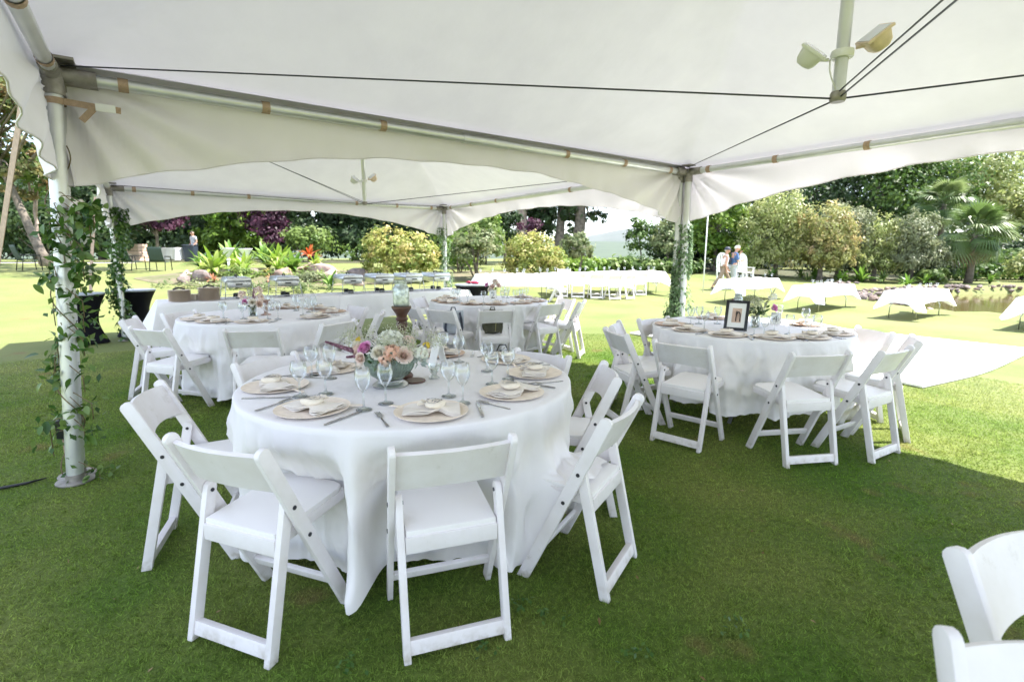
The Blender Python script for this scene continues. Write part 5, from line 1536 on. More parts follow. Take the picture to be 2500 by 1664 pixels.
# funnel shaped white garden lamps in the rock garden
for x, y, lab in ((-9.85, 17.9, 'white funnel shaped garden lamp, the left of two among the bromeliads'), (-9.28, 18.0, 'white funnel shaped garden lamp, the right of two among the bromeliads')):
    t = thing('garden_lamp', lab, 'garden lamp', (x, y, Z(x, y) - .10), 0, 'white funnel garden lamps'); t.scale = (.80, .80, 1.05)
    mb = MB(); mb.tube([(0, 0, 0), (0, 0, .70)], .05, 10); mb.build('post', M['white'], t, smooth=True)
    mb = MB(); mb.lathe([(0, .64), (.05, .65), (.085, .70), (.05, .75), (0, .76)], 18); mb.build('knob', M['white'], t, smooth='auto', auto=.7)
    mb = MB(); mb.lathe([(.03, .75), (.26, 1.05), (.275, 1.06), (.275, 1.08), (0, 1.085)], 28); mb.build('funnel', M['white'], t, smooth='auto', auto=.6)
# far slender white mast
tag(MB().tube([(0, 0, 0), (0, 0, 15)], [.5, .3], 8).build('mast', M['white'], None, loc=(80, 640, 2)), 'thin white mast far away on the wooded plain', 'mast')
# ------------------------------------------------------------------ vegetation
FOL = {
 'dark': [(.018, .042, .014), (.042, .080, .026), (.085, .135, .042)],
 'mid': [(.04, .085, .018), (.09, .165, .03), (.16, .24, .05)],
 'bright': [(.07, .15, .02), (.15, .26, .03), (.25, .34, .06)],
 'bottle': [(.19, .25, .07), (.33, .38, .13), (.48, .47, .24)],
 'bottle_red': [(.20, .23, .07), (.36, .37, .13), (.52, .36, .20)],
 'pale': [(.13, .16, .08), (.22, .25, .13), (.31, .32, .19)],
 'yellow': [(.13, .21, .04), (.33, .36, .09), (.60, .47, .21)],
 'grey': [(.12, .18, .06), (.21, .26, .11), (.31, .30, .17)],
 'purple': [(.025, .008, .018), (.075, .025, .05), (.18, .07, .12)],
 'mixed': [(.03, .06, .015), (.10, .15, .035), (.22, .20, .08), (.30, .17, .09)],
 'fern': [(.07, .13, .03), (.16, .24, .05), (.28, .35, .12)],
}
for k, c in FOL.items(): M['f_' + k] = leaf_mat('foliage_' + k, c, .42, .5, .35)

def foliage_arrays(blobs, n, size, seed, clump=.30, droop=0.0, aspect=1.7, fill=.25):
    rs = np.random.RandomState(seed)
    vol = np.array([b[3] * b[4] * b[5] for b in blobs]) ** (2 / 3); vol /= vol.sum()
    Cs, Ns, Ts, Us = [], [], [], []
    for b, w in zip(blobs, vol):
        m = int(n * w)
        if m < 4: continue
        nc = max(5, m // 42)
        d = rs.normal(size=(nc, 3)); d /= np.linalg.norm(d, axis=1, keepdims=True)
        d[:, 2] = np.where(d[:, 2] < -.5, -d[:, 2] * .6, d[:, 2])
        rr = np.where(rs.uniform(size=nc) < fill, rs.uniform(.35, .8, nc), rs.uniform(.80, 1.08, nc))
        rad = np.array(b[3:6])
        cc = np.array(b[:3]) + d * rr[:, None] * rad
        ct = rs.uniform(0, 1, nc)
        cr = clump * rad.mean() * rs.uniform(.6, 1.25, nc)
        k = rs.randint(0, nc, m)
        off = rs.normal(size=(m, 3)) * .55
        P = cc[k] + off * cr[k][:, None] * np.array([1, 1, .75])
        P[:, 2] -= droop * rs.uniform(0, 1, m) * cr[k] * 1.5
        N = d[k] * .8 + off * .6 + rs.normal(size=(m, 3)) * .55 + np.array([0, 0, .35])
        U = rs.normal(size=(m, 3)); U[:, 2] -= droop * 2.2
        Cs.append(P); Ns.append(N); Us.append(U)
        Ts.append(np.clip(.62 * ct[k] + .38 * rs.uniform(0, 1, m), 0, 1))
    P, N, U, T = map(np.concatenate, (Cs, Ns, Us, Ts))
    s = size * rs.uniform(.65, 1.35, len(P))
    return P, N, U, s / aspect, s, T
def crown_mesh(name, blobs, n, size, matl, seed, **k):
    P, N, U, sx, sy, T = foliage_arrays(blobs, n, size, seed, **k)
    return quads_mesh(name, P, N, U, sx, sy, T, matl, .2)
def limbs(base, top, r0, r1, targets, rnd, bend=.12, n=9):
    mb = MB()
    path = []; rs = []
    for i in range(n + 1):
        q = i / n
        p = Vector(base).lerp(Vector(top), q) + Vector((rnd.uniform(-1, 1), rnd.uniform(-1, 1), 0)) * bend * math.sin(PI * q) * .6
        path.append(p); rs.append((r0 * (1 - q) + r1 * q) * (1.35 if i == 0 else 1))
    mb.tube(path, rs, 9)
    for t in targets:
        q = rnd.uniform(.45, .95); k = q * n; i = min(int(k), n - 1)
        s = path[i].lerp(path[i + 1], k - i); e = Vector(t); m = s.lerp(e, .5) + Vector((rnd.uniform(-.2, .2), rnd.uniform(-.2, .2), .15)) * (e - s).length * .5
        rr = (r0 * (1 - q) + r1 * q) * .6
        mb.tube([s, s.lerp(m, .5) + Vector((0, 0, .02)), m, e], [rr, rr * .75, rr * .5, rr * .18], 6)
    return mb
def tree(name, label, cat, x, y, blobs, n, size, fol, seed, group=None, trunk_r=.12, top=None, bark='bark', lean=(0, 0), extra=None, **k):
    """blobs are relative to the tree's foot"""
    rnd = random.Random(seed)
    t = thing(name, label, cat, (x, y, Z(x, y) - .03), 0, group)
    c0 = Vector(blobs[0][:3])
    tp = Vector(top) if top else Vector((c0.x, c0.y, c0.z + blobs[0][5] * .3))
    tg = []
    for b in blobs:
        for _ in range(3): tg.append((b[0] + rnd.uniform(-.6, .6) * b[3], b[1] + rnd.uniform(-.6, .6) * b[4], b[2] + rnd.uniform(-.3, .5) * b[5]))
    limbs((lean[0], lean[1], 0), tp, trunk_r, trunk_r * .35, tg, rnd).build('trunk', M[bark], t, smooth=True)
    o = put('crown', crown_mesh('crown', blobs, n, size, M['f_' + fol], seed, **k), t)
    return t
def shrub(label, x, y, blobs, n, size, fol, seed, group=None, name='shrub', cat='shrub', stems=4, **k):
    rnd = random.Random(seed)
    t = thing(name, label, cat, (x, y, Z(x, y) - .03), 0, group)
    mb = MB()
    for i in range(stems):
        b = rnd.choice(blobs); a = rnd.uniform(0, 6.28)
        e = Vector((b[0] + .5 * b[3] * math.cos(a), b[1] + .5 * b[4] * math.sin(a), b[2] + .2 * b[5]))
        s = Vector((.12 * math.cos(a), .12 * math.sin(a), 0))
        mb.tube([s, s.lerp(e, .5) + Vector((rnd.uniform(-.08, .08), rnd.uniform(-.08, .08), .05)), e], [.035, .026, .010], 6)
    mb.build('stem', M['bark'], t, smooth=True)
    put('crown', crown_mesh('crown', blobs, n, size, M['f_' + fol], seed, **k), t)
    return t

# rounded shrubs on the lawn behind the buffet
shrub('large rounded yellow green shrub left of the rear tent leg', -4.15, 18.9, [(0, 0, .95, 1.35, 1.1, .95), (-.45, 0, 1.15, .8, .8, .8), (.65, .1, .75, .8, .8, .7), (0, -.1, .5, 1.25, 1.0, .5)], 9000, .060, 'yellow', 101, clump=.20)
shrub('grey green open shrub with thin stems, right of the rear tent leg', -1.34, 20.24, [(0, 0, 1.25, .95, .85, .8), (.3, 0, 1.5, .6, .6, .5), (-.4, 0, 1.0, .6, .6, .6)], 4600, .065, 'grey', 102, stems=8, clump=.2)
shrub('wide rounded yellow shrub beside the grey green one', .75, 21.0, [(0, 0, .95, 1.2, 1.1, .95), (.55, 0, .75, .85, .9, .75), (-.4, .1, 1.2, .75, .8, .65), (.2, -.1, .5, 1.2, 1.0, .5)], 8200, .060, 'yellow', 103, clump=.2)
shrub('small rounded tree on one thin trunk, behind the sunlit tables', 2.95, 23.8, [(0, 0, 1.35, .75, .7, .65), (.2, 0, 1.0, .6, .6, .45), (-.2, 0, 1.6, .4, .4, .35)], 3400, .06, 'grey', 104, name='small_tree', cat='tree', stems=2, clump=.22)
shrub('pink flushed low shrub among the rocks before the yellow shrub', 1.1, 20.1, [(0, 0, .38, .42, .4, .34)], 700, .05, 'mixed', 105)
shrub('bright green leafy shrub just behind the rear tent leg', -2.4, 23.0, [(0, 0, .9, .9, .8, .9), (-.8, .2, .6, .7, .6, .6)], 2600, .085, 'bright', 106, clump=.25)
shrub('soft green bush behind the grey green shrub', -2.6, 26.0, [(0, 0, 1.3, 1.3, 1, 1.1), (1.2, .5, 1.8, .9, .8, 1.2)], 3000, .10, 'fern', 107)
shrub('bright green upright bush below the pale trunks', -1.6, 29.5, [(0, 0, 2.3, .8, .8, 1.2), (.3, 0, 1.3, .9, .8, 1.2)], 2600, .10, 'bright', 108)
shrub('dark rounded bush below the pale trunks', -.3, 30.5, [(0, 0, 2.0, .75, .7, 1.5)], 2000, .10, 'dark', 109)
shrub('purple twiggy bush behind the wide yellow shrub', .9, 25.5, [(0, 0, 1.9, .65, .6, .75)], 700, .07, 'purple', 110, stems=9)
# hedge of big leaves along the drop
for q, (x, y, r, h, f) in enumerate(((3.6, 27.2, 1.5, .85, 'bright'), (5.2, 27.6, 1.3, .80, 'fern'), (6.6, 28.0, 1.3, .95, 'mid'), (7.9, 28.0, 1.2, .90, 'fern'), (9.2, 28.3, 1.2, .95, 'mid'), (1.9, 26.4, 1.2, .9, 'bright'))):
    h *= .74
    shrub(['bright leafy bush right of the tall trunks', 'big leaved pale bush, first along the drop', 'big leaved green bush in the middle of the hedge', 'big leaved pale bush behind the chair row table', 'big leaved green bush left of the right tent leg', 'bright leafy bush under the tall trunks'][q], x, y, [(0, 0, h * .5, r, .9, h * .55)], 1900, .13, f, 120 + q, 'hedge bushes along the drop', droop=.3)
tree('slender_tree', 'small dark feathery tree left of the right tent leg', 'tree', 7.3, 29.5, [(0, 0, 1.7, .8, .7, 1.1), (-.3, 0, 2.4, .4, .4, .6)], 1500, .09, 'mid', 131, trunk_r=.06)
tree('slender_tree', 'small grey green tree directly behind the right tent leg', 'tree', 8.7, 29.0, [(0, 0, 1.5, 1.1, 1.0, 1.0), (.2, 0, 2.6, .8, .7, .7)], 2600, .09, 'grey', 132, trunk_r=.06)
# tall trunks with dark crowns
TT = 'tall dark crowned trees behind the shrubs'
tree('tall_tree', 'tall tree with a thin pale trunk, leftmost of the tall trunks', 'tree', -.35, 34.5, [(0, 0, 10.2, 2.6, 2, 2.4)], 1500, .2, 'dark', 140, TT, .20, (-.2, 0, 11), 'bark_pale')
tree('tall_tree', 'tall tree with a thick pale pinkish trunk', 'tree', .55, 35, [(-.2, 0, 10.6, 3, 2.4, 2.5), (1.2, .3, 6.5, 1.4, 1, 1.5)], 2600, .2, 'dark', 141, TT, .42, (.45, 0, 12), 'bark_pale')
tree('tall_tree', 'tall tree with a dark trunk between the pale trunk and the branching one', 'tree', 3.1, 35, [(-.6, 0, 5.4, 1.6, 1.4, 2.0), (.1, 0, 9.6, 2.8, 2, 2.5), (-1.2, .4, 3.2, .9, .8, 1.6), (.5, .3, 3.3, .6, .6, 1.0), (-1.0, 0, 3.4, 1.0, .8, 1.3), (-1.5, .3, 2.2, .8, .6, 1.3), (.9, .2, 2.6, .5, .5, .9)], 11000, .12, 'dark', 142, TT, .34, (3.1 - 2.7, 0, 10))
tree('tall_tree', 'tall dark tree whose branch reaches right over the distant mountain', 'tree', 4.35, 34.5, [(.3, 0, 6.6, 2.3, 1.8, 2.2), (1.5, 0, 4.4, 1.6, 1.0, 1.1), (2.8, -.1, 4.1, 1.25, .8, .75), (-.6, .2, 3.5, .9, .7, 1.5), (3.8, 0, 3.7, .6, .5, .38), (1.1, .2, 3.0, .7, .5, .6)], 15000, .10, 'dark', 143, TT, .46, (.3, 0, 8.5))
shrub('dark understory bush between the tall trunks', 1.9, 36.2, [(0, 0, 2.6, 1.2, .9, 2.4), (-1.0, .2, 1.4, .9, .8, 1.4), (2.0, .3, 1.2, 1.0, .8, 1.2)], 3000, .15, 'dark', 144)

# wall of trees behind the rock garden
BT = 'trees behind the rock garden'
for q, (x, y, z, rx, rz, f, n, lab) in enumerate((
    (-33.5, 38, 3.0, 3.2, 3.4, 'dark', 4200, 'dense dark tree behind the green garden chairs'), (-28.6, 36, 3.4, 3.0, 3.8, 'dark', 4200, 'dense dark tree left of the purple leaved tree'), (-22.6, 37, 4.5, 2.8, 4.5, 'mid', 4200, 'green tree between the two purple leaved trees, left one'),
    (-18.7, 35, 3.2, 2.1, 2.6, 'bright', 3600, 'sunlit bright green tree between the purple leaved trees'), (-24.6, 40, 7.5, 4, 4.5, 'dark', 3800, 'tall dark tree towering behind the purple leaved tree'), (-15.2, 39, 4.2, 2.6, 4.6, 'dark', 3800, 'dark tree right behind the second purple tree'),
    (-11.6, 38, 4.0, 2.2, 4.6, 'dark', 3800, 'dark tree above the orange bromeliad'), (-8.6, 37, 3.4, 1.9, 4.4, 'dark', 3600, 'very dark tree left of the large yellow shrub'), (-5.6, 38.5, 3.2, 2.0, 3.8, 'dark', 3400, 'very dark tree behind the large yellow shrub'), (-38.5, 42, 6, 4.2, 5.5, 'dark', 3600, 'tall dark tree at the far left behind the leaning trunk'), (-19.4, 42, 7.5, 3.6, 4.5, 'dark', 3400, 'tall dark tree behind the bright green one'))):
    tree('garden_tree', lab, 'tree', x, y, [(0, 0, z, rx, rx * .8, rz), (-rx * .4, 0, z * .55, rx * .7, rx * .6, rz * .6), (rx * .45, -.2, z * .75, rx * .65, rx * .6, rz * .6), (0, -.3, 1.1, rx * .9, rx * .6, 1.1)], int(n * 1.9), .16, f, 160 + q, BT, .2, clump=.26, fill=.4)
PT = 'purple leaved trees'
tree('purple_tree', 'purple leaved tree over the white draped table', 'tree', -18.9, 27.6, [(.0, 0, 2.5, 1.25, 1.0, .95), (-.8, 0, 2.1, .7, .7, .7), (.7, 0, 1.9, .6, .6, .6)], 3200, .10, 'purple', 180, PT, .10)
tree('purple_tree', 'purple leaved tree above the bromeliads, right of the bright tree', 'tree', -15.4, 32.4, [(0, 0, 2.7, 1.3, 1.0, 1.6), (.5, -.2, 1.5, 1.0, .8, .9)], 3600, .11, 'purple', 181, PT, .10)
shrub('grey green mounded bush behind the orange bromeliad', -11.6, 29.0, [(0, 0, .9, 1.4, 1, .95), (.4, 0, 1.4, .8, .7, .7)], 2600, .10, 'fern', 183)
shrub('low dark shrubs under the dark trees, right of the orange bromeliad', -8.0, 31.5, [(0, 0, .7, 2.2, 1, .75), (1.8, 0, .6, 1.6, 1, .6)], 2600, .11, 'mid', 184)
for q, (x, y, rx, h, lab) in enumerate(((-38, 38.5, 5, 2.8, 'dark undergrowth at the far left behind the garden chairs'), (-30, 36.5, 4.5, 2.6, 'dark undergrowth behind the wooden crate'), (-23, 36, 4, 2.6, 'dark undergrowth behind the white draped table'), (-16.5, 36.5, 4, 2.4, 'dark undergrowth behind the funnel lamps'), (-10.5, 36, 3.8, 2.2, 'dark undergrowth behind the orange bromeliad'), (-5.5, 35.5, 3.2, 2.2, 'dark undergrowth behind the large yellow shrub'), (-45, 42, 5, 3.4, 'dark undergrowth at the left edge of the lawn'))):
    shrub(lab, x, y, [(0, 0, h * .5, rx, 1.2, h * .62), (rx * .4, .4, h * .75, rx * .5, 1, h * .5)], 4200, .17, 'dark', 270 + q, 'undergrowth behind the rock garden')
# big tree with the leaning trunk at the left edge
tree('leaning_tree', 'big tree with a leaning trunk and reddish green leaves at the left edge', 'tree', -18.64, 20.67, [(-2.7, .3, 7.3, 2.6, 2.2, 3.2), (-1.0, .6, 5.4, 1.5, 1.5, 1.9), (-4.2, .3, 5.3, 2.2, 2, 2.3), (-2.6, .2, 10.0, 2.4, 2, 2.2), (-.6, .2, 3.4, 1.0, 1.0, 1.1), (-2.9, 0, 3.6, 1.0, 1.0, 1.0), (3.6, -1.2, 7.6, 2.6, 2.4, 1.2), (7.4, -1.0, 7.8, 2.4, 2.2, 1.1)], 19000, .115, 'mixed', 190, None, .18, (-2.0, .2, 5.6), clump=.22)  # last two crown lobes, hidden above the canopy, added to shade the left lawn
shrub('dark undergrowth behind the leaning trunk', -23.6, 26.5, [(0, 0, 1.6, 3.2, 1.4, 1.6), (-3, .4, 2.4, 2.4, 1.4, 2.2), (2.6, .5, 1.3, 2.0, 1.2, 1.3)], 5600, .14, 'dark', 191)
tree('slender_tree', 'slim pale trunk with light leaves left of the vine wrapped leg', 'tree', -19.9, 21.8, [(0, 0, 3.6, 1.1, 1.0, 1.3)], 1700, .11, 'mid', 192, None, .09, None, 'bark_pale')

# right side: bottlebrush trees, palms, dark trees beyond
tree('leafy_tree', 'glossy bright green tree behind the slim white pole', 'tree', 11.9, 30.2, [(0, 0, 2.6, 1.7, 1.4, 1.9), (-.7, 0, 1.4, 1.3, 1.1, 1.3), (.9, 0, 1.1, 1.3, 1.1, 1.1), (.2, 0, 4.6, 1.6, 1.3, 1.5)], 6500, .13, 'bright', 200, None, .14, clump=.26)
shrub('dark shaded shrub behind the walking couple', 12.6, 31.5, [(0, 0, 1.2, 2.0, 1, 1.3), (-3.0, 0, 1.2, 1.8, 1, 1.3)], 3000, .13, 'dark', 201)
BB = 'weeping bottlebrush trees'
def bottle(x, y, lab, blobs, n, seed, fol='bottle'): return tree('bottlebrush_tree', lab, 'tree', x, y, [(b[0], b[1], b[2] * 1.04, b[3] * 1.04, b[4] * 1.04, b[5] * 1.06) for b in blobs] + [(-.5, -.2, 1.2, blobs[0][3] * .9, .9, .8), (.6, -.1, 1.35, blobs[0][3] * .9, .9, .85)], int(n * 1.8), .085, fol, seed, BB, .13, None, 'bark', droop=.75, clump=.24, aspect=2.4)
bottle(14.3, 28.0, 'weeping bottlebrush tree nearest the arched slat chair, widest crown', [(0, 0, 3.1, 1.5, 1.3, 1.35), (-1.0, 0, 2.4, 1.0, 1.0, 1.1), (1.0, 0, 2.1, 1.1, 1.0, 1.2), (.2, -.2, 1.5, 1.3, 1.0, .7)], 9500, 210)
bottle(15.9, 26.6, 'weeping bottlebrush tree, second from the slat chair, in front', [(0, 0, 2.5, 1.25, 1.1, 1.25), (.5, 0, 1.9, 1.1, 1.0, 1.0), (-.4, 0, 1.4, .9, .9, .7)], 6800, 211, 'bottle_red')
bottle(17.7, 28.0, 'weeping bottlebrush tree in the middle of the row', [(0, 0, 2.8, 1.3, 1.1, 1.2), (.7, 0, 2.0, 1.0, 1.0, 1.1), (-.3, -.2, 1.4, 1.1, 1, .8)], 6400, 212, 'pale')
bottle(19.4, 27.6, 'weeping bottlebrush tree right of the middle, low hanging', [(0, 0, 2.2, 1.0, .9, 1.15), (.3, 0, 1.3, .9, .9, .8)], 4200, 213)
bottle(20.95, 27.0, 'narrow weeping bottlebrush tree before the palms', [(0, 0, 2.5, 1.05, .9, 1.15), (-.2, 0, 1.5, .9, .9, 1.0)], 4600, 214, 'pale')
DT = 'dark trees beyond the pond'
for q, (x, y, z, rx, rz, f, n, lab) in enumerate((
    (18.6, 39, 4.6, 3.2, 3.4, 'dark', 4800, 'dark tree rising behind the widest bottlebrush'), (24.2, 42, 6.0, 3.6, 4.2, 'dark', 5400, 'dark tree behind the middle bottlebrush'), (29.0, 42, 6.6, 3.8, 4.6, 'mid', 5600, 'green sunlit tree left of the rear palm'),
    (33.4, 43, 6.4, 3.8, 4.6, 'mid', 5600, 'green tree behind the rear palm'), (38.8, 44, 6.8, 4.0, 4.6, 'bottle', 5200, 'olive tree behind the front palm'), (46.5, 50, 8.4, 4.6, 5.2, 'pale', 3600, 'tall thin pale tree against the sky at the right edge'), (42.5, 42, 4.2, 3.6, 3.8, 'bottle', 4600, 'olive tree at the right edge'), (13.6, 37, 3.6, 2.6, 2.8, 'dark', 3600, 'dark tree behind the slim white pole'))):
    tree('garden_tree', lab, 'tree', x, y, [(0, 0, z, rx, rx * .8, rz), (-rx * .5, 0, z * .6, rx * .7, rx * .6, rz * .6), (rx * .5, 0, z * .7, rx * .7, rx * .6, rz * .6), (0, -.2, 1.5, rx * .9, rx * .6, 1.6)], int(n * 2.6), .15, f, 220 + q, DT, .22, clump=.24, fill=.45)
for q, (x, y, r, h, f, lab) in enumerate(((22.4, 28.4, 1.0, 1.3, 'dark', 'dark shaded shrub right of the narrow bottlebrush'), (24.0, 29.2, 1.1, 1.2, 'dark', 'dark shrub left of the front palm trunk'), (19.9, 29.4, 1.2, 1.5, 'dark', 'dark hollow shrub between the bottlebrushes'), (26.6, 29.4, 1.1, .9, 'mid', 'green shrub right of the front palm trunk'), (29.2, 28.6, 1.4, 1.5, 'bottle', 'feathery olive shrub at the right edge over the pond'), (31.5, 29.5, 1.6, 1.6, 'bottle', 'olive shrub cut by the right edge'), (21.3, 26.0, .7, .7, 'fern', 'pale round shrub on the far pond bank'), (27.8, 33.5, 2.0, 2.4, 'dark', 'dark tall shrub behind the front palm'), (23.4, 33.8, 2.0, 2.2, 'dark', 'dark tall shrub behind the narrow bottlebrush'))):
    shrub(lab, x, y, [(0, 0, h * .55, r, r * .8, h * .6)], int(1500 * r), .10, f, 240 + q, 'shrubs on the far pond bank')

for q, (x, y, rx, h, lab) in enumerate(((13.5, 34, 3.6, 2.0, 'dark undergrowth behind the arched slat chairs'), (20, 34.5, 3.8, 2.2, 'dark undergrowth behind the middle bottlebrushes'), (27, 36, 4, 2.8, 'dark undergrowth behind the rear palm'), (34.5, 36, 4.5, 2.8, 'dark undergrowth at the right edge beyond the pond'), (31, 31.5, 2.4, 1.5, 'green bushes right of the front palm, on the pond bank'))):
    shrub(lab, x, y, [(0, 0, h * .5, rx, 1.2, h * .62), (rx * .4, .4, h * .75, rx * .5, 1, h * .5)], 4000, .16, 'dark' if q < 4 else 'mid', 280 + q, 'undergrowth beyond the pond')
# strap leaved clumps: each leaf its own piece
def strap_leaf(L, w, arch, matl, name='leaf', seed=0):
    mb = MB(); K = 7
    def f(u, v):
        s = u; ww = w * (math.sin(PI * min(1, .18 + .82 * s)) ** .7) * (1 if s < .97 else .2)
        z = L * (.80 * s - arch * s * s * .8); x = L * (.50 * s + .35 * arch * s * s)
        return (x, (v - .5) * ww, z + .25 * abs(v - .5) * ww)
    mb.grid(f, K, 2); return mb.mesh(name, matl, smooth=True)
def leaf_obj_mat(key, cols): M[key] = leaf_mat(key, cols, .35, .4, .4, attr=False)
leaf_obj_mat('brom_green', [(.17, .28, .03), (.30, .42, .06), (.48, .55, .18)])
leaf_obj_mat('brom_deep', [(.06, .14, .02), (.13, .25, .035), (.24, .36, .07)])
leaf_obj_mat('brom_orange', [(.42, .06, .015), (.55, .13, .03), (.60, .24, .08)])
leaf_obj_mat('brom_pink', [(.45, .16, .12), (.55, .28, .16), (.40, .34, .14)])
leaf_obj_mat('strap_dark', [(.05, .10, .02), (.11, .19, .035), (.24, .30, .09)])
SL = {k: [strap_leaf(1.0, .16 if 'strap' not in k else .10, a, M[k]) for a in (.25, .55, .9)] for k in ('brom_green', 'brom_deep', 'brom_orange', 'brom_pink', 'strap_dark')}
def clump(x, y, z, L, n, key, label, seed, name='bromeliad', cat='bromeliad', group=None, spread=1.0):
    rnd = random.Random(seed)
    t = thing(name, label, cat, (x, y, z), 0, group)
    for k in range(n):
        q = k / n
        o = put('leaf', SL[key][0 if q > .66 else 1 if q > .3 else 2], t, (0, 0, 0), (0, rnd.uniform(-.55, -.15) * (q * 1.2) * spread, rnd.uniform(0, 6.28)), L * rnd.uniform(.75, 1.1))
    return t
def bz(x, y, h): return Z(x, y) + h
clump(-9.85, 17.0, bz(-9.85, 17, .18), 1.15, 34, 'brom_green', 'large pale striped bromeliad at the left of the rock garden', 1, group='bromeliads in the rock garden')
clump(-8.35, 18.5, bz(-8.35, 18.5, .25), 1.25, 34, 'brom_green', 'large bright green bromeliad right of the funnel lamps', 2, group='bromeliads in the rock garden')
clump(-7.75, 18.2, bz(-7.75, 18.2, .25), 1.0, 28, 'brom_deep', 'upright green bromeliad beside the orange one', 3, group='bromeliads in the rock garden')
clump(-7.62, 19.4, bz(-7.62, 19.4, .66), .68, 30, 'brom_orange', 'orange bromeliad on top of the rock mound', 4, group='bromeliads in the rock garden')
clump(-9.3, 15.95, bz(-9.3, 15.95, .06), .40, 20, 'brom_pink', 'small pink and orange bromeliad at the front of the rock garden', 5, group='bromeliads in the rock garden')
clump(-10.7, 19.6, bz(-10.7, 19.6, .3), 1.15, 30, 'brom_deep', 'leafy green clump behind the left funnel lamp', 6, group='bromeliads in the rock garden')
clump(-9.5, 19.8, bz(-9.5, 19.8, .35), 1.15, 30, 'brom_deep', 'leafy green clump behind the right funnel lamp', 7, group='bromeliads in the rock garden')
clump(-8.9, 17.0, bz(-8.9, 17, .2), .75, 20, 'brom_green', 'low pale bromeliad below the funnel lamps', 8, group='bromeliads in the rock garden')
clump(-5.7, 16.0, bz(-5.7, 16, .02), .85, 26, 'brom_deep', 'small feathery green palm at the right end of the rock garden', 9, name='small_palm', cat='plant')
clump(-7.2, 16.6, bz(-7.2, 16.6, .1), .35, 18, 'brom_pink', 'small reddish bromeliad below the brown boulder', 10, group='bromeliads in the rock garden')
for q, (x, y, dz, L, n, key, lab) in enumerate(((-10.45, 17.4, .15, .75, 22, 'brom_green', 'pale bromeliad at the left tip of the rock garden'), (-9.2, 17.6, .24, .95, 26, 'brom_green', 'yellow green bromeliad just below the left funnel lamp'), (-8.95, 18.9, .28, 1.0, 26, 'brom_deep', 'green bromeliad between and behind the funnel lamps'),
    (-8.0, 17.7, .25, .8, 24, 'brom_green', 'yellow green bromeliad left of the brown boulder'), (-7.2, 18.9, .3, .8, 24, 'brom_green', 'pale bromeliad right of the upright green one'), (-11.1, 18.4, .2, .9, 24, 'brom_deep', 'dark green clump at the far left back of the rock garden'), (-6.5, 17.4, .15, .45, 18, 'brom_green', 'small pale bromeliad among the pinkish rocks'),
    (-7.6, 16.2, .1, .4, 18, 'brom_pink', 'small pink bromeliad before the brown boulder'), (-8.3, 15.9, .1, .42, 18, 'brom_green', 'small pale bromeliad at the front edge of the rock garden'), (-10.0, 18.3, .25, 1.0, 26, 'brom_green', 'tall yellow green bromeliad left of the funnel lamps'))):
    clump(x, y, bz(x, y, dz), L, n, key, lab, 60 + q, group='bromeliads in the rock garden')
shrub('mixed low groundcover over the left of the rock garden', -9.4, 16.9, [(0, 0, .15, 1.3, .8, .16), (1.6, .4, .18, 1.1, .8, .18)], 2200, .05, 'fern', 290, stems=2)
shrub('mixed low groundcover over the right of the rock garden', -6.7, 17.6, [(0, 0, .15, 1.2, .7, .16), (1.0, .6, .16, .9, .6, .16)], 1600, .05, 'grey', 291, stems=2)
shrub('yellow flowered low plant left of the brown boulder', -8.15, 17.1, [(0, 0, .25, .3, .25, .18)], 500, .04, 'yellow', 260, stems=2)
shrub('grey green low plant in the middle of the rock garden', -8.7, 16.5, [(0, 0, .32, .38, .3, .3)], 700, .045, 'fern', 261, stems=2)
shrub('pale low succulents at the right of the rock garden', -6.6, 17.0, [(0, 0, .22, .5, .35, .2)], 700, .05, 'pale', 262, stems=2)
shrub('speckled groundcover at the front edge of the rock garden', -9.0, 15.2, [(0, 0, .08, 1.6, .5, .09), (2.2, -.1, .08, 1.4, .4, .09)], 1300, .045, 'grey', 263, stems=2)
for q, (x, y, L, n, lab) in enumerate(((15.4, 27.4, .9, 26, 'dark strappy clump under the widest bottlebrush'), (16.6, 26.0, .8, 24, 'strappy clump under the second bottlebrush'), (17.9, 26.3, 1.05, 28, 'bright strappy clump in the middle of the bank'), (18.9, 26.2, .9, 26, 'reddish green strappy clump right of the bright one'), (18.2, 23.6, .75, 22, 'small spiky plant among the pond rocks'), (24.6, 26.4, .7, 20, 'grassy tuft under the front palm'))):
    clump(x, y, bz(x, y, 0), L, n, 'strap_dark' if q in (0, 3) else 'brom_deep', lab, 30 + q, name='strap_plant', cat='plant', group='strap leaved plants on the pond bank')

for q, (x, y, L, n, lab) in enumerate(((13.6, 26.9, .8, 22, 'strappy clump left under the widest bottlebrush'), (14.9, 25.9, .75, 22, 'strappy clump in front of the widest bottlebrush'), (16.1, 27.3, .9, 24, 'dark strappy clump between the first bottlebrushes'), (17.2, 26.4, .85, 24, 'strappy clump left of the bright one'), (18.4, 26.9, .9, 24, 'dark strappy clump behind the bright one'), (19.8, 26.0, .8, 22, 'strappy clump before the low hanging bottlebrush'), (20.6, 25.6, .7, 20, 'strappy clump below the narrow bottlebrush'), (12.6, 28.4, .8, 22, 'strappy clump right of the arched slat chair'))):
    clump(x, y, bz(x, y, 0), L, n, 'strap_dark' if q % 2 else 'brom_deep', lab, 80 + q, name='strap_plant', cat='plant', group='strap leaved plants on the pond bank')
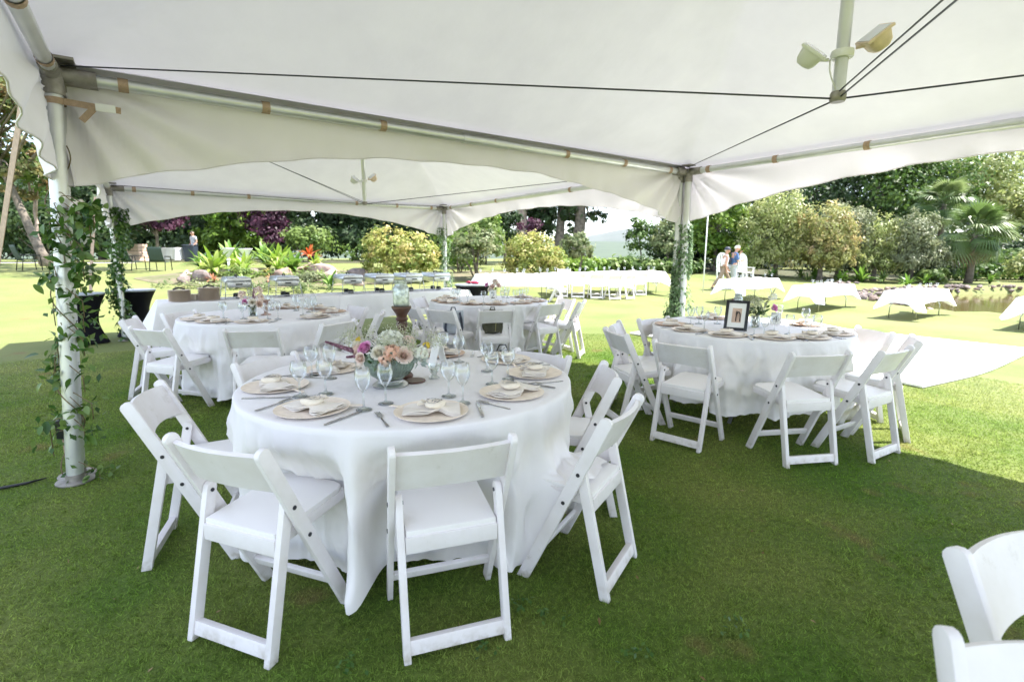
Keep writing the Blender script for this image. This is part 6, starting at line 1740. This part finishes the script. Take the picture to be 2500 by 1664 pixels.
# fan palms
leaf_obj_mat('palm_leaf', [(.07, .13, .03), (.14, .21, .06), (.25, .30, .13)])
leaf_obj_mat('palm_dead', [(.20, .15, .08), (.28, .21, .12)])
def frond_mesh(seed, matl, droop):
    rnd = random.Random(seed); mb = MB()
    sl = .62
    mb.tube([(0, 0, 0), (sl * .5, 0, .06), (sl, 0, .02)], .014, 5)
    for k in range(22):
        a = -1.75 + 3.5 * k / 21
        L = .62 * (1 - .22 * abs(a) / 1.75)
        d = Vector((math.cos(a), math.sin(a), 0)); s = Vector((-d.y, d.x, 0))
        c = Vector((sl, 0, .02)); w = .030
        p1 = c + d * L * .55 + Vector((0, 0, -.02 - .05 * droop)); p2 = c + d * L + Vector((0, 0, -.10 - .32 * droop - rnd.uniform(0, .1)))
        mb.add([c, p1 + s * w, p1 - s * w + Vector((0, 0, .012)), p2], [(0, 2, 1), (1, 2, 3)])
    return mb.mesh('frond', matl)
FR = [frond_mesh(k, M['palm_leaf'], d) for k, d in enumerate((.2, .6, 1.0))]; FD = frond_mesh(9, M['palm_dead'], 1.3)
def palm(x, y, h, r, label, seed, n=38):
    rnd = random.Random(seed)
    t = thing('fan_palm', label, 'palm tree', (x, y, Z(x, y) - .05), 0, 'fan palms beyond the pond')
    mb = MB(); mb.tube([(0, 0, 0), (.05, 0, h * .4), (.02, 0, h * .8), (0, 0, h)], [.20, .15, .15, .13], 12); mb.build('trunk', M['bark'], t, smooth=True)
    for k in range(n):
        q = k / n
        el = 1.25 - 2.1 * q
        o = put('frond', FR[min(2, int(q * 3))] if q < .93 else FD, t, (0, 0, h + .1 - .25 * q), (0, -el, rnd.uniform(0, 6.28)), r * rnd.uniform(.85, 1.1))
    return t
palm(24.0, 27.0, 2.6, 1.50, 'large fan palm at the right beyond the pond', 1, 46)
palm(26.3, 32.0, 4.5, 1.40, 'taller fan palm left of and behind the large one', 2, 40)

# rocks
M['rock'] = mat('lava_rock', (.26, .21, .19), .92, col2=(.12, .095, .085), vscale=4, bump=.8, bscale=8, bdist=.05)
M['rock_pink'] = mat('pinkish_rock', (.46, .34, .30), .92, col2=(.26, .18, .155), vscale=3.5, bump=.8, bscale=8, bdist=.05)
M['rock_brown'] = mat('brown_boulder', (.24, .17, .135), .85, col2=(.15, .11, .09), vscale=3, bump=.6, bscale=9, bdist=.04)
def rock(x, y, dz, s, seed, mtl, label, group):
    mb = MB(); mb.rock((0, 0, 0), s, seed, 3 if max(s) > .35 else 2, .12, .75)
    o = mb.build('rock', M[mtl], None, smooth='auto', auto=.9, loc=(x, y, Z(x, y) + dz)); o.rotation_euler = (0, 0, seed * 1.7)
    return tag(o, label, 'rock', group)
RG = 'rocks of the rock garden'
for q, (x, y, dz, s, m, lab) in enumerate(((-10.5, 16.6, .15, (.45, .35, .26), 'rock_pink', 'pale pinkish rock at the left tip of the rock garden'), (-9.75, 16.1, .15, (.40, .32, .30), 'rock', 'dark pitted rock left of the pink bromeliad'), (-10.15, 15.9, .10, (.28, .25, .2), 'rock', 'small grey rock at the front left of the rock garden'), (-7.75, 17.25, .26, (.42, .36, .34), 'rock_brown', 'smooth brown boulder in the middle of the rock garden'),
    (-7.6, 19.3, .26, (.75, .55, .42), 'rock_pink', 'large pinkish rock under the orange bromeliad'), (-6.9, 18.6, .22, (.60, .5, .34), 'rock_pink', 'pinkish rock right of the orange bromeliad'), (-6.3, 17.9, .16, (.5, .42, .28), 'rock_pink', 'crumbly pinkish rock at the right of the mound'), (-5.55, 18.4, .18, (.45, .36, .30), 'rock', 'dark jagged rock at the right end of the mound'), (-5.05, 18.0, .12, (.34, .3, .2), 'rock', 'small dark jagged rock left of the yellow shrub'), (-6.9, 17.2, .10, (.3, .26, .18), 'rock', 'grey rock below the pinkish mound'), (-8.75, 17.3, .2, (.36, .3, .24), 'rock', 'mossy rock between the bromeliads'),
    (-6.3, 16.9, .06, (.24, .2, .15), 'rock_brown', 'small brown rock near the feathery palm'), (-5.2, 17.2, .06, (.26, .2, .15), 'rock_pink', 'small pale rock near the feathery palm'))):
    rock(x, y, dz, s, 300 + q, m, lab, RG)
for q, (x, y, s, m, lab) in enumerate(((.1, 20.6, (.42, .32, .26), 'rock_brown', 'brown boulder in front of the wide yellow shrub'), (.7, 20.9, (.35, .3, .28), 'rock', 'dark rock right of the brown boulder'), (1.6, 21.2, (.3, .26, .2), 'rock', 'dark rock at the right of the second bed'), (-.6, 20.3, (.3, .24, .16), 'rock_brown', 'flat brown rock left of the brown boulder'), (2.6, 21.6, (.28, .22, .16), 'rock', 'small dark rock behind the chair row table, left'), (3.3, 21.8, (.34, .24, .18), 'rock_brown', 'small brown rock behind the chair row table'), (4.6, 22.4, (.34, .26, .2), 'rock', 'dark rock behind the table right of the chair row'))):
    rock(x, y, .08, s, 330 + q, m, lab, 'rocks of the second bed')
rq = random.Random(21)
PR = 'rocks edging the far pond bank'
for k in range(230):
    a = R(rq.uniform(12, 194)); e = rq.uniform(.97, 1.12)
    u, v = 7.5 * e * math.cos(a), 3.6 * e * math.sin(a)
    c, s = math.cos(R(16)), math.sin(R(16))
    x, y = 20.4 + u * c - v * s, 19.3 + u * s + v * c
    w = rq.uniform(.06, .17)
    rock(x, y, .04, (w, w * rq.uniform(.7, 1), w * rq.uniform(.5, .9)), 400 + k, rq.choice(('rock', 'rock', 'rock', 'rock_brown', 'rock_pink')), 'rough lava rock in the band edging the far side of the pond', PR)
for k in range(16):
    x = 12.0 + k * .34; y = 21.2 + .30 * k + rq.uniform(-.3, .3); w = rq.uniform(.14, .26)
    rock(x, y, .03, (w * 1.2, w, w * .7), 520 + k, 'rock', 'dark rock in the low line left of the pond, behind the lawn tables', 'rock line behind the lawn tables')
# ------------------------------------------------------------------ garlands on the tent legs
GL_COL = [(.028, .085, .014), (.06, .14, .024), (.11, .20, .035), (.17, .25, .06)]
M['vine_leaf'] = leaf_mat('vine_leaf', GL_COL, .30, .35, .5, attr=False)
M['vine_fill'] = leaf_mat('vine_fill_leaf', GL_COL, .30, .35, .5)
M['vine_small'] = leaf_mat('vine_small_leaf', GL_COL[:3], .30, .4, .4)
M['euca'] = leaf_mat('silver_eucalyptus', [(.09, .17, .07), (.18, .28, .13), (.30, .39, .24)], .25, .55, .3)
M['euca_b'] = leaf_mat('brown_eucalyptus', [(.10, .08, .05), (.13, .15, .09), (.22, .25, .18)], .25, .55, .3)
def ovate(L, w, curl, name='leaf'):
    mb = MB(); K = 4
    def f(u, v):
        ww = w * math.sin(PI * (.06 + .92 * u)) ** .8 * (1 - .25 * u)
        return ((v - .5) * ww, L * u, -curl * L * u * u + .22 * abs(v - .5) * ww)
    mb.grid(f, K, 2); return mb.mesh(name, M['vine_leaf'], smooth=True)
VL = [ovate(.066, .044, .25), ovate(.078, .048, .4), ovate(.056, .038, .15)]
ga = thing('vine_garland', 'leafy green vine garland wound round the near left tent leg', 'garland', (P1.x - .05, P1.y - .05, 0))
rnd = random.Random(8)
CLUSTERS = [(-2.61, 1.62, 10), (-2.68, 1.52, 14), (-2.62, 1.45, 16), (-2.49, 1.62, 14), (-2.42, 1.66, 16), (-2.52, 1.34, 16), (-2.51, 1.68, 10), (-2.72, 1.29, 10), (-2.68, 1.26, 14), (-2.55, 1.28, 14), (-2.73, 1.08, 3), (-2.55, 1.13, 10), (-2.56, 1.04, 10), (-2.67, 0.93, 10), (-2.58, 0.9, 10), (-2.74, 0.84, 10), (-2.77, 0.75, 8), (-2.79, 0.67, 10), (-2.61, 0.67, 6), (-2.65, 0.48, 8), (-2.58, 0.5, 4), (-2.75, 0.39, 14), (-2.86, 0.34, 10), (-2.65, 0.35, 10), (-2.72, 0.03, 6), (-2.59, 0.06, 5), (-2.86, 0.26, 2), (-2.57, 1.54, 8), (-2.45, 1.59, 14), (-2.51, 1.45, 10)]
gx, gy = ga.location.x, ga.location.y
def leg_at(z): return Vector((P1.x - .11 * (1 - z / 2.4) + .026, P1.y - .11 * (1 - z / 2.4) - .037, z))
path = []
for k in range(90):
    z = 2.02 - 1.95 * k / 89; a = k * .26
    c = leg_at(z); path.append((c.x - gx + .062 * math.cos(a), c.y - gy + .062 * math.sin(a), z))
mb = MB(); mb.tube(path, .0035, 5)
for cx, cz, n in CLUSTERS:
    c = leg_at(cz); s = Vector((c.x - gx, c.y - gy, cz + .08)); e = Vector((cx - gx, 3.02 - gy, cz))
    mb.tube([s, s.lerp(e, .5) + Vector((0, -.03, .03)), e, e + Vector((0, 0, -.10))], .0028, 5)
mb.build('stem', M['vine_stem'], ga, smooth=True)
for cx, cz, n in CLUSTERS:
    for k in range(n):
        sp = .037
        p = Vector((cx - gx + rnd.gauss(0, sp * .8), 3.02 - gy + rnd.uniform(-.08, .07), cz + rnd.gauss(0, sp * .9)))
        d = Vector((rnd.gauss(0, .6), rnd.uniform(-.9, .3), rnd.uniform(-1.1, .25)))
        o = put('leaf', rnd.choice(VL), ga, p)
        q = d.to_track_quat('Y', 'Z').to_euler(); o.rotation_euler = q; o.rotation_euler.y += rnd.uniform(-.8, .8)
        o.scale = (rnd.uniform(.7, 1.05),) * 3
rs = np.random.RandomState(12)
Pz = []
for cx, cz, n in CLUSTERS:
    Pz.append(np.stack([cx - gx + rs.normal(size=n) * .036, 3.03 - gy + rs.uniform(-.05, .09, n), cz + rs.normal(size=n) * .045], 1))
zz_ = rs.uniform(.05, 1.75, 90); aa_ = rs.uniform(0, 6.28, 90)
Pz.append(np.stack([P1.x - .11 * (1 - zz_ / 2.4) + .026 - gx + .085 * np.cos(aa_), P1.y - .11 * (1 - zz_ / 2.4) - .037 - gy + .085 * np.sin(aa_), zz_], 1)[np.cos(aa_ * 1.0 + zz_ * 5) > -.1])
Pz = np.concatenate(Pz)
Uz = rs.normal(size=Pz.shape) * .7; Uz[:, 2] -= .6
tag(put('leaves', quads_mesh('leaves', Pz, rs.normal(size=Pz.shape) + np.array([0, -.6, .3]), Uz, .014, rs.uniform(.020, .032, len(Pz)), rs.uniform(0, 1, len(Pz)), M['vine_fill'], .3), ga), kind='stuff')
def garland(name, label, foot, top, rad, n, size, matl, seed, zr, aspect=1.8, hang=.6, bulges=()):
    t = thing(name, label, 'garland', (foot[0], foot[1], 0))
    rs = np.random.RandomState(seed)
    z = rs.uniform(zr[0], zr[1], n); q = (z / 2.4)
    cx = (top[0] - foot[0]) * q; cy = (top[1] - foot[1]) * q
    a = rs.uniform(0, 6.28, n); r = rad * rs.uniform(.45, 1, n) * (.75 + .35 * np.sin(z * 9 + 2 * np.cos(a + 5 * z)))
    for bz0, bw, ba, br in bulges:
        w = np.exp(-((z - bz0) / bw) ** 2); k = w > rs.uniform(0, 1, n)
        a = np.where(k, ba + rs.normal(size=n) * .7, a); r = np.where(k, br * rs.uniform(.3, 1, n), r)
    P = np.stack([cx + r * np.cos(a), cy + r * np.sin(a), z], 1)
    N = np.stack([np.cos(a), np.sin(a), .4 + 0 * a], 1) + rs.normal(size=(n, 3)) * .5
    U = rs.normal(size=(n, 3)) * .6; U[:, 2] -= hang
    s = size * rs.uniform(.7, 1.3, n)
    tag(put('leaves', quads_mesh('leaves', P, N, U, s / aspect, s, rs.uniform(0, 1, n), M[matl], .2), t), kind='stuff')
    mb = MB(); mb.tube([((top[0] - foot[0]) * zz / 2.4 + .055 * math.cos(zz * 7), (top[1] - foot[1]) * zz / 2.4 + .055 * math.sin(zz * 7), zz) for zz in np.linspace(zr[0], zr[1], 60)], .004, 5); mb.build('stem', M['vine_stem'], t, smooth=True)
    return t
P3 = P1 + D2 * SIDE * DEEP; P4 = P2 + D2 * SIDE * DEEP
garland('vine_garland', 'leafy green garland covering the rear left tent leg beside the black cocktail table', (P3.x, P3.y), (P3.x, P3.y), .15, 1500, .036, 'vine_small', 71, (.02, 2.12), bulges=((.08, .12, .3, .32), (.75, .18, 3.0, .20), (1.9, .3, .6, .22)))
garland('eucalyptus_garland', 'silver green eucalyptus garland hanging on the paired tent legs at the right', (P2.x, P2.y), (P2.x, P2.y), .12, 4200, .028, 'euca', 72, (.05, 1.78), 2.2, 1.0, bulges=((.35, .30, -.3, .19), (.55, .22, 3.4, .18), (1.2, .25, -.2, .15), (1.62, .14, -.2, .13), (1.05, .2, 3.0, .11)))
garland('eucalyptus_garland', 'silver green eucalyptus garland on the rear middle tent leg behind the buffet', (P4.x, P4.y), (P4.x, P4.y), .12, 900, .030, 'euca', 73, (.2, 2.0), 2.0, 1.0, bulges=((1.85, .16, 3.4, .18), (.7, .3, 0, .2)))

# fittings low on the near leg
ob = thing('outlet_box', 'black outlet box with cords strapped low on the vine wrapped leg', 'outlet box', (-2.80, 3.04, .30))
mb = MB(); mb.box((0, 0, .03), (.05, .05, .12)); mb.build('box', M['black'], ob, bevel=.006)
for k in range(2):
    mb = MB(); mb.tube([(-.005 + .014 * k, 0, -.03), (-.008 + .016 * k, .004, -.15), (.0 + .012 * k, 0, -.27)], .006, 6); mb.build('cord', M['black'] if k else M['strap'], ob, smooth=True)
sl_ = thing('spot_lamp', 'small beige and white spot lamp fixed to the near leg among the vines', 'lamp', (-2.56, 3.10, 1.62))
mb = MB(); mb.lathe([(0, 0), (.045, 0), (.048, .004), (.048, .05), (.036, .075), (.02, .10), (0, .10)], 18); mb.build('housing', M['pouch'], sl_, smooth='auto', auto=.6)
mb = MB(); mb.add([(-.02, 0, -.16), (-.02, 0, -.06), (.075, 0, -.06), (-.02, .03, -.16), (-.02, .03, -.06), (.075, .03, -.06)], [(0, 2, 1), (3, 4, 5), (0, 1, 4, 3), (1, 2, 5, 4), (2, 0, 3, 5)]); mb.build('bracket', M['white'], sl_)
ec = thing('ground_cable', 'dark cable lying on the grass at the lower left edge', 'cable', (-3.078, 2.873, 0))
mb = MB(); mb.tube([(x - ec.location.x, y - ec.location.y, .016 + .003 * math.sin(9 * x)) for x, y in [(-3.116, 2.833), (-3.078, 2.873), (-2.988, 2.944), (-2.932, 3.024)]], [.010, .010, .009, .004], 7); mb.build('cord', M['black'], ec, smooth=True)

# ------------------------------------------------------------------ people
def skin_mesh(name, V, E, Rd, mtl, root=0, sub=2):
    me = bpy.data.meshes.new(name); bm = bmesh.new(); lay = bm.verts.layers.skin.verify()
    vs = [bm.verts.new(v) for v in V]
    for v, r in zip(vs, Rd): v[lay].radius = r if isinstance(r, tuple) else (r, r)
    vs[root][lay].use_root = True
    for a, b in E: bm.edges.new((vs[a], vs[b]))
    bm.to_mesh(me); bm.free()
    o = bpy.data.objects.new(name, me); COL.objects.link(o)
    o.modifiers.new('s', 'SKIN').use_smooth_shade = True
    sb = o.modifiers.new('d', 'SUBSURF'); sb.levels = sub; sb.render_levels = sub
    dg = bpy.context.evaluated_depsgraph_get(); m2 = bpy.data.meshes.new_from_object(o.evaluated_get(dg))
    bpy.data.objects.remove(o); m2.name = name
    m2.materials.clear(); m2.materials.append(mtl); m2.polygons.foreach_set('use_smooth', [True] * len(m2.polygons))
    return m2
M['skin'] = mat('skin', (.52, .30, .21), .5, spec=.3)
M['hair_white'] = mat('white_hair', (.75, .73, .70), .7, var=.1, vscale=60, bump=.4, bscale=90)
M['hair_dark'] = mat('dark_hair', (.05, .035, .025), .6, bump=.4, bscale=90)
M['top_white'] = mat('white_top', (.78, .74, .72), .85, bump=.2, bscale=14, bdist=.02)
M['shirt_blue'] = mat('blue_shirt', (.075, .16, .33), .85, col2=(.045, .10, .22), vscale=5, bump=.3, bscale=14, bdist=.02)
M['khaki'] = mat('khaki_cloth', (.28, .21, .15), .85, var=.12, vscale=6, bump=.3, bscale=14, bdist=.02)
M['pale_jean'] = mat('pale_trousers', (.46, .50, .52), .85, var=.1, vscale=6, bump=.3, bscale=14, bdist=.02)
M['cap'] = mat('dark_cap', (.035, .04, .06), .7)
M['shoe'] = mat('dark_shoe', (.05, .04, .035), .6)
def person(label, x, y, rz, J, clothes, hair, extra=None, hgt=1.0):
    """J: joint dict, figure faces local +x; near side is -y"""
    t = thing('person', label, 'person', (x, y, Z(x, y)), rz)
    V, E, Rd, ix = [], [], [], {}
    def add(n, p, r, par=None):
        ix[n] = len(V); V.append(Vector(p) * hgt); Rd.append(r if isinstance(r, tuple) else r * hgt)
        if par is not None: E.append((ix[par], ix[n]))
    add('pelvis', J['pelvis'], .115); add('waist', J['waist'], .105, 'pelvis'); add('chest', J['chest'], .125, 'waist'); add('neckb', J['neckb'], .065, 'chest'); add('neck', J['neck'], .048, 'neckb')
    h = Vector(J['head']); add('skull', h, .088, 'neck'); add('crown', h + Vector((-.015, 0, .065)), .078, 'skull')
    f = Vector(J['face']).normalized(); add('jaw', h + f * .055 + Vector((0, 0, -.055)), .046, 'skull'); add('nose', h + f * .112 + Vector((0, 0, -.012)), .014, 'skull')
    for s, sy in (('r', -1), ('l', 1)):
        add('ear' + s, h + Vector((-.01, sy * .098, -.01)), .016, 'skull')
        add('sh' + s, J['sh' + s], .056, 'chest'); add('el' + s, J['el' + s], .041, 'sh' + s); add('wr' + s, J['wr' + s], .028, 'el' + s)
        w = Vector(J['wr' + s]); e = Vector(J['el' + s]); d = (w - e).normalized(); sd = d.cross(Vector((0, 1, 0))); sd = sd.normalized() if sd.length > .1 else Vector((1, 0, 0))
        add('pm' + s, w + d * .055, .030, 'wr' + s)
        for q, (o, L) in enumerate(((-.027, .062), (-.009, .075), (.009, .070), (.027, .055))):
            add(f'fa{s}{q}', w + d * .095 + sd * o, .0095, 'pm' + s); add(f'fb{s}{q}', w + d * (.095 + L * .5) + sd * o * 1.1 + Vector((.006, 0, 0)), .0085, f'fa{s}{q}'); add(f'fc{s}{q}', w + d * (.09 + L * .95) + sd * o * 1.1 + Vector((.016, 0, 0)), .007, f'fb{s}{q}')
        add('th' + s, w + d * .045 - sd * .036, .011, 'pm' + s); add('tt' + s, w + d * .075 - sd * .052, .009, 'th' + s)
        add('hip' + s, J['hip' + s], .088, 'pelvis'); add('kn' + s, J['kn' + s], .056, 'hip' + s); add('an' + s, J['an' + s], .036, 'kn' + s); add('to' + s, J['to' + s], .034, 'an' + s)
    put('body', skin_mesh('body', V, E, Rd, M['skin']), t)
    def garment(name, names, edges, rad, mtl):
        k = {n: i for i, n in enumerate(names)}
        put(name, skin_mesh(name, [Vector(J[n] if isinstance(n, str) else n) * hgt for n in names], [(k[a], k[b]) for a, b in edges], [r * hgt for r in rad], mtl), t)
    sh, tr, sleeve = clothes
    nm = ['waist', 'pelvis', 'chest', 'neckb', 'shr', 'shl']; ed = [('waist', 'pelvis'), ('waist', 'chest'), ('chest', 'neckb'), ('chest', 'shr'), ('chest', 'shl')]; rd = [.128, .135, .146, .075, .072, .072]
    if sleeve:
        mr, ml = tuple(Vector(J['shr']).lerp(Vector(J['elr']), sleeve)), tuple(Vector(J['shl']).lerp(Vector(J['ell']), sleeve))
        nm += [mr, ml]; ed += [('shr', mr), ('shl', ml)]; rd += [.062, .062]
    garment('shirt', nm, ed, rd, sh)
    lowr, lowl = tuple(Vector(J['knr']).lerp(Vector(J['anr']), .86)), tuple(Vector(J['knl']).lerp(Vector(J['anl']), .86))
    garment('trousers', ['pelvis', 'hipr', 'hipl', 'knr', 'knl', lowr, lowl], [('pelvis', 'hipr'), ('pelvis', 'hipl'), ('hipr', 'knr'), ('hipl', 'knl'), ('knr', lowr), ('knl', lowl)], [.126, .102, .102, .074, .074, .060, .060], tr)
    for s in 'rl':
        a, b = Vector(J['an' + s]) * hgt, Vector(J['to' + s]) * hgt
        put('shoe', skin_mesh('shoe', [a + Vector((-.03, 0, -.03)), a.lerp(b, .5) + Vector((0, 0, -.01)), b + Vector((.02, 0, 0))], [(0, 1), (1, 2)], [.046, .045, .040], M['shoe']), t)
    mb = MB(); mb.rock((0, 0, 0), (.112, .100, .105), 3, 3, .10)
    hv = MB()
    vs = [Vector(v) for v in mb.v]; fs = [fc for fc in mb.f if sum(vs[i].z for i in fc) / 3 > -.03 or sum(vs[i].dot(f) for i in fc) / 3 < -.035]
    hv.add([v + (h + Vector((-.012, 0, .035))) * hgt for v in vs], fs); hv.build('hair', hair, t, smooth=True)
    hh = h * hgt
    for sy in (-1, 1):
        mb = MB(); mb.rock(tuple(hh + f * .093 + Vector((0, sy * .034, .012))), (.008, .010, .008), 1, 1, 0); mb.build('eye', M['ink'], t)
    mb = MB(); mb.box(tuple(hh + f * .097 + Vector((0, 0, -.052))), (.008, .036, .007)); mb.build('mouth', M['red_cloth'], t)
    if extra: extra(t, h, f)
    return t
JA = dict(pelvis=(0, 0, .90), waist=(.02, 0, 1.06), chest=(.05, 0, 1.24), neckb=(.07, 0, 1.36), neck=(.085, 0, 1.42), head=(.11, 0, 1.52), face=(1, -.1, -.25), shr=(.05, -.17, 1.31), shl=(.05, .17, 1.31), elr=(-.02, -.205, 1.04), ell=(.10, .20, 1.04), wrr=(.03, -.21, .80), wrl=(.22, .18, .84),
          hipr=(-.01, -.09, .84), hipl=(.01, .09, .84), knr=(-.17, -.09, .48), anr=(-.45, -.09, .14), tor=(-.36, -.09, .045), knl=(.24, .09, .48), anl=(.26, .09, .10), tol=(.40, .09, .045))
def cap_extra(t, h, f):
    mb = MB(); mb.lathe([(.114, .0), (.115, .03), (.10, .08), (.06, .115), (0, .125)], 20, tuple(h + Vector((-.012, 0, .025)))); c = mb.build('cap', M['cap'], t, smooth='auto', auto=.7)
    mb = MB(); mb.slab(lambda u, v: tuple(h + Vector((.085 + .10 * u * math.sin(PI * (.15 + .7 * v)), -.085 + .17 * v, .03 - .02 * u))), (0, 0, 1), .008, 4, 6); mb.build('brim', M['cap'], c, smooth=True)
person('person in a dark cap, white sleeveless top and khaki trousers striding right', 8.22, 20.0, R(0), JA, (M['top_white'], M['khaki'], 0), M['hair_white'], cap_extra)
JB = dict(pelvis=(0, 0, .93), waist=(.03, 0, 1.09), chest=(.02, 0, 1.28), neckb=(.06, 0, 1.41), neck=(.085, 0, 1.47), head=(.12, 0, 1.57), face=(1, -.05, -.45), shr=(.03, -.18, 1.35), shl=(.03, .18, 1.35), elr=(.06, -.23, 1.08), ell=(.10, .22, 1.09), wrr=(.25, -.12, 1.12), wrl=(.22, .04, 1.36),
          hipr=(0, -.09, .86), hipl=(0, .09, .86), knr=(.03, -.10, .47), anr=(-.01, -.10, .09), tor=(.14, -.10, .04), knl=(.06, .10, .47), anl=(.03, .10, .09), tol=(.18, .10, .04))
def bag_extra(t, h, f):
    mb = MB(); mb.rock((-.165, -.02, 1.12), (.07, .13, .15), 7, 2, .2); mb.build('waist_bag', M['cap'], t, smooth=True)
person('person with white hair and a blue shirt, hand at the chin, beside the walker', 8.80, 20.5, R(0), JB, (M['shirt_blue'], M['pale_jean'], .92), M['hair_white'], bag_extra, 1.02)
JC = dict(pelvis=(0, 0, .93), waist=(0, 0, 1.09), chest=(0, 0, 1.28), neckb=(.01, 0, 1.41), neck=(.02, 0, 1.47), head=(.04, 0, 1.57), face=(1, 0, -.1), shr=(0, -.19, 1.36), shl=(0, .19, 1.36), elr=(-.03, -.24, 1.08), ell=(-.03, .24, 1.08), wrr=(.12, -.20, .94), wrl=(.12, .20, .94),
          hipr=(0, -.09, .86), hipl=(0, .09, .86), knr=(.02, -.10, .47), anr=(-.01, -.10, .09), tor=(.13, -.10, .04), knl=(.02, .10, .47), anl=(-.01, .10, .09), tol=(.13, .10, .04))
person('person in a grey blue shirt standing behind the dark bin under the purple tree', -18.0, 29.3, R(-115), JC, (M['pack_grey'], M['cap'], .6), M['hair_dark'])

# ------------------------------------------------------------------ grass
rs = np.random.RandomState(3)
NB = 520000
d = 1.15 + 8.4 * rs.uniform(0, 1, NB) ** 1.15; a = rs.uniform(R(-66), R(64), NB)
gxx, gyy = d * np.sin(a) - .0, d * np.cos(a) - .35
# keep clear of the dance floor
q1 = (gxx - N0.x) * D1.x + (gyy - N0.y) * D1.y; q2 = (gxx - N0.x) * D2.x + (gyy - N0.y) * D2.y
keep = ~((q1 > -.03) & (q1 < 5.95) & (q2 > -.03) & (q2 < 4.33)); gxx, gyy, d = gxx[keep], gyy[keep], d[keep]
# scattered taller tufts between the short blades
nt_ = 1700; td = 1.3 + 6.5 * rs.uniform(0, 1, nt_) ** 1.1; ta = rs.uniform(R(-62), R(60), nt_)
k_ = rs.randint(0, nt_, 46000); spread = rs.uniform(.010, .04, nt_)[k_]
tx_, ty_ = (td * np.sin(ta))[k_] + rs.normal(size=len(k_)) * spread, (td * np.cos(ta) - .35)[k_] + rs.normal(size=len(k_)) * spread
tt_ = rs.uniform(.75, 1.3, nt_)[k_]
q1 = (tx_ - N0.x) * D1.x + (ty_ - N0.y) * D1.y; q2 = (tx_ - N0.x) * D2.x + (ty_ - N0.y) * D2.y
kk = ~((q1 > -.03) & (q1 < 5.95) & (q2 > -.03) & (q2 < 4.33)); tx_, ty_, tt_, dd_ = tx_[kk], ty_[kk], tt_[kk], td[k_][kk]
n0 = len(gxx)
gxx, gyy, d = np.concatenate([gxx, tx_]), np.concatenate([gyy, ty_]), np.concatenate([d, dd_])
n = len(gxx); gz = tz(gxx, gyy)
h = rs.uniform(.006, .016, n) * (1 + .35 * (d > 5)); h[n0:] *= rs.uniform(1.0, 1.6, n - n0); w = (.0013 + .00055 * d) * rs.uniform(.7, 1.2, n)
tint = rs.uniform(.72, 1.28, n); tint[n0:] *= tt_
t = rs.uniform(0, 6.28, n); lx, ly = h * rs.normal(size=n) * .7, h * rs.normal(size=n) * .7
B = np.stack([gxx, gyy, gz - .001], 1); S = np.stack([np.cos(t) * w, np.sin(t) * w, 0 * t], 1)
Vg = np.stack([B - S, B + S, B + np.stack([lx, ly, h], 1)], 1).reshape(-1, 3)
tag(put('grass', np_mesh('grass', Vg, np.arange(n * 3).reshape(n, 3), M['blade'], smooth=False, tint=tint)), 'short mown turf blades over the lawn round the tables', 'grass', None, 'stuff')
# dry leaves and little weeds lying in the turf
M['dry_leaf'] = leaf_mat('dry_leaf', [(.16, .09, .04), (.26, .17, .08), (.36, .27, .15)], .2, .7, .2)
n = 130; a = rs.uniform(R(-55), R(58), n); d = rs.uniform(1.6, 8, n); px_, py_ = d * np.sin(a), d * np.cos(a)
Pn = np.stack([px_, py_, tz(px_, py_) + .016], 1)
tag(put('dry_leaves', quads_mesh('dry_leaves', Pn, np.array([0, 0, 1.]) + rs.normal(size=(n, 3)) * .35, rs.normal(size=(n, 3)), .006, rs.uniform(.008, .02, n), rs.uniform(0, 1, n), M['dry_leaf'], .3)), 'scattered dry leaves on the turf', 'leaves', None, 'stuff')
cs = [(.05, 1.86), (.16, 1.79), (-.10, 1.62), (.85, 1.72), (-.55, 1.55), (.42, 1.60)]
Pw = np.concatenate([np.stack([x + rs.normal(size=16) * .028, y + rs.normal(size=16) * .028, np.full(16, .020)], 1) for x, y in cs])
tag(put('weeds', quads_mesh('weeds', Pw, np.array([0, 0, 1.]) + rs.normal(size=(len(Pw), 3)) * .4, rs.normal(size=(len(Pw), 3)), .007, .012, rs.uniform(0, 1, len(Pw)), M['vine_small'], .2)), 'small broad leaved weeds in the turf in front of the nearest table', 'weeds', None, 'stuff')
# ------------------------------------------------------------------ air
hz = bpy.data.materials.new('haze_air'); hz.use_nodes = True
_nt = hz.node_tree; _nt.nodes.remove(_nt.nodes['Principled BSDF'])
_pv = _nt.nodes.new('ShaderNodeVolumePrincipled'); _pv.inputs['Density'].default_value = .00004; _pv.inputs['Color'].default_value = (.80, .89, 1.0, 1); _pv.inputs['Anisotropy'].default_value = .2
_nt.links.new(_pv.outputs[0], _nt.nodes['Material Output'].inputs['Volume'])
mb = MB(); mb.box((0, 1400, 95), (7600, 5200, 250)); tag(mb.build('haze', hz), kind='stuff')
